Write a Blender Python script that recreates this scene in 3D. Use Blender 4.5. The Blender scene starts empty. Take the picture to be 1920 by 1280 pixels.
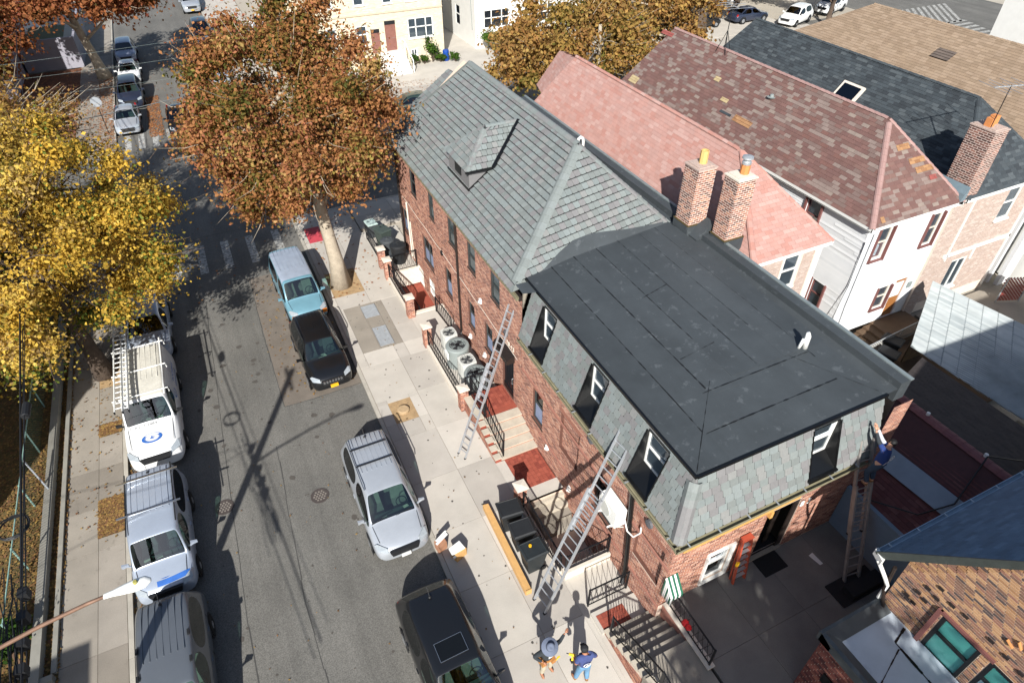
import bpy, bmesh, math, random
import numpy as np
from mathutils import Matrix, Vector
R = math.radians
random.seed(7); rng = np.random.default_rng(7)
SC = bpy.context.scene
COL = SC.collection
# ---------------------------------------------------------------- camera
cam_d = bpy.data.cameras.new('camera'); cam = bpy.data.objects.new('camera', cam_d); COL.objects.link(cam)
CAMP = Vector((0, 0, 19.5))
_th, _yw, _rl = R(40.5), R(25.7), R(0.13)
_f = Vector((math.sin(_yw)*math.cos(_th), math.cos(_yw)*math.cos(_th), -math.sin(_th)))
_r = Vector((math.cos(_yw), -math.sin(_yw), 0)); _u = _r.cross(_f)
_r2 = _r*math.cos(_rl) + _u*math.sin(_rl); _u2 = -_r*math.sin(_rl) + _u*math.cos(_rl)
cam.matrix_world = Matrix(((_r2.x, _u2.x, -_f.x, CAMP.x), (_r2.y, _u2.y, -_f.y, CAMP.y), (_r2.z, _u2.z, -_f.z, CAMP.z), (0, 0, 0, 1)))
cam_d.sensor_width = 36; cam_d.lens = 1214/1920*36; cam_d.clip_end = 2000; cam_d.clip_start = .1
SC.camera = cam
# ---------------------------------------------------------------- sky and sun
SUN_AZ, SUN_EL = 27.0, 34.5            # shadows run towards +y, turned 27 degrees to +x
w = bpy.data.worlds.new('World'); SC.world = w; w.use_nodes = True
nt = w.node_tree; bg = nt.nodes['Background']; sky = nt.nodes.new('ShaderNodeTexSky')
sky.sky_type = 'NISHITA'; sky.sun_disc = False; sky.sun_elevation = R(SUN_EL); sky.sun_rotation = R(180 + SUN_AZ)
nt.links.new(sky.outputs[0], bg.inputs[0]); bg.inputs[1].default_value = 0.075
sd = bpy.data.lights.new('sun', 'SUN'); sd.energy = 4.8; sd.angle = R(0.55); sd.color = (1, .972, .925)
sun = bpy.data.objects.new('sun', sd); COL.objects.link(sun)
_sd = Vector((math.sin(R(SUN_AZ))*math.cos(R(SUN_EL)), math.cos(R(SUN_AZ))*math.cos(R(SUN_EL)), -math.sin(R(SUN_EL))))
sun.rotation_euler = _sd.to_track_quat('-Z', 'Y').to_euler(); sun.location = (-10, -20, 40)
SC.view_settings.view_transform = 'Standard'; SC.view_settings.look = 'None'
SC.view_settings.exposure = 0.84; SC.view_settings.gamma = 1.0; SC.view_settings.use_curve_mapping = False
SC.cycles.max_bounces = 5; SC.cycles.transparent_max_bounces = 12; SC.cycles.diffuse_bounces = 3; SC.cycles.glossy_bounces = 3; SC.cycles.transmission_bounces = 4
SC.cycles.sample_clamp_indirect = 6

# ---------------------------------------------------------------- materials
def lin(c):
    if isinstance(c, str):
        c = tuple(int(c[i:i+2], 16)/255 for i in (0, 2, 4))
        c = tuple((x/12.92 if x <= .04045 else ((x+.055)/1.055)**2.4) for x in c)
    return c
MATS = {}
def M(name, cols, rough=.8, noise=(6., .15), bump=None, metallic=0., spec=.4, fine=None, coat=0., blot=None, const=False, streak=None):
    if name in MATS: return MATS[name]
    m = bpy.data.materials.new(name); m.use_nodes = True; MATS[name] = m
    N = m.node_tree.nodes; L = m.node_tree.links; b = N['Principled BSDF']
    b.inputs['Roughness'].default_value = rough; b.inputs['Metallic'].default_value = metallic
    b.inputs['Specular IOR Level'].default_value = spec
    if coat: b.inputs['Coat Weight'].default_value = coat; b.inputs['Coat Roughness'].default_value = .06
    if not isinstance(cols, list): cols = [cols]
    cols = [lin(c) for c in cols]
    geo = N.new('ShaderNodeNewGeometry')
    if len(cols) > 1:
        at = N.new('ShaderNodeAttribute'); at.attribute_name = 'tint'
        cr = N.new('ShaderNodeValToRGB'); cr.color_ramp.interpolation = 'CONSTANT' if const else 'LINEAR'
        e = cr.color_ramp.elements
        while len(e) < len(cols): e.new(.5)
        for i, c in enumerate(cols):
            e[i].position = i/len(cols) if const else i/(len(cols)-1); e[i].color = (*c, 1)
        L.new(at.outputs['Fac'], cr.inputs[0]); out = cr.outputs[0]
    else:
        rg = N.new('ShaderNodeRGB'); rg.outputs[0].default_value = (*cols[0], 1); out = rg.outputs[0]
    def tex(scale, detail=4., rough_=.6):
        n = N.new('ShaderNodeTexNoise'); n.inputs['Scale'].default_value = scale; n.inputs['Detail'].default_value = detail
        n.inputs['Roughness'].default_value = rough_; L.new(geo.outputs['Position'], n.inputs['Vector']); return n.outputs['Fac']
    def mul(col, fac, lo, hi, a=.3, c=.7):
        mr = N.new('ShaderNodeMapRange'); mr.inputs[1].default_value = a; mr.inputs[2].default_value = c
        mr.inputs[3].default_value = lo; mr.inputs[4].default_value = hi; L.new(fac, mr.inputs[0])
        mx = N.new('ShaderNodeMix'); mx.data_type = 'RGBA'; mx.blend_type = 'MULTIPLY'; mx.inputs[0].default_value = 1
        L.new(col, mx.inputs[6]); L.new(mr.outputs[0], mx.inputs[7]); return mx.outputs[2]
    if noise and noise[1]: out = mul(out, tex(noise[0]), 1-noise[1], 1+noise[1]*.7)
    if fine: out = mul(out, tex(fine[0], 2.), 1-fine[1], 1+fine[1])
    if streak:      # (scale xyz, amount) long smears in one direction
        mp = N.new('ShaderNodeMapping'); mp.inputs['Scale'].default_value = streak[0]; L.new(geo.outputs['Position'], mp.inputs[0])
        n_ = N.new('ShaderNodeTexNoise'); n_.inputs['Scale'].default_value = 1; n_.inputs['Detail'].default_value = 5; n_.inputs['Roughness'].default_value = .6; L.new(mp.outputs[0], n_.inputs['Vector'])
        out = mul(out, n_.outputs['Fac'], 1-streak[1], 1+streak[1])
    if blot:        # (scale, threshold, colour, strength) stains with a shape of their own
        t = tex(blot[0], 6., .65)
        mr = N.new('ShaderNodeMapRange'); mr.inputs[1].default_value = blot[1]; mr.inputs[2].default_value = blot[1]+.08
        mr.inputs[3].default_value = 0; mr.inputs[4].default_value = blot[3]; L.new(t, mr.inputs[0])
        mx = N.new('ShaderNodeMix'); mx.data_type = 'RGBA'; L.new(mr.outputs[0], mx.inputs[0]); L.new(out, mx.inputs[6])
        mx.inputs[7].default_value = (*lin(blot[2]), 1); out = mx.outputs[2]
    L.new(out, b.inputs['Base Color'])
    if bump:
        bp = N.new('ShaderNodeBump'); bp.inputs['Strength'].default_value = bump[1]; bp.inputs['Distance'].default_value = bump[2] if len(bump) > 2 else .02
        L.new(tex(bump[0], 5.), bp.inputs['Height']); L.new(bp.outputs[0], b.inputs['Normal'])
    return m
def glass_mat(name, tint, trans=.5, rough=.03):
    if name in MATS: return MATS[name]
    m = bpy.data.materials.new(name); m.use_nodes = True; MATS[name] = m
    N = m.node_tree.nodes; L = m.node_tree.links; N.remove(N['Principled BSDF']); o = N['Material Output']
    tr = N.new('ShaderNodeBsdfTransparent'); tr.inputs[0].default_value = (*[c*trans*2 if c*trans*2 < 1 else 1 for c in lin(tint)], 1)
    gl = N.new('ShaderNodeBsdfGlossy'); gl.inputs['Roughness'].default_value = rough; gl.inputs[0].default_value = (.9, .95, 1, 1)
    lw = N.new('ShaderNodeLayerWeight'); lw.inputs[0].default_value = .35
    mr = N.new('ShaderNodeMapRange'); mr.inputs[3].default_value = .06; mr.inputs[4].default_value = .75
    mx = N.new('ShaderNodeMixShader'); L.new(lw.outputs['Fresnel'], mr.inputs[0]); L.new(mr.outputs[0], mx.inputs[0])
    L.new(tr.outputs[0], mx.inputs[1]); L.new(gl.outputs[0], mx.inputs[2]); L.new(mx.outputs[0], o.inputs[0]); return m

# ---------------------------------------------------------------- mesh builder
class MB:
    def __init__(s): s.v = []; s.f = []; s.t = []; s.m = []
    def face(s, idx, t=.5, m=0): s.f.append(idx); s.t.append(t); s.m.append(m)
    def add(s, vs, fs, t=.5, m=0):
        o = len(s.v); s.v.extend(tuple(x) for x in vs)
        for f in fs: s.face([o+i for i in f], t, m)
        return s
    def poly(s, pts, t=.5, m=0): return s.add(pts, [list(range(len(pts)))], t, m)
    def box(s, x0, x1, y0, y1, z0, z1, t=.5, m=0, mat=None):
        vs = [(x0,y0,z0),(x1,y0,z0),(x1,y1,z0),(x0,y1,z0),(x0,y0,z1),(x1,y0,z1),(x1,y1,z1),(x0,y1,z1)]
        if mat is not None: vs = [mat @ Vector(v) for v in vs]
        return s.add(vs, [[3,2,1,0],[4,5,6,7],[0,1,5,4],[1,2,6,5],[2,3,7,6],[3,0,4,7]], t, m)
    def extr(s, pts, d, t=.5, m=0):
        """closed prism: polygon pts moved by vector d"""
        n = len(pts); P = [Vector(p) for p in pts]; d = Vector(d)
        vs = P + [p+d for p in P]
        fs = [list(range(n))[::-1], list(range(n, 2*n))] + [[i, (i+1) % n, n+(i+1) % n, n+i] for i in range(n)]
        return s.add(vs, fs, t, m)
    def tube(s, path, r, n=6, t=.5, m=0, cap=True):
        P = [Vector(p) for p in path]; rs = r if isinstance(r, (list, tuple)) else [r]*len(P)
        rings = []; up = Vector((0, 0, 1))
        for i, p in enumerate(P):
            d = (P[min(i+1, len(P)-1)] - P[max(i-1, 0)]).normalized()
            a = d.cross(up);
            if a.length < .05: a = d.cross(Vector((1, 0, 0)))
            a.normalize(); b = d.cross(a)
            rings.append([p + (a*math.cos(2*math.pi*k/n) + b*math.sin(2*math.pi*k/n))*rs[i] for k in range(n)])
        o = len(s.v)
        for rg in rings: s.v.extend(tuple(x) for x in rg)
        for i in range(len(P)-1):
            for k in range(n):
                s.face([o+i*n+k, o+i*n+(k+1) % n, o+(i+1)*n+(k+1) % n, o+(i+1)*n+k], t, m)
        if cap: s.face([o+k for k in range(n)][::-1], t, m); s.face([o+(len(P)-1)*n+k for k in range(n)], t, m)
        return s
    def bar(s, a, b, w, h=None, t=.5, m=0):
        """rectangular bar from a to b, w wide (horizontal), h tall"""
        a = Vector(a); b = Vector(b); d = (b-a); h = h or w
        up = Vector((0, 0, 1)); sd_ = d.cross(up)
        if sd_.length < 1e-4: sd_ = Vector((1, 0, 0))
        sd_.normalize(); u2 = sd_.cross(d).normalized()
        q = [a + sd_*x*w/2 + u2*y*h/2 for x, y in ((-1,-1),(1,-1),(1,1),(-1,1))]
        return s.extr(q, d, t, m)
    def lathe(s, prof, c=(0,0,0), n=16, t=.5, m=0, axis='z'):
        o = len(s.v); k = len(prof)
        for r, z in prof:
            for i in range(n):
                a = 2*math.pi*i/n; x, y = r*math.cos(a), r*math.sin(a)
                p = (x, y, z) if axis == 'z' else ((z, x, y) if axis == 'x' else (x, z, y))
                s.v.append((p[0]+c[0], p[1]+c[1], p[2]+c[2]))
        for j in range(k-1):
            for i in range(n): s.face([o+j*n+i, o+j*n+(i+1) % n, o+(j+1)*n+(i+1) % n, o+(j+1)*n+i], t, m)
        s.face([o+i for i in range(n)][::-1], t, m); s.face([o+(k-1)*n+i for i in range(n)], t, m)
        return s
    def xf(s, mat): s.v = [tuple(mat @ Vector(v)) for v in s.v]; return s
    def mesh(s, name, mats, smooth=False):
        me = bpy.data.meshes.new(name); me.from_pydata(s.v, [], s.f)
        for mm in (mats if isinstance(mats, (list, tuple)) else [mats]): me.materials.append(mm)
        if len(set(s.m)) > 1 or (s.m and s.m[0]): me.polygons.foreach_set('material_index', s.m)
        if s.t and (min(s.t) != .5 or max(s.t) != .5):
            a = me.attributes.new('tint', 'FLOAT', 'FACE'); a.data.foreach_set('value', s.t)
        elif s.f:
            a = me.attributes.new('tint', 'FLOAT', 'FACE'); a.data.foreach_set('value', [.5]*len(s.f))
        if smooth: me.polygons.foreach_set('use_smooth', [True]*len(me.polygons))
        me.update(); return me
    def build(s, name, mats, parent=None, loc=None, smooth=False, fix=True, **kw):
        """vertices are given in world coordinates unless the parent is given as (parent,) with local ones"""
        me = s.mesh(name, mats, smooth)
        if fix:
            bm = bmesh.new(); bm.from_mesh(me); bmesh.ops.recalc_face_normals(bm, faces=bm.faces); bm.to_mesh(me); bm.free()
        o = bpy.data.objects.new(name, me); COL.objects.link(o)
        if parent is not None:
            o.parent = parent
            if not kw.pop('local', False):
                o.matrix_local = wm(parent).inverted()
        kw.pop('local', None)
        for k_, v_ in kw.items(): o[k_] = v_
        return o
def wm(o):
    m = o.matrix_local.copy() if False else Matrix.LocRotScale(o.location, o.rotation_euler, o.scale)
    return wm(o.parent) @ m if o.parent else m
def tag(o, label, cat, group=None):
    o['label'] = label; o['category'] = cat
    if group: o['group'] = group
    return o
def thing(name, label, cat, loc=(0,0,0), rz=0, group=None):
    o = bpy.data.objects.new(name, None); COL.objects.link(o); o.location = loc; o.rotation_euler = (0, 0, rz)
    o.empty_display_size = .3
    return tag(o, label, cat, group)
def structure(o): o['kind'] = 'structure'; return o
def copy_tree(o, parent=None, keep_label=True):
    c = o.copy(); COL.objects.link(c); c.parent = parent
    for ch in [x for x in ALLCH.get(o.name, list(o.children))]: copy_tree(ch, c)
    return c
ALLCH = {}

# ---------------------------------------------------------------- fields of small pieces (tiles, bricks)
def place_pieces(parent, name, items, mats, limit=300):
    """items: (verts 8..n world, faces, tint). The `limit` nearest to the camera become objects, the rest one stuff mesh."""
    if not items: return
    inv = wm(parent).inverted()
    cen = np.array([np.mean(np.array(it[0]), axis=0) for it in items])
    d = np.linalg.norm(cen - np.array(CAMP), axis=1)
    full = [i for i in np.argsort(d) if items[i][3]]
    near = full[:limit]; ns = set(near)
    cache = {}
    for i in near:
        vs, fs, t, key = items[i][:4]
        c = Vector(cen[i]); ti = int(t*7.99)
        kk = (key, ti)
        if kk not in cache:
            mb = MB(); mb.add([Vector(v)-c for v in vs], fs, ti/7); cache[kk] = mb.mesh(name, mats)
        o = bpy.data.objects.new(name, cache[kk]); COL.objects.link(o); o.parent = parent
        o.location = inv @ c
        o.rotation_euler = (inv.to_3x3()).to_euler() if False else (0, 0, 0)
    rest = [items[i] for i in range(len(items)) if i not in ns]
    if rest:
        mb = MB()
        for it in rest: mb.add(it[0], it[1], int(it[2]*7.99)/7)
        ob = mb.build(name, mats, parent, fix=False); ob['kind'] = 'stuff'
BOXF = [[4,5,6,7],[0,1,5,4],[1,2,6,5],[2,3,7,6],[3,0,4,7]]
def interval(poly, v):
    xs = []
    n = len(poly)
    for i in range(n):
        (x0, y0), (x1, y1) = poly[i], poly[(i+1) % n]
        if abs(y1-y0) < 1e-9: continue
        if (y0 <= v <= y1) or (y1 <= v <= y0): xs.append(x0 + (x1-x0)*(v-y0)/(y1-y0))
    return (min(xs), max(xs)) if len(xs) > 1 else None
def field(parent, name, mats, O, U, V, poly, du, dv, gap=.01, t0=.012, t1=.004, holes=(), tintf=None, limit=300, off=.5, chamfer=0., gv=None):
    """rows of pieces over the convex polygon `poly` ((u,v) pairs) on the plane O+uU+vV"""
    O = Vector(O); U = Vector(U).normalized(); V = Vector(V).normalized(); Nn = U.cross(V).normalized()
    v0 = min(p[1] for p in poly); v1 = max(p[1] for p in poly); items = []; row = 0; v = v0
    while v < v1 - dv*.15:
        va, vb = v, min(v+dv-(gv or gap), v1-1e-4)
        A = interval(poly, va+1e-5); B = interval(poly, vb-1e-5)
        if A and B:
            u = min(A[0], B[0]) - ((row*off) % 1)*du
            end = max(A[1], B[1])
            while u < end:
                ua, ub = u, u+du-gap
                um, vm = (ua+ub)/2, (va+vb)/2
                a0, a1 = max(ua, A[0]), min(ub, A[1]); b0, b1 = max(ua, B[0]), min(ub, B[1])
                whole = a0 == ua and a1 == ub and b0 == ua and b1 == ub and vb == v+dv-(gv or gap)
                skip = False
                for (h0, h1, h2, h3) in holes:
                    if va < h3-1e-3 and vb > h2+1e-3 and ua < h1 and ub > h0:
                        if ua >= h0-1e-3 and ub <= h1+1e-3: skip = True
                        elif ua < h0: a1 = min(a1, h0); b1 = min(b1, h0); whole = False
                        else: a0 = max(a0, h1); b0 = max(b0, h1); whole = False
                if not skip and (a1-a0 > .01 or b1-b0 > .01):
                    if a1 < a0: a0 = a1 = (a0+a1)/2
                    if b1 < b0: b0 = b1 = (b0+b1)/2
                    P = lambda x, y, h: O + U*x + V*y + Nn*h
                    if chamfer and whole:
                        c = chamfer; pts = [(a0+c, va), (a1-c, va), (a1, va+c), (b1, vb), (b0, vb), (a0, va+c)]
                        hs = [t0, t0, t0*.92, t1, t1, t0*.92]; n = 6
                        vs = [P(x, y, 0) for x, y in pts] + [P(x, y, h) for (x, y), h in zip(pts, hs)]
                        fs = [list(range(n, 2*n))] + [[i, (i+1) % n, n+(i+1) % n, n+i] for i in range(n) if i != 3]
                    else:
                        pts = [(a0, va), (a1, va), (b1, vb), (b0, vb)]; hs = [t0, t0, t1, t1]
                        vs = [P(x, y, 0) for x, y in pts] + [P(x, y, h) for (x, y), h in zip(pts, hs)]; fs = BOXF
                    items.append((vs, fs, (tintf(um, vm) if tintf else random.random()), ('w' if whole else False)))
                u += du
        v += dv; row += 1
    place_pieces(parent, name, items, mats, limit)

def wall_with_holes(mb, O, U, W, H, holes, depth, N, t=.5, m=0, mh=None):
    """vertical wall sheet from O along U, W wide, H high, openings (u0,u1,z0,z1) with reveals going -N by depth"""
    O = Vector(O); U = Vector(U).normalized(); Z = Vector((0,0,1)); N = Vector(N).normalized()
    us = sorted(set([0, W] + [x for h in holes for x in h[:2]])); zs = sorted(set([0, H] + [x for h in holes for x in h[2:4]]))
    for i in range(len(us)-1):
        for j in range(len(zs)-1):
            uc, zc = (us[i]+us[i+1])/2, (zs[j]+zs[j+1])/2
            if any(h[0] < uc < h[1] and h[2] < zc < h[3] for h in holes): continue
            mb.poly([O+U*us[i]+Z*zs[j], O+U*us[i+1]+Z*zs[j], O+U*us[i+1]+Z*zs[j+1], O+U*us[i]+Z*zs[j+1]], t, m)
    for h in holes:
        c = [O+U*h[0]+Z*h[2], O+U*h[1]+Z*h[2], O+U*h[1]+Z*h[3], O+U*h[0]+Z*h[3]]
        for k in range(4):
            a, b = c[k], c[(k+1) % 4]; mb.poly([a, b, b-N*depth, a-N*depth], t, m if mh is None else mh)
def rects_minus(x0, x1, y0, y1, holes):
    xs = sorted(set([x0, x1] + [x for h in holes for x in h[:2]])); ys = sorted(set([y0, y1] + [y for h in holes for y in h[2:4]]))
    out = []
    for i in range(len(xs)-1):
        for j in range(len(ys)-1):
            xc, yc = (xs[i]+xs[i+1])/2, (ys[j]+ys[j+1])/2
            if not any(h[0] < xc < h[1] and h[2] < yc < h[3] for h in holes): out.append((xs[i], xs[i+1], ys[j], ys[j+1]))
    return out
def text_obj(name, body, size, mat, M4, parent, ext=.003):
    c = bpy.data.curves.new(name, 'FONT'); c.body = body; c.size = size; c.extrude = ext; c.align_x = 'CENTER'; c.align_y = 'CENTER'
    o = bpy.data.objects.new('tmp_text', c); COL.objects.link(o)
    dg = bpy.context.evaluated_depsgraph_get(); me = bpy.data.meshes.new_from_object(o.evaluated_get(dg)); bpy.data.objects.remove(o)
    me.materials.clear(); me.materials.append(mat)
    t = bpy.data.objects.new(name, me); COL.objects.link(t)
    t.parent = parent
    t.matrix_local = (wm(parent).inverted() @ M4) if parent else M4
    return t
# ================================================================ ground, road, pavements
m_asph = M('asphalt', ['565450', '62605b', '6f6c66'], .92, (.35, .16), (60, .5, .01), fine=(34, .34), blot=(2.3, .64, '4a4845', .55), streak=((1.3, .05, 1), .18))
m_asph2 = M('asphalt_patch', '6a6259', .93, (1.2, .18), (60, .5, .01), fine=(70, .22), blot=(3, .62, '5a5149', .6))
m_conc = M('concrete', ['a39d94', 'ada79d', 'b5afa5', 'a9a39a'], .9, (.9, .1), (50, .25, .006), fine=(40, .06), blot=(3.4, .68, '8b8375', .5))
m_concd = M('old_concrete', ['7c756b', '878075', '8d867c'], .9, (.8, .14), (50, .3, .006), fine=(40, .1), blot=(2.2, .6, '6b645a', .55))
m_kerb = M('kerb_stone', ['9a958b', 'a8a296'], .9, (1.5, .15), (40, .3, .006), fine=(50, .1))
m_line = M('road_paint', 'a9a8a2', .8, (3, .16), blot=(6, .47, '6b6965', .85))
m_earth = M('earth', 'a08663', .98, (4, .25), (30, .8, .03), fine=(60, .2))
m_lawn = M('leaf_strewn_lawn', ['4e4a26', '5e4c2c'], .98, (1.5, .3), (25, .8, .03), fine=(30, .4), blot=(8, .5, '7a5a34', .7))
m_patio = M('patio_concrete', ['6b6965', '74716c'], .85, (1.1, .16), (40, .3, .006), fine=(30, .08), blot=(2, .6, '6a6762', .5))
m_terr = M('far_ground', 'a49c8e', .95, (.1, .15), fine=(8, .1))
m_brick = M('red_brick', ['6e463b', '8d5f50', '9a6955', 'a67662', '926353', '7f574b', '9c6b54', 'b08672'], .88, (20, .12), (80, .3, .003))
m_mortar = M('mortar', 'c4b0a0', .95, (8, .12), (60, .3, .004))
PITS = [(6.38, 8.04, 9.35, 12.35), (6.4, 8.04, 24.6, 28.3)]
def sheet(name, rects, z, mat, t=None):
    mb = MB()
    for r in rects: mb.poly([(r[0], r[2], z), (r[1], r[2], z), (r[1], r[3], z), (r[0], r[3], z)], .5 if t is None else t)
    return structure(mb.build(name, mat))
sheet('ground', rects_minus(-600, 700, -250, 1500, PITS), -.135, m_terr)
road = MB()
def rnd_grid(mb, x0, x1, y0, y1, z, st=4.):
    nx = max(1, int((x1-x0)/st)); ny = max(1, int((y1-y0)/st))
    for i in range(nx):
        for j in range(ny):
            a, b, c, d = x0+(x1-x0)*i/nx, x0+(x1-x0)*(i+1)/nx, y0+(y1-y0)*j/ny, y0+(y1-y0)*(j+1)/ny
            mb.poly([(a, c, z), (b, c, z), (b, d, z), (a, d, z)], .5)
rnd_grid(road, -6.35, 2.9, -20, 36.6, -.13, 40); rnd_grid(road, -60, 60, 36.6, 50.9, -.13, 40); rnd_grid(road, -6.35, 2.9, 50.9, 160, -.13, 60)
rnd_grid(road, 60, 100, 20, 50.9, -.13, 60); rnd_grid(road, 72, 90, 50.9, 120, -.13, 60); rnd_grid(road, 60, 72, 50.9, 56, -.13, 60)
structure(road.build('road', m_asph))
# repair patches, tar seams, oil marks
mb = MB(); mb.poly([(-.4, 21, -.126), (2.88, 21, -.126), (2.88, 31.2, -.126), (-.35, 31.2, -.126)])
structure(mb.build('road_patch', m_asph2))
m_tar = M('tar', '444340', .8)
mb = MB()
for pts in ([(-.4, 21), (-.42, 26), (-.3, 31.2)], [(-.4, 21), (.8, 20.95), (2.85, 21.05)], [(-3.1, -5), (-3.2, 12), (-2.6, 30)], [(-1.2, 3), (-1.45, 12), (-1.1, 19)], [(-6.3, 50.9), (-2, 50.7), (2.9, 50.9)], [(-4.7, 30), (-4.6, 45), (-4.2, 60)], [(-6.3, 36.4), (-1, 36.7), (2.9, 36.3)]):
    for a, b in zip(pts, pts[1:]):
        n = 8
        for k in range(n):
            p = [a[0]+(b[0]-a[0])*(k+j)/n+random.uniform(-.02, .02) for j in (0, 1)]; q = [a[1]+(b[1]-a[1])*(k+j)/n for j in (0, 1)]
            wv = .008+random.random()*.012
            ux = abs(b[0]-a[0]) > abs(b[1]-a[1])
            mb.poly([(p[0]-(0 if ux else wv), q[0]-(wv if ux else 0), -.1225), (p[0]+(0 if ux else wv), q[0]+(wv if ux else 0), -.1225), (p[1]+(0 if ux else wv), q[1]+(wv if ux else 0), -.1225), (p[1]-(0 if ux else wv), q[1]-(wv if ux else 0), -.1225)])
structure(mb.build('road_tar_seam', m_tar))
mb = MB()
# dark spots on the asphalt and gum on the pavement
random.seed(3)
for k in range(150):
    x, y = random.uniform(-3.8, 2.6), random.uniform(5, 33); r = random.choice([.02, .03, .04, .05, .09, .13]); n = 7
    mb.poly([(x+r*math.cos(6.283*i/n)*random.uniform(.6, 1.3), y+r*math.sin(6.283*i/n)*random.uniform(.6, 1.3), -.1215) for i in range(n)])
for k in range(90):
    x, y = random.uniform(3.3, 6.1), random.uniform(5, 30); r = random.choice([.015, .02, .03, .045]); n = 6
    mb.poly([(x+r*math.cos(6.283*i/n)*random.uniform(.6, 1.3), y+r*math.sin(6.283*i/n)*random.uniform(.6, 1.3), .004) for i in range(n)])
o = mb.build('stains', M('stain', '4b4742', .9)); o['kind'] = 'stuff'; o['label'] = 'small dark stains on the road and pavement'
# crosswalk bars
mb = MB()
def bars(xs, y0, y1, w_=.55, skew=0):
    for x in xs: mb.poly([(x-w_/2, y0, -.1255), (x+w_/2, y0, -.1255), (x+w_/2+skew, y1, -.1255), (x-w_/2+skew, y1, -.1255)])
bars([-5.1, -3.65, -2.35, -1.05, .3, 1.75], 32.7, 35.7, .42); bars([-5.6, -4.7, -3.75, -2.75, -1.7, -.7, .3, 1.3], 51.2, 54.2, .42)
for k in range(9): mb.poly([(71.3+k*.9, 49-k*.05, -.1255), (71.75+k*.9, 49-k*.05, -.1255), (77+k*.9, 54.8, -.1255), (76.5+k*.9, 54.8, -.1255)])
for k in range(10): mb.poly([(72.5+k*.35, 39.5+k*1.0, -.1255), (76.5+k*.35, 39.5+k*1.0, -.1255), (76.5+k*.35, 40.0+k*1.0, -.1255), (72.5+k*.35, 40.0+k*1.0, -.1255)])
structure(mb.build('crosswalk_stripes', m_line))
mb = MB()
for k in range(3): mb.poly([(78+k*.3, 37.2+k*.35, -.1255), (81+k*.3, 37.2+k*.35, -.1255), (81+k*.3, 37.35+k*.35, -.1255), (78+k*.3, 37.35+k*.35, -.1255)])
structure(mb.build('yellow_road_lines', M('yellow_paint', 'b99a2e', .8)))
# pavements: kerb stones and slabs
def kerb(name, x0, x1, y0, y1, along='y', L=2.3):
    root = bpy.data.objects.new(name, None); COL.objects.link(root); structure(root)
    a, b = (y0, y1) if along == 'y' else (x0, x1); n = max(1, int(round((b-a)/L))); cache = None
    ln = (b-a)/n
    mb = MB(); w2 = (x1-x0)/2 if along == 'y' else (y1-y0)/2
    if along == 'y': mb.box(-w2, w2, -ln/2+.006, ln/2-.006, -.16, .002)
    else: mb.box(-ln/2+.006, ln/2-.006, -w2, w2, -.16, .002)
    me = mb.mesh('kerb_stone', m_kerb)
    for k in range(n):
        o = bpy.data.objects.new('kerb_stone', me); COL.objects.link(o); o.parent = root
        o.location = ((x0+x1)/2, a+ln*(k+.5), 0) if along == 'y' else (a+ln*(k+.5), (y0+y1)/2, 0)
def slabs(name, xs, y0, y1, L, mat, holes=(), z=0):
    root = bpy.data.objects.new(name, None); COL.objects.link(root); structure(root)
    cache = {}
    for i in range(len(xs)-1):
        y = y0; k = 0
        while y < y1-.05:
            ye = min(y+L, y1); a, b = xs[i], xs[i+1]
            for r in rects_minus(a, b, y, ye, [h for h in holes if h[0] < b and h[1] > a and h[2] < ye and h[3] > y and True]):
                r = (max(r[0], a), min(r[1], b), max(r[2], y), min(r[3], ye))
                if r[1]-r[0] < .02 or r[3]-r[2] < .02: continue
                kx = (round(r[1]-r[0], 2), round(r[3]-r[2], 2), random.randrange(4))
                if kx not in cache:
                    m_ = MB(); g = .006; m_.box(-kx[0]/2+g, kx[0]/2-g, -kx[1]/2+g, kx[1]/2-g, -.12, 0, kx[2]/3); cache[kx] = m_.mesh('paving_slab', mat)
                o = bpy.data.objects.new('paving_slab', cache[kx]); COL.objects.link(o); o.parent = root
                o.location = ((r[0]+r[1])/2, (r[2]+r[3])/2, z+random.uniform(-.002, .002))
            y = ye; k += 1
    mb = MB()
    for r in rects_minus(xs[0], xs[-1], y0, y1, holes): mb.poly([(r[0], r[2], z-.02), (r[1], r[2], z-.02), (r[1], r[3], z-.02), (r[0], r[3], z-.02)])
    mb.build('slab_bed', m_earth, root)
    return root
random.seed(5)
CR = [(3.45, 5.35, 22.7, 26.3), (3.3, 4.85, 27.4, 29.7), (3.5, 4.45, 17.95, 19.2), (3.3, 4.15, 33.1, 34.8)]
slabs('right_pavement', [3.06, 4.85, 6.25], -6, 35.5, 2.31, m_conc, CR)
kerb('right_kerb', 2.9, 3.05, -6, 35.5)
slabs('left_pavement', [-8.35, -7.32, -6.5], -6, 35.5, 1.9, m_concd, [(-7.32, -6.5, 17.3, 19.0), (-7.32, -6.5, 22.3, 23.0), (-7.32, -6.5, 25.3, 26.9)])
kerb('left_kerb', -6.49, -6.34, -6, 35.5)
slabs('far_left_pavement', [-9, -7.5, -6.5], 51.2, 120, 3, m_concd); kerb('far_left_kerb', -6.49, -6.34, 51.2, 120, L=5)
slabs('far_right_pavement', [3.05, 5, 7], 51.2, 120, 3, m_conc); kerb('far_right_kerb', 2.9, 3.04, 51.2, 120, L=5)
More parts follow.
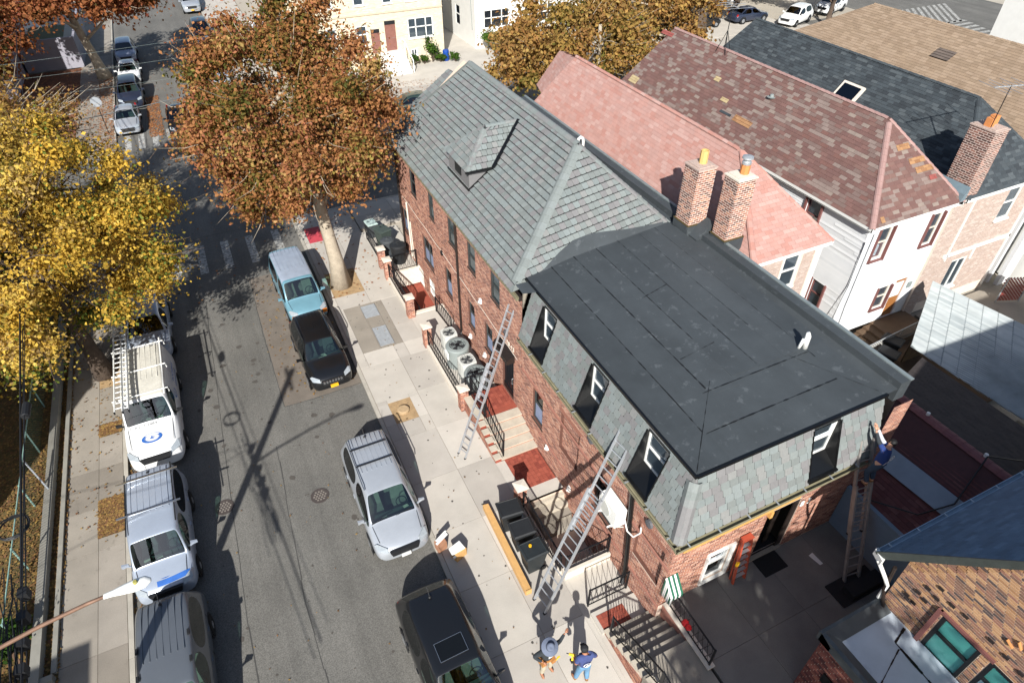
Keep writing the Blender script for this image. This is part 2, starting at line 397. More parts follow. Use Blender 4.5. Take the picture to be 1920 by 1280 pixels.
def slabs_x(name, x0, x1, ys, L, mat, z=0):
    root = bpy.data.objects.new(name, None); COL.objects.link(root); structure(root); cache = {}
    for j in range(len(ys)-1):
        x = x0
        while x < x1-.1:
            xe = min(x+L, x1); kx = (round(xe-x, 2), round(ys[j+1]-ys[j], 2), random.randrange(4))
            if kx not in cache:
                m_ = MB(); g = .008; m_.box(-kx[0]/2+g, kx[0]/2-g, -kx[1]/2+g, kx[1]/2-g, -.12, 0, kx[2]/3); cache[kx] = m_.mesh('paving_slab', mat)
            o = bpy.data.objects.new('paving_slab', cache[kx]); COL.objects.link(o); o.parent = root; o.location = ((x+xe)/2, (ys[j]+ys[j+1])/2, z); x = xe
slabs_x('cross_street_south_pavement', 6.3, 60, [33.4, 34.9, 36.4], 2.4, m_conc); kerb('cross_street_south_kerb', 3.2, 60, 36.42, 36.58, 'x', 3)
slabs_x('cross_street_north_pavement', 7.1, 62, [51.2, 53.0, 54.8], 2.4, m_conc); kerb('cross_street_north_kerb', 3.2, 60, 51.0, 51.16, 'x', 3)
slabs_x('corner_pavement', 3.06, 6.3, [35.5, 36.4], 1.6, m_conc)
# tactile red ramp pad, tree pits, steel plates
mb = MB(); mb.box(3.3, 4.15, 33.1, 34.8, -.1, 0.004)
for i in range(8):
    for j in range(15): mb.box(3.36+i*.1, 3.4+i*.1, 33.17+j*.11, 33.21+j*.11, .004, .012)
structure(mb.build('red_tactile_pad', M('red_pad', 'b0404a', .7, (5, .1))))
mb = MB(); mb.box(3.3, 4.85, 27.4, 29.7, -.12, -.01); mb.box(3.5, 4.45, 17.95, 19.2, -.12, -.008); mb.box(-7.32, -6.5, 25.3, 26.9, -.12, -.01)
structure(mb.build('tree_pit_soil', m_earth))
mb = MB(); mb.lathe([(.24, 0), (.25, .1), (.2, .13), (.05, .13)], (3.97, 18.55, -.01), 18)
tag(mb.build('tree_stump', M('stump', 'a58d6c', .9, (9, .2))), 'low round stump in the square dirt pit by the pavement', 'stump')
mb = MB(); mb.box(-7.32, -6.5, 17.3, 19.0, -.12, -.01); mb.box(-7.32, -6.5, 22.3, 23.0, -.12, -.01)
structure(mb.build('left_tree_pit', m_lawn))
mb = MB()
for r in rects_minus(3.45, 5.35, 22.7, 26.3, [(4.25, 4.98, 25.15, 26.15), (4.3, 4.98, 22.85, 24.3)]): mb.box(r[0]+.004, r[1]-.004, r[2]+.004, r[3]-.004, -.1, .002)
vault = structure(mb.build('utility_vault_frame', m_concd))
m_steel = M('galvanised_steel', ['a6aaad', 'b5b9bb'], .5, (6, .12), metallic=.55, fine=(60, .08))
mb = MB()
for (a, b, c, d) in ((4.25, 4.98, 25.15, 26.15), (4.3, 4.98, 22.85, 24.3)):
    mb.box(a+.01, b-.01, c+.01, d-.01, -.1, -.004)
    n = int((d-c)/.09)
    for k in range(n): mb.box(a+.03, b-.03, c+.04+k*.09, c+.09+k*.09, -.004, .008)
mb.build('grate', m_steel, vault)
# manhole covers
m_iron = M('cast_iron', '4a4340', .75, (20, .2), metallic=.2)
def manhole(x, y, lab):
    t = thing('manhole_cover', lab, 'manhole cover', (x, y, -.13))
    mb = MB(); mb.lathe([(.33, 0), (.33, .018), (.29, .018), (.29, .012), (.1, .012)], (0, 0, 0), 28); mb.build('cover_ring', m_iron, t, local=True)
    mb = MB()
    for i in range(-3, 4):
        for j in range(-3, 4):
            px_, py_ = i*.105+(j % 2)*.052, j*.09
            if math.hypot(px_, py_) < .25: mb.lathe([(.036, 0), (.036, .017), (.02, .017)], (px_, py_, 0), 6)
    o = mb.build('hexagon_pattern', M('asphalt_infill', '79726a', .9, (30, .2)), t, local=True)
manhole(-.1, 15.92, 'round iron manhole cover in the lane beside the silver minivan'); manhole(-3.3, 16.9, 'round iron manhole cover beside the silver van with roof bars')
# left yard covered with leaves, low wall
mb = MB(); mb.box(-8.95, -8.3, -20, 36, -.12, -.01); structure(mb.build('yard_edge', m_lawn))
mb = MB(); mb.box(-40, -8.95, 12.6, 36, -.12, .03); structure(mb.build('yard_lawn', m_lawn))
mb = MB(); mb.box(-40, -8.36, -20, 12.5, -.12, -.002); structure(mb.build('driveway_apron', m_concd))
mb = MB(); mb.box(-30, -9, 51, 72, -.12, .02); mb.box(-30, -9, 36.7, 36.8, -.12, .0); structure(mb.build('far_yard', M('brown_lawn', ['5a3a2a', '6d4630'], .98, (2, .3), fine=(25, .4), blot=(6, .55, 'a05a30', .6))))
# cross street front yards
mb = MB(); mb.box(8, 60, 54.9, 75, -.12, .01); structure(mb.build('north_yards', m_conc))
# ================================================================ building 1: brick house row with slate-look roof and flat roof
m_slate = M('slate_shingle', ['6b706e', '6f7573', '757b79', '717070', '6d6c6c', '6d7473', '747b7a', '787977'], .85, (14, .08), (90, .3, .003), fine=(120, .1))
m_slate_under = M('slate_underlay', '26292a', .9)
m_memb = M('roof_membrane', ['383d40', '3d4245'], .72, (1.1, .13), (70, .25, .004), fine=(45, .06), blot=(3.2, .59, '5e6366', .4), streak=((.6, .12, 1), .14))
m_black = M('black_metal', '101112', .35, (5, .1), metallic=.2, spec=.6)
m_white = M('white_trim', 'd9d9d4', .55, (3, .05))
m_iron2 = M('wrought_iron', '16171a', .5, (8, .1), metallic=.1)
m_gut = M('olive_gutter', ['76715a', '807b64'], .6, (5, .15))
m_brown = M('dark_brown_metal', '241d1a', .5)
m_cap = M('stone_cap', 'c9c0b2', .85, (6, .1), (50, .2, .003))
m_step = M('stone_step', ['a89f90', 'b4ab9b'], .9, (3, .12), (50, .2, .003), fine=(60, .06))
m_redtile = M('red_paving_tile', ['7c3a2e', '8c4636', '944c3c'], .85, (6, .12))
m_win = glass_mat('window_glass', 'c3ced6', .42)
m_room = M('dark_room', '15171b', .9)
m_blind = M('window_blind', ['b5b8bc', 'c8cac8'], .8, (2, .1))
m_lav = M('window_screen', '7f8aa3', .6, (3, .1))
m_dframe = M('dark_window_frame', '3a3c3b', .5)
FX = 8.04                      # street facade plane
b1 = thing('brick_house', 'long red brick house with slate-look shingle roof and black flat roof in the middle', 'house', (12, 17, 0))
ZF = 6.62  # coordinates of this house and its neighbours: from image pixels, scaled about the camera
UPW = [(27.3, 28.12, 4.5, 5.75), (24.85, 25.5, 4.5, 5.75), (22.35, 23.08, 4.5, 5.75), (20.1, 20.9, 4.5, 5.75), (17.78, 18.6, 4.5, 5.75)]
LOW = [(29.05, 30.2, 1.35, 2.75), (25.55, 27.0, 1.3, 2.78), (23.08, 23.92, 1.25, 2.78), (20.4, 21.14, 1.3, 2.7), (18.55, 19.33, 1.35, 2.78)]
M1 = [(14.12, 14.9, 1.33, 2.88), (9.3, 10.45, 1.35, 3.2)]
BAS = [(27.45, 28.25, -.85, .2), (25.75, 26.5, -.5, .42)]
DOOR = (16.55, 17.6, .62, 2.72)
PAN = [(11.6, 12.85, 1.75, 3.55), (6.95, 8.2, 1.8, 3.55)]
Y0, Y1 = 6.68, 30.4
holesW = UPW + LOW + M1 + BAS + [DOOR]
def facade_holes(lst, yb): return [(a-yb, b-yb, c+1.3, d+1.3) for a, b, c, d in lst]
mb = MB()
# west wall (street) with two heights: under the mansard the gutter sits lower
wall_with_holes(mb, (FX, 15.9, -1.3), (0, 1, 0), Y1-15.9, 1.3+6.3, facade_holes([h for h in holesW if h[0] > 15.9], 15.9), .16, (-1, 0, 0), mh=1)
wall_with_holes(mb, (FX, Y0, -1.3), (0, 1, 0), 15.9-Y0, 1.3+4.62, facade_holes([h for h in holesW+PAN if h[0] < 15.9], Y0), .12, (-1, 0, 0), mh=1)
for p in PAN: mb.poly([(FX+.12, p[0], p[2]), (FX+.12, p[1], p[2]), (FX+.12, p[1], p[3]), (FX+.12, p[0], p[3])])
SW = [(9.5, 10.33, 1.35, 2.82), (11.45, 12.72, 1.12, 3.62)]
wall_with_holes(mb, (FX, Y0, -1.3), (1, 0, 0), 15.05-FX, 1.3+4.62, [(a-FX, b-FX, c+1.3, d+1.3) for a, b, c, d in SW], .16, (0, -1, 0))
mb.poly([(FX, Y1, -1.3), (15.8, Y1, -1.3), (15.8, Y1, 6.3), (12, Y1, 9.5), (FX, Y1, 6.3)])
mb.poly([(15.8, Y0+.4, -1.3), (15.8, Y1, -1.3), (15.8, Y1, 6.4), (15.8, Y0+.4, 6.4)])
mb.poly([(15.05, Y0, -1.3), (15.8, Y0, -1.3), (15.8, Y0, 6.4), (15.05, Y0, 6.4)])
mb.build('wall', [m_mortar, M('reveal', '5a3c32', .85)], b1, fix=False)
def btint(u, v):
    r = random.random(); return r*.9 if r < .9 else .95
# bricks on the street wall
random.seed(11)
field(b1, 'brick', m_brick, (FX, Y1, -1.28), (0, -1, 0), (0, 0, 1), [(Y1-15.9, 0), (Y1-Y0, 0), (Y1-Y0, 5.86), (Y1-15.9, 5.86)], .215, .08, .019, .005, .005,
      [(Y1-b, Y1-a, c+1.28, d+1.28) for a, b, c, d in holesW+PAN], btint, limit=300)
field(b1, 'brick', m_brick, (FX, Y1, -1.28), (0, -1, 0), (0, 0, 1), [(0, 0), (Y1-15.9, 0), (Y1-15.9, 7.55), (0, 7.55)], .215, .08, .019, .005, .005,
      [(Y1-b, Y1-a, c+1.28, d+1.28) for a, b, c, d in holesW], btint, limit=0)
for p in PAN:
    field(b1, 'brick', m_brick, (FX+.12, p[1], p[2]), (0, -1, 0), (0, 0, 1), [(0, 0), (p[1]-p[0], 0), (p[1]-p[0], p[3]-p[2]), (0, p[3]-p[2])], .215, .08, .019, .005, .005, (), btint, limit=0)
    # soldier course over the blind arch
    field(b1, 'brick', m_brick, (FX-.012, p[1]+.12, p[3]), (0, -1, 0), (0, 0, 1), [(0, 0), (p[1]-p[0]+.24, 0), (p[1]-p[0]+.24, .2), (0, .2)], .078, .2, .013, .007, .007, (), lambda u, v: .6, limit=0)
field(b1, 'brick', m_brick, (FX, Y0, -1.28), (1, 0, 0), (0, 0, 1), [(0, 2.4), (15.05-FX, 2.4), (15.05-FX, 5.86), (0, 5.86)], .215, .08, .019, .005, .005,
      [(a-FX, b-FX, c+1.28, d+1.28) for a, b, c, d in SW], btint, limit=250)
field(b1, 'brick', m_brick, (15.05, Y0, 3), (1, 0, 0), (0, 0, 1), [(0, 0), (.75, 0), (.75, 3.4), (0, 3.4)], .215, .08, .019, .005, .005, (), btint, limit=0)
mb = MB()
mb.box(FX-.05, FX, Y0-.03, 15.8, 3.0+.02, 3.1); mb.box(FX-.045, FX, Y0, 14.3, .98, 1.05)      # string courses
mb.build('string_course', M('painted_brick', '96685a', .85, (10, .12)), b1)

def thing_part(name, parent):
    o = bpy.data.objects.new(name, None); COL.objects.link(o); o.parent = parent; o.matrix_local = wm(parent).inverted(); o.empty_display_size = .1
    return o
def window(parent, O, U, w, h, frame, lower=None, upper=None, blind=None, d=.1, ft=.05, mull=(), cross=True, sill=None, sillout=.05, name='window'):
    """window in a vertical opening: O lower left corner on the wall face, U along the wall, N = U x Z outward"""
    O = Vector(O); U = Vector(U).normalized(); Z = Vector((0,0,1)); N = U.cross(Z)
    W = Matrix(((U.x, N.x, 0, O.x), (U.y, N.y, 0, O.y), (0, 0, 1, O.z), (0, 0, 0, 1)))
    wp = thing_part(name, parent)
    mb = MB()
    L = [(0, w, 0, ft), (0, w, h-ft, h), (0, ft, ft, h-ft), (w-ft, w, ft, h-ft)]
    if cross: L.append((ft, w-ft, h*.52, h*.52+ft*.9))
    for x in mull: L.append((x-ft/2, x+ft/2, ft, h-ft))
    for a, b, c, e in L: mb.box(a, b, -d-.03+(.002 if c else 0), -d+.03-(.002 if c else 0), c, e)
    mb.xf(W).build('frame', frame, wp)
    zs = [(0, h*.5), (h*.5, h)] if cross else [(0, h)]
    for k, (a, b) in enumerate(zs):
        mt = (lower if k == 0 else upper) or m_win
        mb = MB(); mb.poly([(0, -d-.01-.012*k, a), (w, -d-.01-.012*k, a), (w, -d-.01-.012*k, b), (0, -d-.01-.012*k, b)]).xf(W).build('pane', mt, wp)
    mb = MB(); bd = d+(.04 if blind else .09); mb.poly([(0, -bd, 0), (w, -bd, 0), (w, -bd, h), (0, -bd, h)]).xf(W).build('blind' if blind else 'dark_interior', blind or m_room, wp)
    if sill: mb = MB(); mb.box(-.06, w+.06, -d, sillout, -.07, -.004).xf(W).build('sill', sill, wp)
    return wp
for i, (a, b, c, d) in enumerate(UPW): window(b1, (FX, b, c), (0, -1, 0), b-a, d-c, m_dframe, None, None, M('pale_green_blind', 'ccd6cc', .8, (2, .1)) if i > 0 else m_room, d=.05, ft=.045, sill=m_brown, sillout=.02)
for i, (a, b, c, d) in enumerate(LOW): window(b1, (FX, b, c), (0, -1, 0), b-a, d-c, m_dframe, m_lav, None, m_room, mull=((b-a)/2,) if b-a > 1 else (), sill=m_brown, sillout=.02)
window(b1, (FX, 14.9, 1.33), (0, -1, 0), .78, 1.55, m_dframe, m_lav, None, m_room, sill=m_brown, sillout=.02)
window(b1, (FX, 10.45, 1.35), (0, -1, 0), 1.15, 1.85, m_dframe, None, None, m_room, sill=m_brown, sillout=.02)
window(b1, (FX, 28.25, -.85), (0, -1, 0), .8, 1.05, m_white, M('white_panel', 'd6d6d2', .6), M('white_panel', 'd6d6d2'), m_room, d=.03)
window(b1, (FX, 26.5, -.5), (0, -1, 0), .75, .92, m_white, M('white_panel', 'd6d6d2', .6), M('white_panel', 'd6d6d2'), m_room, d=.03)
window(b1, (9.5, Y0, 1.35), (1, 0, 0), .83, 1.47, m_white, glass_mat('greenish_glass', '5d7a70', .3), glass_mat('greenish_glass', '5d7a70'), M('amber_blind', '8a7a55', .8), d=.07, ft=.09, sill=m_white, sillout=.06)
# wide white casing of the south window
mb = MB()
for a, b, c, e in ((9.43, 9.5, 1.25, 2.9), (10.33, 10.44, 1.25, 2.9), (9.5, 10.33, 2.82, 2.9), (9.5, 10.33, 1.25, 1.28)): mb.box(a, b, Y0-.07, Y0-.001, c, e)
mb.build('window_casing', m_white, b1)
# front door with hood and handle, dark south doorway
dr = thing_part('door', b1)
mb = MB(); mb.box(FX+.08, FX+.12, DOOR[0]+.05, DOOR[1]-.05, DOOR[2], DOOR[3]-.05); mb.build('door_leaf', M('dark_door', '1b1d22', .35), dr)
mb = MB()
for y in (DOOR[0]+.25, DOOR[0]+.55, DOOR[0]+.8): mb.box(FX+.06, FX+.082, y-.012, y+.012, .75, 2.6)
mb.box(FX+.05, FX+.082, DOOR[0]+.05, DOOR[1]-.05, .64, .9); mb.build('door_grille', m_iron2, dr)
mb = MB(); mb.tube([(FX+.06, 16.72, 1.4), (FX+.01, 16.72, 1.42), (FX+.01, 16.72, 1.68), (FX+.06, 16.72, 1.7)], .012); mb.build('handle', m_steel, dr)
mb = MB(); mb.box(FX-.35, FX-.001, 16.45, 17.75, 2.78, 2.98); mb.extr([(FX-.35, 16.45, 2.98), (FX-.001, 16.45, 2.98), (FX-.001, 16.45, 3.16)], (0, 1.3, 0)); mb.build('door_hood', m_brown, b1)
d2 = thing_part('doorway', b1)
mb = MB(); mb.poly([(11.4, Y0+.9, 1.1), (12.8, Y0+.9, 1.1), (12.8, Y0+.9, 3.7), (11.4, Y0+.9, 3.7)]); mb.poly([(11.4, Y0+.001, 1.115), (12.8, Y0+.001, 1.115), (12.8, Y0+.9, 1.115), (11.4, Y0+.9, 1.115)])
mb.build('dark_interior', m_room, d2)
mb = MB(); mb.box(12.5, 12.72, Y0+.02, Y0+.06, 1.12, 3.6); mb.box(12.28, 12.44, Y0+.3, Y0+.34, 1.12, 3.6); mb.box(11.4, 12.75, Y0-.01, Y0+.12, 1.1, 1.16); mb.build('door_frame', m_brown, d2)
# yellow wooden beam under the south gutter, house numbers
mb = MB(); mb.box(8.3, 12.45, Y0-.1, Y0-.002, 3.88, 4.02); mb.box(11.35, 11.45, Y0-.14, Y0-.002, 3.6, 3.87); mb.build('timber_beam', M('pine_timber', ['b98a4c', 'c79a58'], .8, (8, .15)), b1)
M4 = lambda loc, U, V: Matrix(((U[0], V[0], Vector(U).cross(Vector(V)).x, loc[0]), (U[1], V[1], Vector(U).cross(Vector(V)).y, loc[1]), (U[2], V[2], Vector(U).cross(Vector(V)).z, loc[2]), (0,0,0,1)))
text_obj('house_number', '8 3', .36, m_white, M4((12.95, Y0-.03, 3.3), (1, 0, 0), (0, 0, 1)), b1, .008)
# gutters with clips
def gutter(parent, a, b, mat, out, wdt=.13, clip=1.0):
    a = Vector(a); b = Vector(b); d = (b-a); L_ = d.length; d.normalize(); out = Vector(out)
    mb = MB(); prof = [(0, .1), (0, 0), (.06, -.05), (.1, -.04), (wdt, .02), (wdt, .1), (wdt-.015, .1), (wdt-.015, .03), (.09, -.02), (.06, -.03), (.015, .01), (.015, .1)]
    pts = [a + out*p[0] + Vector((0,0,p[1])) for p in prof]
    n = len(pts); o = len(mb.v); vs = pts + [p + d*L_ for p in pts]
    mb.add(vs, [[i, (i+1) % n, n+(i+1) % n, n+i] for i in range(n)] + [list(range(n))[::-1], list(range(n, 2*n))])
    g = mb.build('gutter', mat, parent)
    me = None; k = .4
    mb = MB()
    while k < L_:
        c = a + d*k; mb.bar(c + Vector((0,0,.105)), c + out*wdt + Vector((0,0,.105)), .04, .015); k += clip
    mb.build('gutter_clips', m_steel, g)
gutter(b1, (FX-.13, 6.4, 4.52), (FX-.13, 15.75, 4.52), m_gut, (-1, 0, 0), .15)
gutter(b1, (7.78, 6.5, 4.52), (14.6, 6.5, 4.52), m_gut, (0, -1, 0), .15)
gutter(b1, (FX-.13, 15.9, 6.22), (FX-.13, 30.2, 6.22), m_gut, (-1, 0, 0), .13)
mb = MB(); mb.box(FX-.14, FX, 6.56, 15.8, 4.38, 4.6); mb.box(FX-.14, 15.0, Y0-.16, Y0-.03, 4.38, 4.6); mb.box(FX-.12, FX, 15.9, Y1, 6.12, 6.3); mb.build('fascia', m_brown, b1)
# downspouts
def pipe(parent, path, r, mat, name='downspout'): return MB().tube(path, r, 8).build(name, mat, parent)
pipe(b1, [(7.92, 22.0, 6.2), (7.97, 22.0, 5.9), (7.97, 22.0, .3), (7.9, 21.95, .1)], .055, m_brown)
pipe(b1, [(7.92, 8.65, 4.5), (7.96, 8.6, 4.2), (7.96, 8.25, .8), (7.9, 8.2, .45), (7.78, 8.1, .3)], .075, m_black)
pipe(b1, [(7.92, 30.1, 6.2), (7.97, 30.1, 5.9), (7.97, 30.1, .3)], .06, m_brown)
pipe(b1, [(7.97, 29.0, 3.5), (7.97, 28.95, .3)], .045, m_cap, 'conduit'); pipe(b1, [(7.99, 28.75, 2.5), (7.99, 28.7, .3)], .03, m_cap, 'conduit')
# wall lamps, dark oval plaques, small fittings
for y, z in ((17.15, 3.75), (10.95, 4.1), (7.75, 3.9)):
    mb = MB(); mb.lathe([(.02, -.09), (.14, -.07), (.15, 0), (.1, .02)], (FX-.02, y, z), 12, axis='x'); mb.build('oval_wall_vent', M('vent_grey', '55565a', .6), b1)
for y, z in ((19.6, 3.6), (19.3, .9), (20.9, .75), (13.6, .9), (11.9, .45)): mb = MB(); mb.box(FX-.09, FX-.005, y-.07, y+.07, z-.1, z+.12); mb.lathe([(.05, 0), (.06, .06), (.03, .09)], (FX-.1, y, z-.05), 8); mb.build('wall_fitting', m_white, b1)
text_obj('house_number', '118-13', .3, m_cap, M4((FX-.02, 16.9, 3.35), (0, -1, 0), (0, 0, 1)), b1, .01)
mb = MB(); mb.lathe([(.1, -.02), (.13, -.03), (.13, .03), (.1, .02)], (FX-.03, 24.1, 3.3), 14, axis='x'); mb.build('hose_ring', m_iron2, b1)
# thin cable along the facade
mb = MB(); mb.tube([(FX-.02, 16.2+k*.8, 3.15+.03*math.sin(k*2.1)+.02*k) for k in range(18)], .012, 5); mb.build('cable', m_cap, b1)

# ---------------------------------------------------------------- shingled main roof
EX, EZ, RX, RZ = 7.78, 6.36, 12.02, 9.62
PKY = 19.4
mb = MB()
sl = math.hypot(RX-EX, RZ-EZ); Vw = Vector((RX-EX, 0, RZ-EZ)).normalized()
A = Vector((EX, 16.2, EZ)); B = Vector((EX, 30.5, EZ)); PK = Vector((RX, PKY, RZ)); PF = Vector((RX, 29.6, RZ)); HR = Vector((15.15, 17.35, 6.66))
HL = Vector((EX, 16.2, EZ))
mb.poly([A, PK, PF, B]); mb.poly([A, HR, PK]); mb.poly([PK, HR, (15.1, 29.6, 6.6), PF])
mb.build('roof', m_slate_under, b1, fix=False)
random.seed(21)
def stint(u, v): return random.random()
# dormer footprint to be skipped: v range in slope metres
O = Vector((EX, 30.5, EZ)); 
pl = [(0, 0), (30.5-16.2, 0), (30.5-PKY, sl), (30.5-29.6, sl)]
field(b1, 'shingle', m_slate, O+Vector((-.0, 0, .005)), (0, -1, 0), Vw, pl, .235, .255, .012, .045, .004, (), stint, 300, .5, chamfer=.035, gv=.03)
# hip end facing south
Uh = (HR - A); Uh2 = Uh.normalized(); nh = Uh.cross(PK-A).normalized(); Vh = nh.cross(Uh2).normalized()
if Vh.z < 0: Vh = -Vh
pk2 = ((PK-A).dot(Uh2), (PK-A).dot(Vh))
hip = thing_part('hip_roof', b1)
field(hip, 'shingle', m_slate, A + nh*(.006 if nh.z > 0 else -.006), Uh2, Vh, [(0, 0), (Uh.length, 0), (pk2[0], pk2[1])], .255, .262, .012, .045, .004, (), stint, 220, .5, chamfer=.035, gv=.03)
# ridge and hip caps
def caps(parent, a, b, mat, w_=.16, step=.21, lift=.05, nside=None, name='ridge_cap', drop=.07):
    a = Vector(a); b = Vector(b); d = b-a; L_ = d.length; d.normalize(); sdv = d.cross(Vector((0,0,1))).normalized(); up = sdv.cross(d).normalized()
    n = int(L_/step); meshes = []
    Rm = Matrix(((sdv.x, d.x, up.x), (sdv.y, d.y, up.y), (sdv.z, d.z, up.z))).to_4x4()
    for ti in range(6):
        m_ = MB(); s0, s1 = 0, step*1.12; t = .014
        pts = [(-w_, -drop), (-w_*.6, -.012), (0, .012), (w_*.6, -.012), (w_, -drop)]
        for (x0, z0), (x1, z1) in zip(pts, pts[1:]):
            m_.add([(x0, s0, z0+t), (x1, s0, z1+t), (x1, s1, z1-.004), (x0, s1, z0-.004), (x0, s0, z0-.01), (x1, s0, z1-.01)], [[0, 1, 2, 3], [4, 5, 1, 0]], random.random())
        tt = random.random(); m_.t = [tt]*len(m_.t); m_.xf(Rm); meshes.append(m_.mesh(name, mat))
    for k in range(n):
        o = bpy.data.objects.new(name, random.choice(meshes)); COL.objects.link(o); o.parent = parent
        o.location = wm(parent).inverted() @ (a + d*(k*step) + Vector((0, 0, lift)))
random.seed(4)
caps(b1, (8.02, 16.42, 6.58), PK, m_slate, .2, .3, .045)
caps(b1, HR+Vector((-.1, .05, .04)), PK, m_slate, .16, .27, .04)
caps(b1, PF, PK, m_slate, .15, .2, .05, drop=.09)
mb = MB(); mb.bar((EX-.02, 30.52, EZ+.03), (RX, 29.62, RZ+.04), .05, .12); mb.build('rake_trim', M('slate_trim', '5a5f5d', .7), b1)
# small hipped dormer on the slope
dm = thing_part('dormer', b1)
A1, A2, A3, TR, A1b, AP = Vector((8.65, 24.65, 8.0)), Vector((8.62, 22.13, 8.0)), Vector((9.78, 22.13, 8.0)), Vector((11.46, 23.38, 9.21)), Vector((9.78, 24.65, 8.0)), Vector((10.02, 23.38, 9.2))
mb = MB()
for q in ([A1, A2, AP], [A2, A3, TR, AP], [A1, AP, TR, A1b]): mb.poly(q)
mb.build('dormer_roof', m_slate_under, dm, fix=False)
def tri_field(pts, nm='shingle', lim=80):
    P0, P1 = pts[0], pts[1]; U_ = (P1-P0).normalized(); nn = (P1-P0).cross(pts[2]-P0).normalized()
    if nn.z < 0: nn = -nn
    V_ = nn.cross(U_)
    if V_.z < 0: P0, P1 = P1, P0; U_ = -U_; V_ = nn.cross(U_); pts = [pts[1], pts[0]] + list(pts[2:])[::-1]
    field(dm, nm, m_slate, P0+nn*.01, U_, V_, [((p-P0).dot(U_), (p-P0).dot(V_)) for p in pts], .235, .25, .014, .034, .006, (), stint, lim, .5, chamfer=.03)
tri_field([A1, A2, AP]); tri_field([A2, A3, TR, AP]); tri_field([A1b, A1, AP, TR])
caps(dm, A2+Vector((.03, .03, .0)), AP, m_slate, .14, .22, .03); caps(dm, A1+Vector((.03, -.03, .0)), AP, m_slate, .1, .22, .02); caps(dm, AP, TR, m_slate, .12, .22, .02)
mb = MB()
mb.poly([(8.8, 24.5, 7.98), (8.8, 22.28, 7.98), (8.8, 22.28, 7.15), (8.8, 24.5, 7.15)]); mb.poly([(8.8, 22.28, 7.98), (9.66, 22.28, 7.98), (9.66, 22.28, 7.82), (8.8, 22.28, 7.15)]); mb.poly([(8.8, 24.5, 7.98), (9.66, 24.5, 7.98), (9.66, 24.5, 7.82), (8.8, 24.5, 7.15)])
mb.build('dormer_wall', m_slate, dm, fix=False)
mb = MB(); mb.box(8.77, 8.795, 23.1, 23.75, 7.4, 7.9); mb.build('vent_opening', m_black, dm)
mb = MB(); mb.bar(A3+Vector((0, -.06, .0)), TR+Vector((.03, -.1, .0)), .13, .12); mb.bar(A2+Vector((-.03, -.03, -.02)), A3+Vector((.04, -.05, -.02)), .06, .08)
mb.bar((8.76, 24.55, 7.15), (8.76, 22.22, 7.15), .07, .07); mb.bar((8.76, 22.24, 7.16), (9.66, 22.24, 7.82), .06, .07); mb.build('dormer_flashing', m_black, dm)

# ---------------------------------------------------------------- mansard with recessed windows
MBW, MTW = 7.9, 8.45          # bottom x, top x on the street side
MZ0, MZ1 = 4.64, 6.56
mans = thing_part('mansard', b1)
WIN = [(14.1, 14.98), (10.95, 11.85), (8.0, 8.95)]
vl = math.hypot(MTW-MBW, MZ1-MZ0); VW = Vector((MTW-MBW, 0, MZ1-MZ0)).normalized()
vz = lambda z: (z-MZ0)/(MZ1-MZ0)*vl
holesM = [(15.85-b, 15.85-a, vz(4.78), vz(6.4)) for a, b in WIN]
random.seed(31)
polyW = [(0, 0), (15.85-6.5, 0), (15.85-7.02, vl), (0, vl)]
OW = Vector((MBW, 15.85, MZ0))
# sheet behind with the openings left out
def sheet_holes(mb, O, U, V, poly, holes):
    U = Vector(U).normalized(); u1 = max(p[0] for p in poly); vtop = max(p[1] for p in poly)
    us = sorted(set([0, u1] + [x for h in holes for x in h[:2]])); vs_ = sorted(set([0, vtop] + [x for h in holes for x in h[2:4]]))
    for i in range(len(us)-1):
        for j in range(len(vs_)-1):
            uc, vc = (us[i]+us[i+1])/2, (vs_[j]+vs_[j+1])/2
            if any(h[0] < uc < h[1] and h[2] < vc < h[3] for h in holes): continue
            a = interval(poly, vs_[j]+1e-5) or (0, 0); b = interval(poly, vs_[j+1]-1e-5)
            cl = lambda x, r: max(r[0], min(r[1], x))
            mb.poly([O+U*cl(us[i], a)+V*vs_[j], O+U*cl(us[i+1], a)+V*vs_[j], O+U*cl(us[i+1], b)+V*vs_[j+1], O+U*cl(us[i], b)+V*vs_[j+1]])
mb = MB(); sheet_holes(mb, OW, (0, -1, 0), VW, polyW, holesM)
SX0 = 7.9; WS = (12.38, 13.35)
holesS = [(WS[0]-SX0, WS[1]-SX0, vz(4.8), vz(6.4))]
VS = Vector((0, 7.05-6.52, MZ1-MZ0)).normalized(); OS = Vector((SX0, 6.52, MZ0))
polyS = [(0, 0), (15.02-SX0, 0), (15.02-SX0, vl), (.55, vl)]
sheet_holes(mb, OS, (1, 0, 0), VS, polyS, holesS)
mb.poly([(15.02, 6.52, MZ0), (15.02, 7.2, MZ0), (15.02, 7.2, MZ1), (15.02, 7.05, MZ1)])
mb.build('mansard_sheet', m_slate_under, mans, fix=False)
field(mans, 'shingle', m_slate, OW+Vector((-.004, 0, 0)), (0, -1, 0), VW, polyW, .27, .24, .013, .03, .006, holesM, stint, 300, .5, chamfer=.03)
ms2 = thing_part('south_mansard', b1)
m_slate2 = m_slate
field(ms2, 'shingle', m_slate2, OS+Vector((0, -.004, 0)), (1, 0, 0), VS, polyS, .29, .24, .013, .03, .006, holesS, stint, 300, .5, chamfer=.03)
caps(ms2, (7.9, 6.53, MZ0+.0), (8.44, 7.03, MZ1), m_slate, .2, .23, .03, drop=.14)
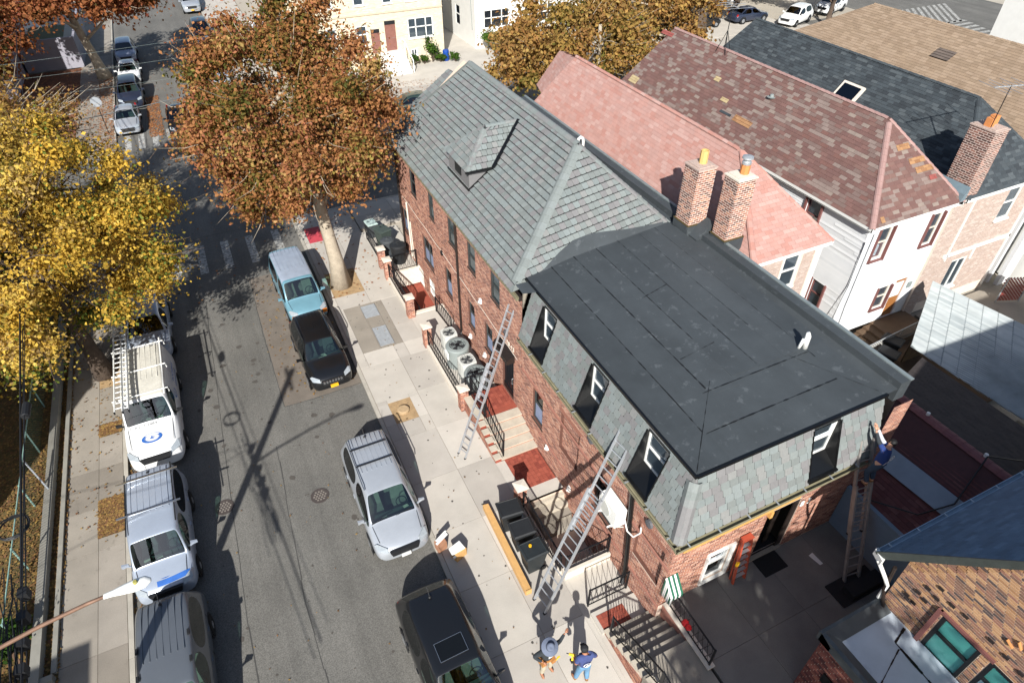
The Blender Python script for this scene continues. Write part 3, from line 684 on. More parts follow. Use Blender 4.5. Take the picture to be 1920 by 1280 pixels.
def deep_window(parent, c0, c1, along, zlo, zhi, face_lo, face_hi, plane):
    """recessed window: opening corners on the sloped face, vertical window set back at `plane`"""
    wp = thing_part('dormer_window', parent)
    def P(t, off, z): return Vector((off, t, z)) if along == 'y' else Vector((t, off, z))
    mb = MB()
    mb.poly([P(c0, face_lo-.03, zlo), P(c1, face_lo-.03, zlo), P(c1, plane, zlo+.32), P(c0, plane, zlo+.32)])
    mb.poly([P(c0, face_lo-.02, zlo), P(c0, plane, zlo+.32), P(c0, plane, zhi), P(c0, face_hi-.02, zhi)])
    mb.poly([P(c1, face_lo-.02, zlo), P(c1, plane, zlo+.32), P(c1, plane, zhi), P(c1, face_hi-.02, zhi)])
    mb.poly([P(c0, face_hi-.02, zhi), P(c1, face_hi-.02, zhi), P(c1, plane, zhi), P(c0, plane, zhi)])
    mb.build('black_cheek', m_black, wp, fix=False)
    mb = MB(); q = face_lo-.06
    if along == 'y': mb.box(q-.04, q+.04, c0-.06, c1+.06, zlo-.05, zlo+.02)
    else: mb.box(c0-.06, c1+.06, q-.04, q+.04, zlo-.05, zlo+.02)
    mb.bar(P(c0-.02, face_lo-.03, zlo), P(c0-.02, face_hi-.03, zhi), .04, .03); mb.bar(P(c1+.02, face_lo-.03, zlo), P(c1+.02, face_hi-.03, zhi), .04, .03)
    mb.build('flashing', m_black, wp)
    if along == 'y': window(wp, (plane-.01, c1-.01, zlo+.33), (0, -1, 0), c1-c0-.02, zhi-zlo-.36, m_white, None, None, m_blind, d=.03, ft=.05, name='sash')
    else: window(wp, (c0+.01, plane-.01, zlo+.33), (1, 0, 0), c1-c0-.02, zhi-zlo-.36, m_white, None, None, m_blind, d=.03, ft=.05, name='sash')
fx_ = lambda z: MBW + (z-MZ0)/(MZ1-MZ0)*(MTW-MBW)
for a, b in WIN: deep_window(b1, a, b, 'y', 4.78, 6.4, fx_(4.78), fx_(6.4), 8.44)
deep_window(b1, WS[0], WS[1], 'x', 4.8, 6.4, 6.52+.045, 6.52+.485, 7.05)

# ---------------------------------------------------------------- flat roof
fr = thing_part('flat_roof', b1)
X0, X1, YF, YB = 8.42, 15.05, 7.0, 17.3
IN = [(8.42, 7.0, ZF), (X1, 7.0, ZF), (X1, YB, ZF), (8.42, 16.55, ZF)]
rid = [(10.6, 9.4), (14.0, 9.4)]
def zt(x, y): return ZF + .10*min(1, max(0, (x-8.42)/2.2))*min(1, max(0, (y-7.0)/2.4))
mb = MB(); n = 30
xs = [8.42+(X1-8.42)*i/24 for i in range(25)]; ys = [7.0+(17.9-7.0)*j/32 for j in range(33)]
for i in range(24):
    for j in range(32): mb.poly([(xs[i], ys[j], zt(xs[i], ys[j])), (xs[i+1], ys[j], zt(xs[i+1], ys[j])), (xs[i+1], ys[j+1], zt(xs[i+1], ys[j+1])), (xs[i], ys[j+1], zt(xs[i], ys[j+1]))])
mb.poly([(8.42, 16.2, ZF), (7.95, 16.25, ZF-.02), (7.95, 15.7, ZF-.04), (8.42, 15.5, ZF)])
mb.build('membrane', m_memb, fr)
# overlapping membrane sheets, each one a piece
random.seed(8)
sx = [8.5, 9.5, 10.5, 11.5, 12.5, 13.5, 14.3, 15.02]
for k in range(len(sx)-1):
    ylo = 7.05 + (min(1.0*k+.0, 2.4) if k < 3 else 2.35); cuts = [ylo, ylo + random.uniform(3.2, 5.2), 16.9 if k > 0 else 16.3]
    for a, b in zip(cuts, cuts[1:]):
        mb = MB(); m_ = 6
        x0, x1 = sx[k], sx[k+1]+.06
        for q in range(m_):
            ya, yb = a+(b-a)*q/m_, a+(b-a)*(q+1)/m_; h = .006+.002*((k+q) % 2)*0 + .003*(k % 2)
            ja = [random.uniform(-.008, .008) for _ in range(4)]
            mb.extr([(x0, ya, zt(x0, ya)+.002), (x1, ya, zt(x1, ya)+.002), (x1, yb, zt(x1, yb)+.002), (x0, yb, zt(x0, yb)+.002)], (0, 0, h+.004), (k*.37) % 1)
        mb.build('membrane_sheet', m_memb, fr, fix=False)
m_seam = M('seam_tar', '141516', .6)
def seam(pts, w0=.012):
    """one lumpy run of seam tar"""
    mb = MB()
    for (a, b) in zip(pts, pts[1:]):
        a, b = Vector((*a, 0)), Vector((*b, 0)); L_ = (b-a).length; n = max(2, int(L_/.12)); d = (b-a).normalized(); s_ = Vector((-d.y, d.x, 0)); o = len(mb.v)
        for q in range(n+1):
            p = a+(b-a)*q/n; ww = w0*random.uniform(.15, 1.6) if random.random() > .15 else .002; z = zt(p.x, p.y)+.02; mb.v += [(p.x-s_.x*ww, p.y-s_.y*ww, z), (p.x+s_.x*ww, p.y+s_.y*ww, z)]
        for q in range(n): mb.face([o+2*q, o+2*q+1, o+2*q+3, o+2*q+2])
    mb.build('seam', m_seam, fr, fix=False)
seam([(9.45, 8.1), (9.5, 16.6)], .016); seam([(10.5, 9.3), (10.5, 17.1)], .02); seam([(11.5, 11.2), (11.5, 17.2)]); seam([(12.5, 9.5), (12.5, 17)]); seam([(13.5, 11), (13.5, 17)], .008); seam([(14.3, 9), (14.3, 17.2)], .008)
seam([(9.5, 8.0), (14.2, 8.05)], .016); seam([(10.3, 9.2), (14.3, 9.25)], .013); seam([(8.5, 7.1), (10.8, 9.5)], .01); seam([(11.3, 13.6), (12.5, 13.9)], .014); seam([(10.6, 10.6), (12.0, 10.8)], .01); seam([(14.9, 7.2), (13.6, 9.4)], .008)
# black drip edge
mb = MB(); mb.box(8.38, 8.45, 6.98, 16.4, ZF-.06, ZF+.03); mb.box(8.452, 15.05, 6.96, 7.03, ZF-.062, ZF+.028); mb.build('drip_edge', m_black, fr)
# membrane lapped up on the hip end with a curved top edge
mb = MB(); nn = nh if nh.z > 0 else -nh
top = [(.6, .12), (1.5, .3), (2.3, .62), (3.0, .82), (3.8, .8), (4.6, .62), (5.4, .42), (6.3, .25), (7.1, .12)]
for (u0, v0), (u1, v1) in zip(top, top[1:]):
    P = lambda u, v: A + Uh2*u + Vh*v + nn*.075
    q = [P(u0, -.0), P(u1, -.0), P(u1, v1), P(u0, v0)]
    mb.poly(q); mb.poly([q[0], q[1], Vector((q[1].x+.1, q[1].y-.55, ZF+.02)), Vector((q[0].x+.1, q[0].y-.55, ZF+.02))])
mb.build('membrane_apron', m_memb, fr)
# side gutter strip and parapet along the party wall
mb = MB()
mb.poly([(13.6, 17.2, 6.66), (15.35, 17.2, 6.66), (15.35, 31.3, 6.66), (13.6, 31.3, 6.66)])
mb.poly([(15.04, 7.02, ZF), (15.45, 7.0, ZF+.06), (15.45, 17.3, ZF+.06), (15.04, 17.3, ZF)])
mb.build('side_strip', m_memb, fr)
for k in range(13):
    mb = MB(); mb.box(15.02, 15.4, 17.5+k*1.06, 18.5+k*1.06, 6.662, 6.676+.004*(k % 2)); mb.build('membrane_strip', m_memb, fr, fix=False)
pp = thing_part('parapet', b1)
mb = MB(); mb.box(15.42, 15.84, 6.98, 31.3, 6.2, 6.9)
for y in (13.6,): pass
mb.build('parapet_wall', m_memb, pp)
mb = MB(); mb.box(15.76, 15.88, 6.95, 31.35, 6.9, 6.94); mb.build('coping', M('pale_flashing', ['7d8687', '8f9897'], .5, (5, .15), metallic=.4), pp)
# chimneys (things that stand on the party wall)
m_chb = M('chimney_brick', ['5a423c', '754f43', '8f6151', '9c6d59', '634840', '82594b', 'a87860', '74544b'], .88, (20, .12), (80, .3, .003))
m_chm = M('chimney_mortar', ['d2bfb2', 'd8c8bc'], .95, (10, .15), (60, .3, .004))
def chimney(label, x0, x1, y0, y1, z0, z1, capn, brick=m_chb, mort=m_chm, lim=150, base=True, zbase=None):
    t = thing('chimney', label, 'chimney', ((x0+x1)/2, (y0+y1)/2, z0))
    mb = MB(); mb.box(x0, x1, y0, y1, z0-(1 if base else 0), z1); mb.build('mortar_core', mort, t)
    H = z1-z0; k = lambda a: a
    ct = lambda u, v: (random.random()*.9)
    field(t, 'brick', brick, (x0, y1, z0), (0, -1, 0), (0, 0, 1), [(0, 0), (y1-y0, 0), (y1-y0, H), (0, H)], .225, .088, .024, .005, .005, (), ct, lim)
    field(t, 'brick', brick, (x0, y0, z0), (1, 0, 0), (0, 0, 1), [(0, 0), (x1-x0, 0), (x1-x0, H), (0, H)], .225, .088, .024, .005, .005, (), ct, lim)
    mb = MB()
    if base:
        mb.box(x0-.05, x1+.05, y0-.05, y1+.05, z0-.7, z0+.02); mb.build('base_flashing', m_memb, t)
        mb = MB(); mb.box(x0-.06, x1+.06, y0-.06, y1+.06, z0+.02, z0+.05); mb.build('flashing_band', M('brass_band', '5f5334', .5, metallic=.4), t)
    mb = MB(); mb.box(x0-.03, x1+.03, y0-.03, y1+.03, z1, z1+.05); mb.box(x0+.06, x1-.06, y0+.06, y1-.06, z1+.05, z1+.09); mb.build('crown', M('chimney_crown', ['b09a90', 'a9988c'], .95, (12, .2), (40, .6, .02)) if capn != 'cap' else m_cap, t)
    cx, cy = (x0+x1)/2, (y0+y1)/2
    if capn == 'pot':
        mb = MB(); mb.lathe([(.15, 0), (.15, .5), (.11, .5), (.11, .1)], (cx+.05, cy, z1+.06), 8); mb.build('flue_pot', M('clay_yellow', 'c9a768', .85, (8, .1)), t)
    elif capn == 'cap':
        mb = MB(); mb.lathe([(.16, 0), (.16, .36), (.12, .36)], (cx+.1, cy, z1+.06), 8); mb.build('flue_pot', M('clay_orange', 'c47f4a', .85, (8, .1)), t)
        mb = MB(); mb.lathe([(.13, .36), (.16, .38), (.16, .46), (.12, .5), (.12, .56), (.2, .58), (.19, .64), (.08, .68)], (cx+.1, cy, z1+.06), 18); mb.build('flue_cap', m_steel, t, smooth=False)
    else:
        for q in (-.2, .2):
            mb = MB(); mb.box(cx+q-.13, cx+q+.13, cy-.1+q*.3, cy+.16+q*.3, z1+.06, z1+.42); mb.build('flue_pot', M('clay_orange', 'c47f4a'), t)
    return t
random.seed(12)
chimney('tall brick chimney with a yellow clay pot behind the flat roof', 15.16, 15.95, 16.3, 17.08, 7.0, 9.22, 'pot')
chimney('tall brick chimney with a round metal flue cap beside the pink roof', 15.72, 16.52, 14.9, 15.6, 6.98, 9.32, 'cap')
mb = MB(); mb.extr([(15.2, 15.75, 6.7), (15.95, 15.75, 6.7), (15.95, 15.75, 7.25), (15.55, 15.75, 7.05)], (0, .5, 0)); mb.build('cricket', m_memb, fr)
# roof vent pipes
def gooseneck(x, y, z, label, bent=True):
    mb = MB()
    if bent: mb.tube([(x, y, z), (x, y, z+.55), (x-.03, y+.02, z+.68), (x-.12, y+.05, z+.74), (x-.21, y+.08, z+.66), (x-.22, y+.08, z+.5)], .07, 10)
    else: mb.tube([(x, y, z), (x, y, z+.5)], [.075, .065], 10)
    o = mb.build('vent_pipe', m_white, None, smooth=True); tag(o, label, 'vent pipe'); return o
gooseneck(15.3, 24.3, 6.66, 'white bent vent pipe beside the grey shingled ridge')
mb = MB(); mb.tube([(14.3, 9.45, ZF+.1), (14.3, 9.45, ZF+.55), (14.27, 9.47, ZF+.68)], [.1, .085, .05], 12); mb.tube([(14.13, 9.5, ZF+.1), (14.2, 9.48, ZF+.45)], .05, 8)
tag(mb.build('vent_pipe', m_white, None, smooth=True), 'white upright vent pipe alone on the black flat roof', 'vent pipe')
mb = MB(); mb.tube([(15.0, 19.2, 6.66), (15.0, 19.2, 6.92)], .05, 10); tag(mb.build('vent_pipe', m_white, None), 'short white pipe stub beside the hip shingles', 'vent pipe')
# ================================================================ street side areaways, stairs, fences
random.seed(14)
mb = MB()
for r in rects_minus(6.25, FX, -2, 33, PITS + [(6.8, 8.3, 3, 7.7), (6.28, FX, 12.35, 17.65)]): mb.box(r[0], r[1]-.002, r[2], r[3], -.13, .0)
structure(mb.build('areaway_paving', m_conc))
mb = MB()   # sunken areas
for (a, b, c, d), zf in zip(PITS, (-1.15, -1.0)):
    mb.poly([(a, c, zf), (b, c, zf), (b, d, zf), (a, d, zf)])
    for p, q in (((a, c), (b, c)), ((a, c), (a, d)), ((a, d), (b, d))): mb.poly([(p[0], p[1], zf), (q[0], q[1], zf), (q[0], q[1], .0), (p[0], p[1], .0)])
structure(mb.build('sunken_area', m_mortar))
mb = MB(); mb.poly([(6.42, 24.6, -.99), (8.03, 24.6, -.99), (8.03, 28.3, -.99), (6.42, 28.3, -.99)]); structure(mb.build('sunken_floor', m_redtile))
def tiles(name, x0, x1, y0, y1, z, st=.2, mat=m_redtile, parent=None, lim=120):
    root = parent or structure(bpy.data.objects.new(name, None))
    if parent is None: COL.objects.link(root)
    field(root, 'tile', mat, (x0, y0, z), (1, 0, 0), (0, 1, 0), [(0, 0), (x1-x0, 0), (x1-x0, y1-y0), (0, y1-y0)], st, st, .008, .012, .012, (), lambda u, v: random.random(), lim, 0)
    return root
# stoop to the front door
st = thing('stoop', 'pale stone stoop of five steps up to the front door with red tiled landing', 'steps', (7.2, 16, 0))
mb = MB(); mb.box(6.62, FX-.005, 16.12, 17.62, -.1, .62); mb.build('landing', m_redtile, st)
tiles('landing_tiles', 6.66, 7.98, 16.5, 17.6, .62, .16, parent=st, lim=80)
for k in range(5):
    mb = MB(); y = 14.42+k*.345; z = .124*(k+1)
    mb.box(6.5, FX-.005, y-.03, y+.37, z-.05, z+.002*k); mb.build('step', m_step, st)
    mb = MB(); mb.box(6.55, FX-.005, y, y+.345, -.05, z-.05); mb.build('riser', m_brick, st)
mb = MB(); mb.box(6.27, 6.5, 14.4, 17.6, -.1, .12)
for k in range(5): mb.box(6.28, 6.5, 14.45+k*.345, 14.45+(k+1)*.345+.2, .1, .16+.124*k)
mb.build('cheek_wall', m_redtile, st)
field(st, 'brick', m_brick, (6.265, 17.6, -.02), (0, -1, 0), (0, 0, 1), [(0, 0), (3.2, 0), (3.2, .1), (1.5, .7), (0, .7)], .215, .078, .013, .006, .006, (), btint, 80)
for k in range(5): mb = MB(); mb.box(6.24, 6.53, 14.4+k*.345, 14.4+(k+.8)*.345, .16+.124*k, .2+.124*k); mb.build('cheek_stone', m_step, st)
mb = MB(); mb.box(6.24, 6.55, 16.1, 17.45, .72, .77); mb.build('cheek_stone', m_step, st)
# lower red landing and basement stairs
tiles('red_landing', 6.62, 8.0, 12.85, 14.4, .0, .16)
mb = MB(); mb.box(6.28, 6.62, 12.75, 14.4, -.12, .014); mb.box(6.28, 8.04, 12.35, 12.85, -.12, .0); structure(mb.build('landing_border', m_conc))
bs = thing('basement_steps', 'steps going down to the basement behind the row of wheelie bins', 'steps', (7.3, 11.8, 0))
for k in range(5): mb = MB(); mb.box(6.75, 8.03, 12.5-k*.3, 12.82-k*.3, -1.15, -.02-.2*k); mb.build('step', m_step if k < 3 else m_concd, bs)
def pillar(x, y, label, h=1.12, s=.34, z0=0):
    t = thing('brick_pillar', label, 'gate pillar', (x, y, z0), 0, 'brick pillars along the pavement')
    mb = MB(); mb.box(x-s/2, x+s/2, y-s/2, y+s/2, z0-.05, z0+h); mb.build('mortar_core', m_mortar, t)
    q = lambda u, v: random.random()
    field(t, 'brick', m_brick, (x-s/2, y+s/2, z0), (0, -1, 0), (0, 0, 1), [(0, 0), (s, 0), (s, h), (0, h)], .215, .078, .012, .007, .007, (), btint, 40)
    field(t, 'brick', m_brick, (x-s/2, y-s/2, z0), (1, 0, 0), (0, 0, 1), [(0, 0), (s, 0), (s, h), (0, h)], .215, .078, .012, .007, .007, (), btint, 40)
    mb = MB(); c = s/2+.05; mb.box(x-c, x+c, y-c, y+c, z0+h, z0+h+.06); mb.add([(x-c, y-c, z0+h+.06), (x+c, y-c, z0+h+.06), (x+c, y+c, z0+h+.06), (x-c, y+c, z0+h+.06), (x, y, z0+h+.1)], [[0,1,4],[1,2,4],[2,3,4],[3,0,4]]); mb.build('stone_cap', m_cap, t)
for (x, y), l in zip([(6.32, 29.1), (6.3, 27.95), (6.3, 24.4), (6.3, 22.0), (6.28, 17.62), (6.26, 12.3)],
        ['farthest brick pillar by the bins near the street tree', 'brick pillar at the far end of the sunken driveway fence', 'brick pillar at the near end of the sunken driveway fence', 'brick pillar at the far end of the air conditioner fence', 'brick pillar between the air conditioners and the stoop', 'brick pillar with white cap behind the wheelie bins']): pillar(x, y, l)
def fence(label, a, b, z0, z1, h=.85, step=.11, name='iron_fence', scroll=True, posts=True, group='black iron fences in front of the brick house'):
    a = Vector((a[0], a[1], z0)); b = Vector((b[0], b[1], z1)); t = thing(name, label, 'railing', a, 0, group); d = b-a; L_ = d.length; n = max(2, int(L_/step)); dn = d.normalized()
    Zv = Vector((0, 0, 1))
    for hh, nm in ((.06, 'lower_rail'), (h, 'top_rail')): mb = MB(); mb.bar(a+Zv*hh, b+Zv*hh, .045 if hh > .1 else .03, .03); mb.build(nm, m_iron2, t)
    for k in (0, 1): mb = MB(); p = a+d*k; mb.bar(p+Vector((0,0,0)), p+Zv*(h+.04)+dn*.0001, .05, .05); mb.build('post', m_iron2, t)
    for k in range(1, n):
        p = a+d*(k/n); mb = MB()
        if scroll and k % 2: mb.tube([p+Zv*.06, p+Zv*h*.3+dn*.045, p+Zv*h*.5, p+Zv*h*.7-dn*.045, p+Zv*h], .009, 4)
        elif scroll: mb.tube([p+Zv*.06, p+Zv*h*.3-dn*.045, p+Zv*h*.5, p+Zv*h*.7+dn*.045, p+Zv*h], .009, 4)
        else: mb.tube([p+Zv*.06, p+Zv*h], .01, 4)
        mb.build('baluster', m_iron2, t)
    return t
fence('iron fence beside the sunken driveway, between two pillars', (6.3, 27.75), (6.3, 24.6), .15, .15, .8)
fence('iron fence in front of the four air conditioners', (6.28, 21.8), (6.28, 17.85), .18, .18, .8)
fence('iron fence across the areaway in front of the green wheelie bins', (6.5, 28.25), (7.95, 28.25), .1, .1, 1.0)
fence('black iron screen between air conditioners and stoop', (6.45, 17.72), (7.6, 17.72), .6, .6, .95, .07)
fence('sloping stoop railing under the long ladder', (6.62, 14.5), (6.62, 16.2), .16, .7, .82, .09)
fence('stoop landing railing beside the front steps', (6.62, 16.25), (6.62, 17.6), .75, .75, .85, .09)
fence('iron fence behind the row of wheelie bins', (6.28, 12.1), (6.28, 9.4), .15, .15, .85, .09, scroll=False)
fence('scrolled fence on the low wall beside the extension ladder', (6.35, 9.2), (7.95, 9.2), .38, .38, .82, .1)
fence('open iron gate in front of the red tiled corner landing', (6.5, 8.0), (7.9, 8.0), .08, .08, .95, .1, 'iron_gate')
fence('small iron fence against the brick wall beyond the condensers', (7.5, 24.1), (7.6, 22.3), .1, .1, .85)
fence('railing at the far bins beside the street tree', (6.3, 32.0), (6.3, 29.35), .1, .1, .9)
fence('dark iron railing sloping down into the sunken driveway', (6.55, 27.9), (6.9, 24.9), -.2, -.9, .9, .13, scroll=False)
mb = MB(); mb.box(6.2, 6.4, 24.5, 27.85, -.1, .16); mb.box(6.18, 6.4, 17.8, 21.9, -.1, .18); mb.box(6.2, 6.38, 9.35, 12.2, -.1, .16); mb.box(6.3, 8.0, 9.1, 9.32, -.1, .38); mb.box(6.42, 8.03, 28.15, 28.4, -.9, .1); mb.box(6.45, 8.03, 24.42, 24.62, -1, .05)
tag(mb.build('low_wall', m_cap), 'low stone kerb walls carrying the iron fences in front of the house', 'low wall')
# corner landing and stairs up to the patio
PZ = 1.1
mb = MB(); mb.box(6.45, 8.03, 7.05, 7.75, -.12, .1); structure(mb.build('corner_landing', m_conc))
tiles('corner_red_tiles', 6.55, 7.5, 6.98, 7.6, .1, .16)
cs = thing('patio_steps', 'dark shaded steps climbing from the red corner landing to the patio', 'steps', (7.5, 6, 0))
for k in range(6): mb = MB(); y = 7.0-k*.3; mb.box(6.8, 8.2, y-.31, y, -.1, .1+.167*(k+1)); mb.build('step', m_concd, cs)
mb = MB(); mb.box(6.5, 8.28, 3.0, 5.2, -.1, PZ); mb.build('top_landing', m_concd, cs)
for k in range(7):
    y = 7.1-k*.33; mb = MB(); mb.box(6.52, 6.82, y-.3, y, .12+.16*k, .17+.16*k); mb.build('stringer_stone', m_step, cs)
    mb = MB(); mb.box(6.54, 6.8, y-.33, y, -.1, .12+.16*k); mb.build('stringer_block', m_mortar, cs)
field(cs, 'brick', m_brick, (6.54, 7.1, -.02), (0, -1, 0), (0, 0, 1), [(0, 0), (3, 0), (3, 1.0), (2.4, 1.0), (0, .1)], .215, .078, .012, .006, .006, (), btint, 100)
mb = MB(); mb.box(8.2, 8.36, 4.6, 6.66, .1, 1.16); mb.build('side_wall', M('painted_brick', '96685a'), cs)
mb = MB(); mb.box(8.16, 8.4, 4.55, 6.64, 1.16, 1.22); mb.build('coping', m_cap, cs)
fence('curly black railing on the coping beside the patio', (8.29, 6.6), (8.27, 4.65), 1.2, 1.2, .85, .1)
fence('curly black handrail on the left side of the patio steps', (6.66, 6.95), (6.66, 4.75), .25, 1.3, .85, .1)
fence('black railing of the patio landing at the bottom edge', (6.66, 4.7), (6.66, 3.1), 1.3, 1.3, .85, .1)
mb = MB(); mb.lathe([(.02, 0), (.12, .04), (.09, .12), (.02, .14)], (8.22, 5.75, 1.55), 9); mb.lathe([(.02, 0), (.1, .04), (.07, .1)], (8.2, 5.6, 1.6), 7)
tag(mb.build('flower_bunch', M('red_flowers', 'b81e22', .6, (30, .3))), 'bunch of red flowers tied to the patio railing', 'flowers')
# patio
mb = MB()
for x in range(4):
    for y in range(6): mb.box(8.37+x*1.75+.004, 8.37+(x+1)*1.75-.004, -5+y*1.945+.004, -5+(y+1)*1.945-.004, -.1, PZ, random.random())
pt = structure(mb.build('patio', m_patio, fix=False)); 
mb = MB(); mb.poly([(9.7, 4.9, PZ+.004), (10.4, 6.3, PZ+.004), (10.9, 6.2, PZ+.004), (10.9, 5.1, PZ+.004), (10.4, 4.8, PZ+.004)]) if False else None
mat_ = MB(); mat_.box(11.55, 12.45, 6.0, 6.62, PZ, PZ+.02); mat_.box(11.6, 12.4, 6.05, 6.57, PZ+.02, PZ+.026)
tag(mat_.build('door_mat', M('black_rubber', '17181a', .9, (30, .3))), 'black rubber mat in front of the dark south doorway', 'door mat')
mb = MB(); mb.box(11.45, 12.7, 6.62, 6.75, PZ, PZ+.08); tag(mb.build('threshold_step', m_concd), 'low threshold at the dark south doorway', 'step')
mb = MB(); mb.box(12.95, 14.6, 4.25, 5.0, PZ, PZ+.06); mb.box(13.3, 14.6, 4.3, 4.7, PZ+.06, PZ+.3)
tag(mb.build('cellar_hatch', M('dark_hatch', '1a1a1d', .8, (6, .2))), 'black cellar hatch on the shaded patio beside the porch', 'hatch')
mb = MB(); mb.poly([(13.9, 6.0, PZ+.01), (14.05, 6.0, PZ+.01), (14.02, 5.65, PZ+.012), (13.9, 5.68, PZ+.01)]); mb.extr([(13.2, 5.9, PZ+.002), (13.36, 5.95, PZ+.002), (13.4, 5.45, PZ+.002), (13.22, 5.5, PZ+.002)], (0, 0, .01))
tag(MB().extr([(13.3, 6.0, PZ+.002), (13.48, 6.03, PZ+.002), (13.5, 5.6, PZ+.002), (13.38, 5.6, PZ+.002)], (0, 0, .008)).build('paper_sheet', m_white), 'white sheet of paper lying on the shaded patio', 'paper')
mb = MB(); mb.box(14.82, 14.92, 3.9, 6.66, PZ, 2.95); mb.box(14.8, 14.94, 3.9, 6.66, 2.95, 3.0); tag(mb.build('grey_screen_wall', M('grey_blue_board', '6f7f8d', .7, (3, .08))), 'plain blue-grey screen wall beside the patio ladder', 'wall')
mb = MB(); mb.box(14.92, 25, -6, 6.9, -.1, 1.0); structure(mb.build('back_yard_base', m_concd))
# awning at the corner
aw = thing('awning', 'small green and white scalloped metal awning at the house corner', 'awning', (8.3, 6.5, 2.3))
m_green = M('awning_green', '1f5a44', .5, (8, .1))
for k in range(6):
    x0 = 7.98+k*.07
    mb = MB(); A_, B_ = Vector((x0, 6.66, 2.72)), Vector((x0+.078, 6.66, 2.72))
    mb.poly([A_, B_, B_+Vector((-.05, -.42, -.38)), A_+Vector((-.05, -.42, -.38))]); q = A_+Vector((-.05, -.42, -.38)); q2 = B_+Vector((-.05, -.42, -.38))
    mb.poly([q, q2, q2+Vector((0, 0, -.12)), q2+Vector((-.039, 0, -.17)), q+Vector((0, 0, -.12))])
    mb.build('slat', m_green if k % 2 else m_white, aw)
for k in range(8):
    y0 = 6.66-k*.055; mb = MB(); h0, h1 = 2.72-k*.05, 2.72-(k+1)*.05
    mb.poly([(7.97, y0, h0), (7.97, y0-.055, h1), (7.93, y0-.055, 1.95-.04*(k % 2)), (7.95, y0, 2.0)]); mb.build('side_slat', m_green if k % 3 == 0 else m_white, aw)
# air conditioners
m_acw = M('ac_cream', 'b9bab4', .55, (3, .06)); m_acg = M('ac_grey', '7f8684', .55, (3, .06)); m_fan = M('ac_fan', '3c3e40', .5)
def condenser(x, y, r, h, mat, label, square=True):
    t = thing('air_conditioner', label, 'air conditioner', (x, y, 0), .05, 'outdoor condensers in a row by the brick wall')
    mb = MB()
    if square: mb.lathe([(r*1.35, 0), (r*1.35, h-.03), (r*1.3, h), (r*.86, h), (r*.84, h-.05)], n=16)
    if square:
        v = []
        for (px_, py_, pz_) in mb.v:
            a = math.atan2(py_, px_); rr = math.hypot(px_, py_)
            if rr > r*1.1: k = min(1/max(abs(math.cos(a)), .001), 1/max(abs(math.sin(a)), .001), 1.25); px_, py_ = px_*k*.8, py_*k*.8
            v.append((px_, py_, pz_))
        mb.v = v
    else: mb.lathe([(r*1.2, 0), (r*1.25, h-.06), (r*1.18, h), (r*.86, h+.02), (r*.84, h-.05)], n=28)
    mb.build('housing', mat, t, local=True)
    mb = MB(); mb.lathe([(r*.84, h-.06), (.001, h-.06)], n=24); mb.build('fan_well', M('ac_dark', '0f1012', .7), t, local=True)
    for k in range(4):
        mb = MB(); a = k*math.pi/2+.4; c, s_ = math.cos(a), math.sin(a); c2, s2 = math.cos(a+.75), math.sin(a+.75); q = r*.78
        mb.poly([(0, 0, h-.04), (q*c, q*s_, h-.045), (q*math.cos(a+.37), q*math.sin(a+.37), h-.04), (q*c2, q*s2, h-.03)]); mb.build('fan_blade', m_fan, t, local=True)
    mb = MB(); mb.lathe([(r*.22, h-.03), (r*.22, h), (r*.05, h+.01)], n=12)
    for j in (1, 2, 3, 4):
        rr = r*.84*j/4; n = 20
        for i in range(n): a0, a1 = 2*math.pi*i/n, 2*math.pi*(i+1)/n; mb.bar((rr*math.cos(a0), rr*math.sin(a0), h+.012), (rr*math.cos(a1), rr*math.sin(a1), h+.012), .008)
    for i in range(12): a = math.pi*i/6; mb.bar((0.05*math.cos(a), .05*math.sin(a), h+.012), (r*.85*math.cos(a), r*.85*math.sin(a), h+.012), .007)
    mb.build('fan_guard', m_iron2 if not square else m_fan, t, local=True)
condenser(7.12, 21.35, .31, .98, m_acw, 'cream square condenser farthest from the stoop')
condenser(7.12, 20.3, .42, 1.05, m_acg, 'large round grey condenser, second from the far end', False)
condenser(7.15, 19.3, .33, 1.0, m_acw, 'square cream condenser, third from the far end')
condenser(7.18, 18.4, .40, 1.0, m_acg, 'grey-green condenser nearest the stoop under a black guard', False)
mb = MB(); mb.box(6.53, 6.6, 20.0, 20.35, .6, .95); tag(mb.build('paper_notice', m_white), 'white label stuck on the round grey condenser', 'label')
# mini split on the wall
mspl = thing('mini_split', 'white wall mounted air conditioner behind the extension ladder', 'air conditioner', (7.85, 9.1, 2.8))
mb = MB(); mb.box(7.55, 7.93, 8.65, 9.55, 2.72, 3.42); mb.build('case', m_white, mspl)
mb = MB(); mb.lathe([(.27, 0), (.27, .02), (.03, .02)], (7.53, 9.22, 3.07), 20, axis='x'); mb.build('fan_grille', m_acw, mspl)
for y in (8.8, 9.4): mb = MB(); mb.bar((8.03, y, 2.69), (7.4, y, 2.69), .04, .04); mb.bar((8.03, y, 2.3), (7.5, y, 2.68), .03, .03); mb.build('bracket', m_white, mspl)
mb = MB(); mb.tube([(7.9, 8.64, 2.95), (7.85, 8.4, 2.75), (7.9, 8.15, 2.75), (8.0, 8.0, 3.1), (8.02, 8.05, 3.3)], .025, 6); mb.build('hose', m_white, mspl)
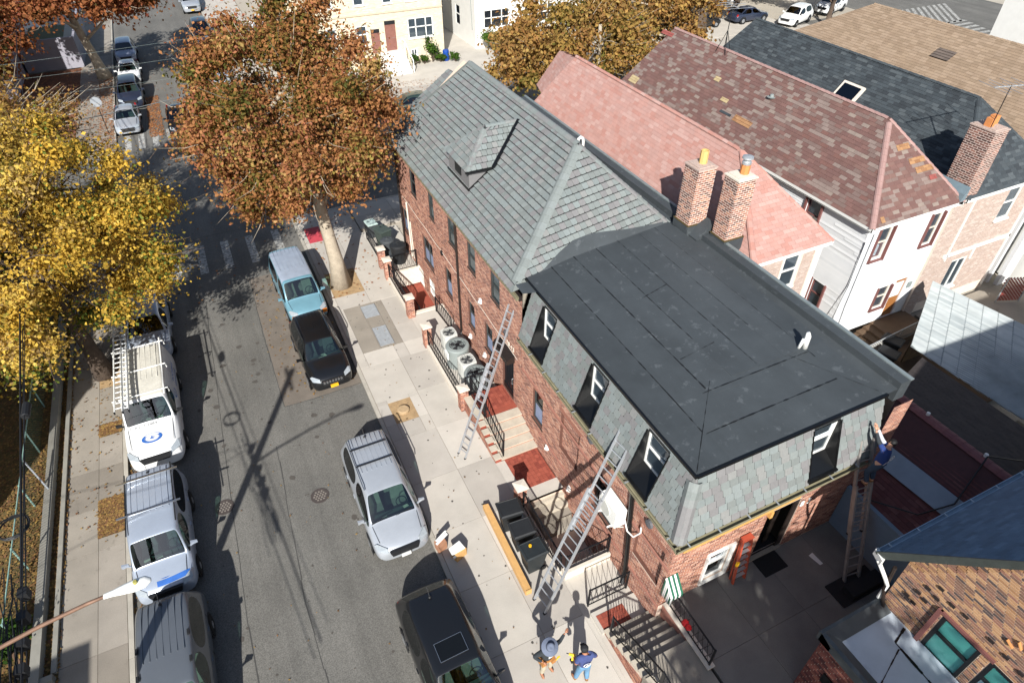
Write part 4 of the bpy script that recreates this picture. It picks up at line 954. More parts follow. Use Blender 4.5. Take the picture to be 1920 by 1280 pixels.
# ladders
m_alu = M('aluminium', ['aeb2b6', 'c2c5c8'], .38, (8, .08), metallic=.6)
def ladder(a, b, label, wdt=.42, mat=m_alu, name='ladder', rail=.035, second=None, wside=None, depth=.075):
    a, b = Vector(a), Vector(b); t = thing(name, label, 'ladder', a); d = b-a; L_ = d.length; dn = d.normalized()
    s_ = Vector(wside).normalized() if wside else dn.cross(Vector((0, 0, 1))).normalized(); nrm = dn.cross(s_).normalized()
    def sect(a, L_, off, w_):
        for q in (-1, 1):
            mb = MB(); p = a+s_*q*w_/2+nrm*off; c = [p+s_*x*rail/2+nrm*y*depth/2 for x, y in ((-1,-1),(1,-1),(1,1),(-1,1))]; mb.extr(c, dn*L_); mb.build('rail', mat, t)
            mb = MB(); c = [p+s_*x*rail*.7+nrm*y*depth*.6 for x, y in ((-1,-1),(1,-1),(1,1),(-1,1))]; mb.extr(c, -dn*.05); mb.build('foot', m_iron2, t)
        n = int(L_/.305)
        for k in range(n): mb = MB(); c = a+dn*(.2+k*.305)+nrm*off; mb.tube([c-s_*w_/2, c+s_*w_/2], .021, 6); mb.build('rung', mat, t)
    sect(a, L_ if not second else L_*second[0], 0, wdt)
    if second: sect(a+dn*L_*second[1], L_*(1-second[1]), .09, wdt-.07)
    return t
ladder((5.25, 15.3, .03), (7.98, 16.72, 5.35), 'long aluminium ladder leaning on the gutter above the front door', .38, wside=(.35, -1, 0), second=(.62, .38), rail=.04)
ladder((5.17, 8.68, .03), (8.42, 9.68, 6.15), 'long extension ladder leaning on the mansard beside the wheelie bins', .56, wside=(.15, -1, 0), second=(.62, .4), rail=.05, depth=.09)
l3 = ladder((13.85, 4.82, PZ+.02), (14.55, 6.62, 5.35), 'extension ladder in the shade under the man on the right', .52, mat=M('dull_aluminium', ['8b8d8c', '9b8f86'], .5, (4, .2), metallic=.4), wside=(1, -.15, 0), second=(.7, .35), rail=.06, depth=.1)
# red folding step ladder against the south wall
t = thing('step_ladder', 'red folded step ladder leaning on the south brick wall', 'ladder', (10.7, 6.4, PZ))
m_redl = M('red_fibreglass', 'a84a34', .5, (6, .1))
for x in (10.5, 10.95):
    mb = MB(); mb.bar((x, 6.3, PZ), (x*.0+10.72+(x-10.72)*.72, 6.55, 3.05), .05, .09); mb.build('side_rail', m_redl, t)
    mb = MB(); mb.bar((x+.02, 6.46, PZ), (10.72+(x-10.72)*.68, 6.62, 2.95), .03, .05); mb.build('back_leg', m_redl, t)
for k in range(6): mb = MB(); f = .12+k*.14; hw = .22*(1-f*.28); mb.box(10.72-hw, 10.72+hw, 6.27+.25*f, 6.36+.25*f, PZ+1.95*f, PZ+1.95*f+.03); mb.build('tread', m_alu, t)
mb = MB(); mb.box(10.54, 10.9, 6.46, 6.64, 3.05, 3.1); mb.build('top_cap', m_redl, t)
mb = MB(); mb.box(10.46, 10.55, 6.36, 6.42, 1.95, 2.15); mb.build('yellow_strap', M('yellow_tag', 'd8a516', .6), t)
# wheelie bins
m_bin = M('bin_black', '202224', .55, (6, .15)); m_bing = M('bin_green', '3a4440', .6, (6, .15)); m_bin2 = M('bin_grey', '3d4144', .6, (6, .15))
def bin_(x, y, rz, label, mat=m_bin, s=1., group='black wheelie bins in a row', lidmat=None, open_=0):
    t = thing('wheelie_bin', label, 'wheelie bin', (x, y, 0), rz, group)
    w_, d_, h_ = .3*s, .36*s, 1.0*s
    mb = MB(); mb.add([(-w_*.75, -d_*.7, .06), (w_*.75, -d_*.7, .06), (w_*.75, d_*.6, .06), (-w_*.75, d_*.6, .06), (-w_, -d_, h_), (w_, -d_, h_), (w_, d_, h_), (-w_, d_, h_)], [[3,2,1,0],[4,5,6,7],[0,1,5,4],[1,2,6,5],[2,3,7,6],[3,0,4,7]]); mb.build('body', mat, t, local=True)
    mb = MB(); a, b = w_+.03, d_+.04; prof = [(a, b, h_), (a, b, h_+.04), (a*.85, b*.85, h_+.075), (a*.8, b*.8, h_+.06)]
    vs = []; fs = []
    for A_, B_, z in prof: vs += [(-A_, -B_, z), (A_, -B_, z), (A_, B_, z), (-A_, B_, z)]
    for k in range(3): fs += [[4*k+i, 4*k+(i+1) % 4, 4*k+4+(i+1) % 4, 4*k+4+i] for i in range(4)]
    fs.append([12, 13, 14, 15]); mb.add(vs, fs); mb.build('lid', lidmat or mat, t, local=True)
    mb = MB(); mb.tube([(-w_*.8, d_+.07, h_), (w_*.8, d_+.07, h_)], .016, 6); mb.build('handle', mat, t, local=True)
    for q in (-1, 1): mb = MB(); mb.lathe([(.1, -.025), (.11, -.01), (.11, .01), (.1, .025)], (q*w_*.8, d_*.75, .11), 12, axis='x'); mb.build('wheel', m_iron2, t, local=True)
    return t
bin_(5.56, 11.72, -.1+math.pi/2*3, 'black wheelie bin farthest from the ladder foot, behind the long carton', s=1.02)
bin_(5.6, 10.86, -.06+math.pi/2*3, 'black wheelie bin in the middle of the row of three', s=1.0)
bin_(5.58, 10.0, .02+math.pi/2*3, 'black wheelie bin with a yellow tape roll on its lid', M('bin_black2', '23282a', .5, (6, .2)), s=1.02)
bin_(23.7, 11.8, .35, 'black wheelie bin nearer the flat roof behind the house', m_bin, 1.05, 'black wheelie bins behind the house')
bin_(24.55, 12.3, .35, 'black wheelie bin beside the tan board fence', m_bin, 1.05, 'black wheelie bins behind the house')
bin_(7.0, 31.0, .3, 'dark green wheelie bin against the far end of the facade', m_bing, 1.1, 'dustbins at the far end of the house'); bin_(6.7, 32.3, .1, 'grey bin with pale lid under the orange tree', m_bin2, .9, 'dustbins at the far end of the house', lidmat=M('pale_lid', '9fb0ac', .5))
def drum(x, y, r, h, mat, label):
    t = thing('round_dustbin', label, 'dustbin', (x, y, 0), 0, 'dustbins at the far end of the house')
    mb = MB(); mb.lathe([(r*.8, 0), (r, h)], n=20); mb.build('body', mat, t, local=True)
    mb = MB(); mb.lathe([(r*1.06, h), (r*1.06, h+.04), (r*.85, h+.1), (r*.3, h+.14), (r*.1, h+.18)], n=20); mb.build('lid', mat, t, local=True)
drum(7.3, 29.2, .42, 1.0, m_bin, 'round black dustbin with domed lid in front of the pipes'); drum(6.95, 30.0, .36, .95, m_bin2, 'round grey dustbin behind the black domed one')
# tape roll, cartons
mb = MB(); mb.lathe([(.05, 0), (.05, .05), (.025, .05)], (5.52, 10.1, 1.09), 12); tag(mb.build('tape_roll', M('yellow_tag', 'd8a516')), 'yellow tape roll lying on the nearest black bin', 'tape roll')
t = thing('long_carton', 'long narrow brown carton lying beside the wheelie bins', 'carton', (5.0, 11, 0))
mb = MB(); mb.extr([(5.0, 12.75, 0), (5.2, 12.72, 0), (5.2, 12.72, .24), (5.0, 12.75, .24)], (-.08, -3.55, 0)); mb.build('box', M('cardboard', ['b98f58', 'c59b62'], .85, (5, .1)), t)
mb = MB(); mb.box(4.93, 5.13, 9.17, 9.2, .02, .26); mb.build('end_flap', M('cardboard', 'b98f58'), t)
t = thing('carton', 'brown carton topped with white papers at the kerb behind the minivan', 'carton', (3.4, 11.4, 0))
mb = MB(); mb.extr([(3.4, 11.2, 0), (3.8, 11.35, 0), (3.68, 11.62, 0), (3.28, 11.47, 0)], (0, 0, .36)); mb.build('box', M('cardboard', 'b98f58'), t)
mb = MB(); mb.extr([(3.27, 11.28, .362), (3.76, 11.36, .362), (3.68, 11.68, .362), (3.25, 11.55, .362)], (0, 0, .05)); mb.extr([(3.3, 11.2, .27), (3.6, 11.28, .27), (3.6, 11.3, .34), (3.3, 11.22, .34)], (-.02, .02, .0)); mb.build('papers', m_white, t)
t = thing('open_carton', 'small open carton of rolled plastic beside the paper box', 'carton', (3.0, 11.9, 0))
mb = MB(); mb.extr([(2.96, 11.75, 0), (3.3, 11.85, 0), (3.25, 12.15, 0), (2.92, 12.05, 0)], (0, 0, .35)); mb.build('box', M('orange_card', '9c7258', .8, (6, .2)), t)
mb = MB(); mb.tube([(2.95, 11.9, .37), (3.4, 12.1, .42)], .045, 8); mb.tube([(2.98, 12.0, .4), (3.4, 12.2, .44)], .04, 8); mb.build('plastic_roll', m_white, t)
t = tag(MB().extr([(3.0, 28.6, 0), (3.25, 28.6, 0), (3.22, 28.85, 0), (3.02, 28.85, 0)], (0, 0, .35)).build('rubbish_bag', m_white), 'small white rubbish bag at the kerb beside the teal van', 'rubbish bag')
# ================================================================ neighbouring houses
m_pink = M('pink_shingle', ['a27c72', 'a9867d', 'a57e74', 'ad8d84', 'a37468', 'a48178'], .9, (3, .08), (60, .3, .003), fine=(60, .08))
m_brownsh = M('brown_shingle', ['644a45', '6c504a', '6b5953', '7a6b64', '654b45', '6d534c', '7f7269', '694b44'], .9, (3, .1), (60, .3, .003), fine=(60, .1))
m_darksh = M('dark_shingle', ['2c3135', '353b3f', '3e4549', '31373b', '474d50'], .9, (3, .1), (60, .3, .003), fine=(60, .12))
m_tansh = M('tan_shingle', ['84705c', '8e7a65', '94806c', '7f6c58', '8b7763'], .9, (3, .1), (60, .3, .003), fine=(60, .1))
m_redsh = M('dark_red_shingle', ['5a3433', '643b39', '53302f', '6a4441'], .9, (3, .12), (60, .3, .003), fine=(60, .12))
m_duns = M('dark_brown_shingle', ['332c2b', '3b3432', '2e2827'], .9, (3, .12), (60, .3, .003), fine=(60, .12))
m_bluesh = M('blue_grey_shingle', ['40566c', '4a6179', '455d74', '526a82'], .9, (3, .1), (60, .3, .003), fine=(60, .12))
m_siding = M('white_siding', ['c9cbcc', 'd2d3d3'], .6, (2, .04))
m_stucco = M('white_stucco', 'd6d5d0', .85, (2, .05), (40, .2, .004))
m_tanbrick = M('pale_brick', ['a19087', 'aa998f', 'a38f84', 'b3a69c', '9b877c', 'ab9c92'], .9, (14, .1), (80, .3, .003))
m_palem = M('pale_mortar', 'cdbfb0', .95, (6, .08))
m_maroon = M('maroon_trim', '6e4743', .6, (4, .08))
def roof_quad(parent, pts, mat, under, du=.32, dv=.145, lim=60, name='shingle', t=.009, off=.5, tint=None):
    """shingled plane: pts[0]->pts[1] is the eave, the rest follow round"""
    P = [Vector(p) for p in pts]; U_ = (P[1]-P[0]).normalized(); nn = (P[1]-P[0]).cross(P[2]-P[0]).normalized()
    if nn.z < 0: nn = -nn
    V_ = nn.cross(U_).normalized()
    if V_.z < 0:
        P = [P[1], P[0]] + P[2:][::-1]; U_ = -U_; V_ = nn.cross(U_).normalized()
    MB().poly(P).build('roof_deck', under, parent, fix=False)
    field(parent, name, mat, P[0]+nn*.004, U_, V_, [((p-P[0]).dot(U_), (p-P[0]).dot(V_)) for p in P], du, dv, .007, t, .002, (), tint or (lambda u, v: random.random()), lim, off)
def ridge_strip(parent, a, b, mat, w_=.1): 
    a, b = Vector(a), Vector(b); caps(parent, a, b, mat, w_, .3, .02, drop=.06)
def hip_house(label, x0, x1, y0, y1, ze, rx, zr, ry0, ry1, roofm, wallm, under, wall_kind='plain', lim=60, far_gable=True, o=.25, du=.32, dv=.145, west=True, tint=None, name='house', capm=None, zb=-.1):
    t = thing(name, label, 'house', ((x0+x1)/2, (y0+y1)/2, 0))
    sw, se, nw, ne = (x0-o, y0-o, ze), (x1+o, y0-o, ze), (x0-o, y1, ze), (x1+o, y1, ze); r0, r1 = (rx, ry0, zr), (rx, ry1, zr)
    roof = thing_part('roof', t)
    roof_quad(roof, [nw, sw, r0, r1], roofm, under, du, dv, lim, tint=tint); roof_quad(roof, [sw, se, r0], roofm, under, du, dv, lim, tint=tint)
    MB().poly([se, ne, r1, r0]).build('roof_deck', roofm, roof, fix=False)
    ridge_strip(roof, r1, r0, capm or roofm); ridge_strip(roof, se, r0, capm or roofm)
    ridge_strip(roof, sw, r0, capm or roofm, .12)
    MB().poly([nw, ne, r1]).build('gable', wallm, t, fix=False)
    mb = MB(); mb.box(x0-o, x0-o+.03, y0-o, y1, ze-.16, ze-.005); mb.box(x0-o, x1+o, y0-o, y0-o+.03, ze-.16, ze-.006); mb.box(x0-o, x1+o, y0-o+.03, y1, ze-.17, ze-.13); mb.build('fascia', m_white if wall_kind != 'brown' else m_brown, t)
    return t
random.seed(41)
# lower front gable of the first house, peeping out beyond its main ridge
fg = thing_part('front_gable', b1)
roof_quad(fg, [(9.7, 32.6, 6.9), (9.7, 29.3, 6.9), (11.75, 29.3, 8.7), (11.75, 31.9, 8.7)], m_slate, m_slate_under, .235, .25, 40, t=.03)
roof_quad(fg, [(13.8, 32.6, 6.9), (13.8, 29.3, 6.9), (11.75, 29.3, 8.7), (11.75, 31.9, 8.7)], m_slate, m_slate_under, .235, .25, 0, t=.03)
mb = MB(); mb.poly([(9.7, 32.6, 6.9), (13.8, 32.6, 6.9), (11.75, 31.9, 8.7)]); mb.box(9.9, 13.6, 30.45, 32.5, 0, 6.9); mb.build('gable_wall', m_mortar, fg)
# building 2: pink roof
h2 = hip_house('narrow brick house with faded pink shingle roof', 16.7, 20.1, 14.15, 31.6, 6.36, 18.33, 8.9, 17.6, 30.4, m_pink, m_palem, M('pink_deck', '9a7468'), du=.34, dv=.16, lim=260)
mb = MB(); wall_with_holes(mb, (15.98, 14.15, 0), (1, 0, 0), 20.1-15.98, 6.3, [(2.3, 3.15, 4.5, 6.02)], .12, (0, -1, 0)); mb.poly([(20.1, 14.15, 0), (20.1, 31, 0), (20.1, 31, 6.3), (20.1, 14.15, 6.3)]); mb.poly([(15.98, 14.15, 0), (15.98, 31, 0), (15.98, 31, 6.3), (15.98, 14.15, 6.3)]); mb.build('wall', m_palem, h2, fix=False)
field(h2, 'brick', m_tanbrick, (15.98, 14.15, 2.8), (1, 0, 0), (0, 0, 1), [(0, 0), (4.0, 0), (4.0, 3.5), (0, 3.5)], .215, .078, .012, .007, .007, [(2.2, 3.25, 1.55, 3.3), (3.85, 4.2, 0, 4)], lambda u, v: random.random(), 120)
window(h2, (18.28, 14.15, 4.5), (1, 0, 0), .85, 1.52, m_white, None, None, m_blind, d=.05, ft=.07, sill=m_white, sillout=.06)
mb = MB(); mb.box(19.86, 20.12, 14.1, 14.15, .5, 6.2); mb.build('corner_board', m_white, h2)
roof_quad(h2, [(17.0, 31.3, 6.6), (17.6, 33.4, 6.6), (18.9, 33.2, 8.35), (18.7, 30.5, 8.5)], m_pink, M('pink_deck', '9a7468'), .34, .16, 0)
roof_quad(h2, [(20.4, 31.3, 6.6), (20.2, 33.4, 6.6), (18.9, 33.2, 8.35), (18.7, 30.5, 8.5)], m_pink, M('pink_deck', '9a7468'), .34, .16, 0)
# building 3: brown mottled roof, white siding
def bt(u, v): return random.random()*.62 if random.random() < .75 else .35+random.random()*.6
h3 = hip_house('white sided house with mottled brown and red shingle roof', 22.6, 27.5, 14.1, 32.2, 6.36, 25.22, 9.28, 16.8, 31.3, m_brownsh, m_siding, M('brown_deck', '6a463e'), du=.36, dv=.16, lim=260, tint=bt, capm=M('pink_cap', ['8d706b', '967973'], .9, (4, .1)))
mb = MB()
wall_with_holes(mb, (22.6, 32, .5), (0, -1, 0), 17.9, 5.8, [(14.7, 15.5, 4.1, 5.55), (16.25, 16.95, .9, 2.3)], .14, (-1, 0, 0))
S3 = [(.7, 1.45, 3.95, 5.5), (3.8, 4.5, 3.85, 5.4), (2.3, 3.1, .85, 2.05), (3.42, 4.2, .0, 2.15)]
wall_with_holes(mb, (22.6, 14.1, .5), (1, 0, 0), 4.9, 5.8, S3, .14, (0, -1, 0))
mb.poly([(27.5, 14.1, 0), (27.5, 32, 0), (27.5, 32, 6.3), (27.5, 14.1, 6.3)])
mb.build('wall', m_siding, h3, fix=False)
mb = MB(); mb.box(27.5, 28.25, 13.98, 14.4, 0, 6.2); mb.build('brick_pier', m_palem, h3)
field(h3, 'brick', m_tanbrick, (27.5, 13.98, 0), (1, 0, 0), (0, 0, 1), [(0, 0), (.75, 0), (.75, 6.2), (0, 6.2)], .215, .078, .012, .007, .007, (), lambda u, v: random.random(), 60)
# clapboards
field(h3, 'siding_board', m_siding, (22.6, 32, .5), (0, -1, 0), (0, 0, 1), [(0, 0), (17.9, 0), (17.9, 5.8), (0, 5.8)], 6.0, .115, .002, .018, .002, [(14.7, 15.5, 4.1, 5.55), (16.25, 16.95, .9, 2.3)], None, 60, .37)
field(h3, 'siding_board', m_siding, (22.6, 14.1, .5), (1, 0, 0), (0, 0, 1), [(0, 0), (4.9, 0), (4.9, 5.8), (0, 5.8)], 6.0, .115, .002, .018, .002, S3, None, 60, 0)
for a, b, c, d in S3[:3]: window(h3, (22.6+a, 14.1, .5+c), (1, 0, 0), b-a, d-c, m_cap, None, None, m_blind, d=.06, ft=.05, sill=m_maroon, sillout=.1)
for a, b, c, d in S3[:3]:
    mb = MB(); mb.box(22.6+b, 22.6+b+.07, 13.98, 14.098, .5+c-.08, .5+d+.05); mb.box(22.6+a-.05, 22.6+a, 14.0, 14.098, .5+c-.08, .5+d+.05); mb.build('window_casing', m_maroon, h3)
for a, b, c, d in [(14.7, 15.5, 4.1, 5.55), (16.25, 16.95, .9, 2.3)]:
    window(h3, (22.6, 32-a, .5+c), (0, -1, 0), b-a, d-c, m_maroon, None, None, m_blind, d=.08, ft=.05, sill=m_maroon, sillout=.1)
    mb = MB(); mb.box(22.5, 22.598, 32-b-.08, 32-b, .5+c-.08, .5+d+.04); mb.box(22.5, 22.598, 32-a, 32-a+.08, .5+c-.08, .5+d+.04); mb.build('window_casing', m_maroon, h3)
dr3 = thing_part('door', h3)
mb = MB(); mb.box(26.02, 26.8, 14.16, 14.2, .5, 2.65); mb.build('door_leaf', M('orange_wood_door', '8f5f34', .5, (6, .12)), dr3)
mb = MB(); mb.box(26.12, 26.7, 14.145, 14.165, 1.65, 2.45); mb.build('door_panel', m_white, dr3)
mb = MB(); mb.tube([(22.6-.04, 14.06, 5.6), (22.55, 14.02, 3.5), (22.3, 14.0, 1.5), (22.5, 14.0, .5)], .02, 5); mb.tube([(22.9, 14.04, 5.9), (22.95, 14.04, 2.2), (23.05, 14.02, .6)], .015, 5); mb.build('cable', M('dark_cable', '3a3c40', .7), h3)
mb = MB(); mb.box(26.95, 27.2, 14.04, 14.098, 2.0, 2.3); mb.build('meter_box', m_acg, h3)
mb = MB(); mb.lathe([(.2, 0), (.22, .03), (.1, .04), (.09, .14), (.02, .16)], (24.35, 22.4, 8.42), 14); tag(mb.build('roof_vent', m_acg), 'small round grey vent on the brown roof near its ridge', 'roof vent')
# repaired spots on the brown roof
def hp(x, v): return Vector((x, 13.85+v*2.95, 6.36+v*2.92))+Vector((0, -.012, .012))
for x0, x1, v0, v1, mt in ((25.0, 25.7, .66, .72, M('orange_patch', ['8f6a48', '9c7754', '7f5a3c'], .9)), (25.4, 26.3, .5, .56, M('orange_patch', 'a8743f')), (25.6, 26.6, .4, .46, M('orange_patch', 'a8743f')), (26.2, 26.6, .3, .35, M('red_patch', ['82443f', '8b4c45'], .9)), (22.9, 23.1, .03, .09, M('orange_patch', 'a8743f'))):
    roof_quad(h3, [hp(x0, v0), hp(x1, v0), hp(x1, v1), hp(x0, v1)], mt, m_brownsh, .3, .14, 12, 'patch_shingle', .02)
wp = lambda y, v: Vector((22.35+v*2.87, y, 6.36+v*2.92))+Vector((-.012, 0, .012))
for y0, y1, v0, v1, mt in ((22.2, 23.4, .28, .36, M('orange_patch', 'a8743f')), (24.4, 24.9, .42, .47, M('tan_patch', ['a08d68', 'a99874'], .9)), (25.8, 26.2, .6, .66, M('tan_patch', 'b59a6a')), (30.9, 31.6, .1, .2, M('tan_patch', 'b59a6a')), (23.6, 24.4, .3, .33, m_darksh), (31.0, 32.0, .86, .92, M('red_patch', '96403a'))):
    roof_quad(h3, [wp(y1, v0), wp(y0, v0), wp(y0, v1), wp(y1, v1)], mt, m_brownsh, .3, .14, 12, 'patch_shingle', .02)
# chimney 3 and its antenna
random.seed(44)
c3 = chimney('wide brick chimney with two clay pots between brown and dark roofs', 27.7, 28.55, 13.95, 15.0, 6.2, 9.25, 'pots', brick=M('chimney_brick_dark', ['4a342f', '5d3f38', '6d4b42', '8a6052', '5a4742'], .9, (20, .12)), base=False, lim=150)
mb = MB(); mb.extr([(27.4, 13.85, 6.3), (27.7, 13.85, 6.2), (27.7, 13.85, 7.0), (27.5, 13.85, 6.7)], (0, 1.5, 0)); mb.build('flashing', M('lead_flashing', '66757c', .5, (5, .1)), c3)
def antenna(x, y, z, h, label, dirv=(1, -.25), tripod=False, n=7, ln=1.5):
    t = thing('tv_antenna', label, 'antenna', (x, y, z))
    mb = MB(); mb.tube([(x, y, z), (x, y, z+h)], .02, 6); mb.build('mast', m_iron2, t)
    d = Vector((*dirv, 0)).normalized(); s_ = Vector((-d.y, d.x, 0)); c = Vector((x, y, z+h-.05))
    mb = MB(); mb.bar(c-d*ln*.5, c+d*ln*.5, .03, .03); mb.build('boom', m_alu, t)
    for k in range(n): f = k/(n-1)-.5; mb = MB(); L2 = .35+.5*abs(math.sin(k*1.7+1)); mb.tube([c+d*ln*f-s_*L2, c+d*ln*f+s_*L2], .009, 4); mb.build('element', m_alu, t)
    if tripod:
        for a in (0, 2.1, 4.2): mb = MB(); mb.tube([(x, y, z+.9), (x+.45*math.cos(a), y+.45*math.sin(a), z-.25)], .016, 5); mb.build('leg', m_iron2, t)
antenna(27.85, 14.3, 9.25, 1.75, 'tv antenna on the chimney above the dark roof')
mb = MB(); d_ = Vector((27.85, 14.3, 9.8))
antenna(25.2, 27.1, 9.25, 2.1, 'tripod tv antenna on the brown roof ridge', (.2, 1), True, 4, 1.2)
# building 4: dark roof, pale brick
h4 = hip_house('pale brick house with dark grey shingle roof and skylight', 28.2, 33.6, 14.1, 32.2, 6.36, 30.75, 9.28, 16.8, 30.9, m_darksh, m_palem, M('dark_deck', '36393c'), du=.34, dv=.15, lim=240)
mb = MB(); S4 = [(1.5, 2.6, 1.0, 2.65), (3.2, 4.1, 4.4, 6.0)]; wall_with_holes(mb, (28.2, 14.1, 0), (1, 0, 0), 5.4, 6.3, S4, .12, (0, -1, 0)); mb.poly([(33.6, 14.1, 0), (33.6, 32, 0), (33.6, 32, 6.3), (33.6, 14.1, 6.3)]); mb.build('wall', m_palem, h4, fix=False)
field(h4, 'brick', m_tanbrick, (28.2, 14.1, 0), (1, 0, 0), (0, 0, 1), [(0, .6), (5.4, .6), (5.4, 6.25), (0, 6.25)], .215, .078, .012, .007, .007, S4, lambda u, v: random.random(), 150)
for a, b, c, d in S4: window(h4, (28.2+a, 14.1, c), (1, 0, 0), b-a, d-c, m_white, None, None, m_blind, d=.05, ft=.07, cross=c > 3, mull=((b-a)/2,) if c < 3 else (), sill=m_white, sillout=.1)
mb = MB()
for q in ((28.9, 28.96, 2.9, 6.2), (33.3, 33.4, .3, 6.2), (28.7, 33.4, 3.1, 3.25), (30.9, 30.97, 2.5, 3.1)): mb.box(q[0], q[1], 14.02, 14.09, q[2], q[3])
mb.build('white_conduit', m_white, h4)
t = thing_part('skylight', h4)
sv = Vector((30.75-27.95, 0, 9.28-6.36)).normalized(); so = Vector((27.95, 0, 6.36))
sn = Vector((-sv.z, 0, sv.x))
def sk(u, y, h): return so+sv*u+Vector((0, y, 0))+sn*h
for u0, u1, ya, yb, h, mt, nm in ((1.1, 2.6, 21.6, 22.9, .12, m_cap, 'skylight_frame'), (1.22, 2.48, 21.73, 22.77, .135, glass_mat('skylight_glass', '3a4656', .1), 'skylight_glass')):
    MB().extr([sk(u0, ya, .0), sk(u1, ya, .0), sk(u1, yb, 0), sk(u0, yb, 0)], sn*h).build(nm, mt, t)
# building 5: tan roof
h5 = thing('tan_roof_house', 'long house with sand coloured shingle roof at the right', 'house', (39, 22, 0))
rf5 = thing_part('roof', h5)
roof_quad(rf5, [(35.3, 35.0, 6.3), (35.3, 11, 6.3), (40.1, 11, 9.2), (40.1, 30.6, 9.2)], m_tansh, M('tan_deck', '7d6a57'), .4, .18, 250)
mb = MB(); mb.poly([(40.1, 11, 9.2), (44.5, 11, 6.3), (44.5, 35, 6.3), (40.1, 30.6, 9.2)]); mb.poly([(40.1, 30.6, 9.2), (44.5, 35, 6.3), (35.3, 35, 6.3)]); mb.build('roof_deck', m_tansh, rf5, fix=False)
ridge_strip(rf5, (40.1, 30.6, 9.2), (40.1, 11, 9.2), m_tansh)
mb = MB(); mb.box(35.6, 44.2, 11.2, 33, 0, 6.25); mb.build('wall', m_stucco, h5)
roof_quad(rf5, [(38.0, 24.4, 8.01), (38.0, 23.3, 8.01), (38.6, 23.3, 8.37), (38.6, 24.4, 8.37)], M('grey_patch_shingle', ['5a5049', '665a52'], .9), m_brown, .4, .18, 12, name='patch_shingle', t=.03)
# right-hand white building
h6 = thing('white_stucco_house', 'white stucco house at the far upper right corner', 'house', (58, 28, 0))
mb = MB(); wall_with_holes(mb, (52, 29.7, 0), (0, -1, 0), 20, 14, [(2.9, 4.0, 6.6, 8.6), (7.5, 8.6, 6.6, 8.6)], .15, (-1, 0, 0)); mb.poly([(52, 9.7, 0), (64, 9.7, 0), (64, 9.7, 14), (52, 9.7, 14)]); mb.poly([(52, 29.7, 0), (64, 29.7, 0), (64, 29.7, 14), (52, 29.7, 14)]); mb.poly([(52, 9.7, 14), (64, 9.7, 14), (64, 29.7, 14), (52, 29.7, 14)]); mb.build('wall', m_stucco, h6, fix=False)
for a in (2.9, 7.5): window(h6, (52, 29.7-a, 6.6), (0, -1, 0), 1.1, 2.0, m_white, None, None, m_blind, sill=m_white)
mb = MB(); mb.box(51.7, 52, 9.7, 29.9, 11.4, 11.9); mb.build('cornice', m_acg, h6)

# ---------------------------------------------------------------- low roofs behind the patio, screen, canopy
random.seed(52)
lr = thing('low_red_roof', 'low shaded extension with dark red and brown shingle roof behind the patio', 'building', (18, 6, 0))
RA, RB = Vector((18.45, 8.55, 3.95)), Vector((18.6, -2.5, 3.95))
roof_quad(lr, [(14.95, 7.5, 2.95), (15.0, -2.5, 2.95), RB, RA], m_redsh, M('redsh_deck', '4a2c2b'), .34, .15, 200)
roof_quad(lr, [(22.3, 9.9, 2.85), (22.4, -2.5, 2.85), RB, RA], m_duns, M('duns_deck', '2c2625'), .34, .15, 120)
ridge_strip(lr, RB+Vector((0,0,.02)), RA+Vector((0,0,.02)), M('red_ridge', ['74494a', '7d5250'], .9), .2)
mb = MB(); mb.poly([(14.95, 7.5, .9), (22.3, 9.9, .9), (22.3, 9.9, 2.85), RA, (14.95, 7.5, 2.95)]); mb.build('wall', m_palem, lr, fix=False)
mb = MB(); a_, b_ = Vector((16.0, 7.7, 3.30)), Vector((16.5, -2, 3.42)); mb.poly([a_, a_+Vector((.75, .1, .21)), b_+Vector((.75, 0, .21)), b_]); mb.xf(Matrix.Translation((0, 0, .03))); mb.build('metal_flashing', M('grey_metal_sheet', '7f8992', .5, (2, .1)), lr, fix=False)
mb = MB(); mb.tube([(14.95, 6.0, 3.05), (15.6, 4.9, 3.3), (16.6, 4.6, 3.6), (18.6, 5.2, 4.05), (20, 4.6, 3.7), (21, 3.2, 3.4)], .025, 5); tag(mb.build('roof_cable', m_iron2), 'black cable sagging across the shaded red roof', 'cable')
for x, y, z in ((18.6, 5.25, 4.0), (18.5, 7.2, 4.0)): mb = MB(); mb.lathe([(.06, 0), (.06, .1), (.02, .12)], (x, y, z), 8); tag(mb.build('ridge_insulator', m_white), 'small white knob on the red ridge ' + ('where the cable crosses' if y < 6 else 'nearer the parapet'), 'knob')
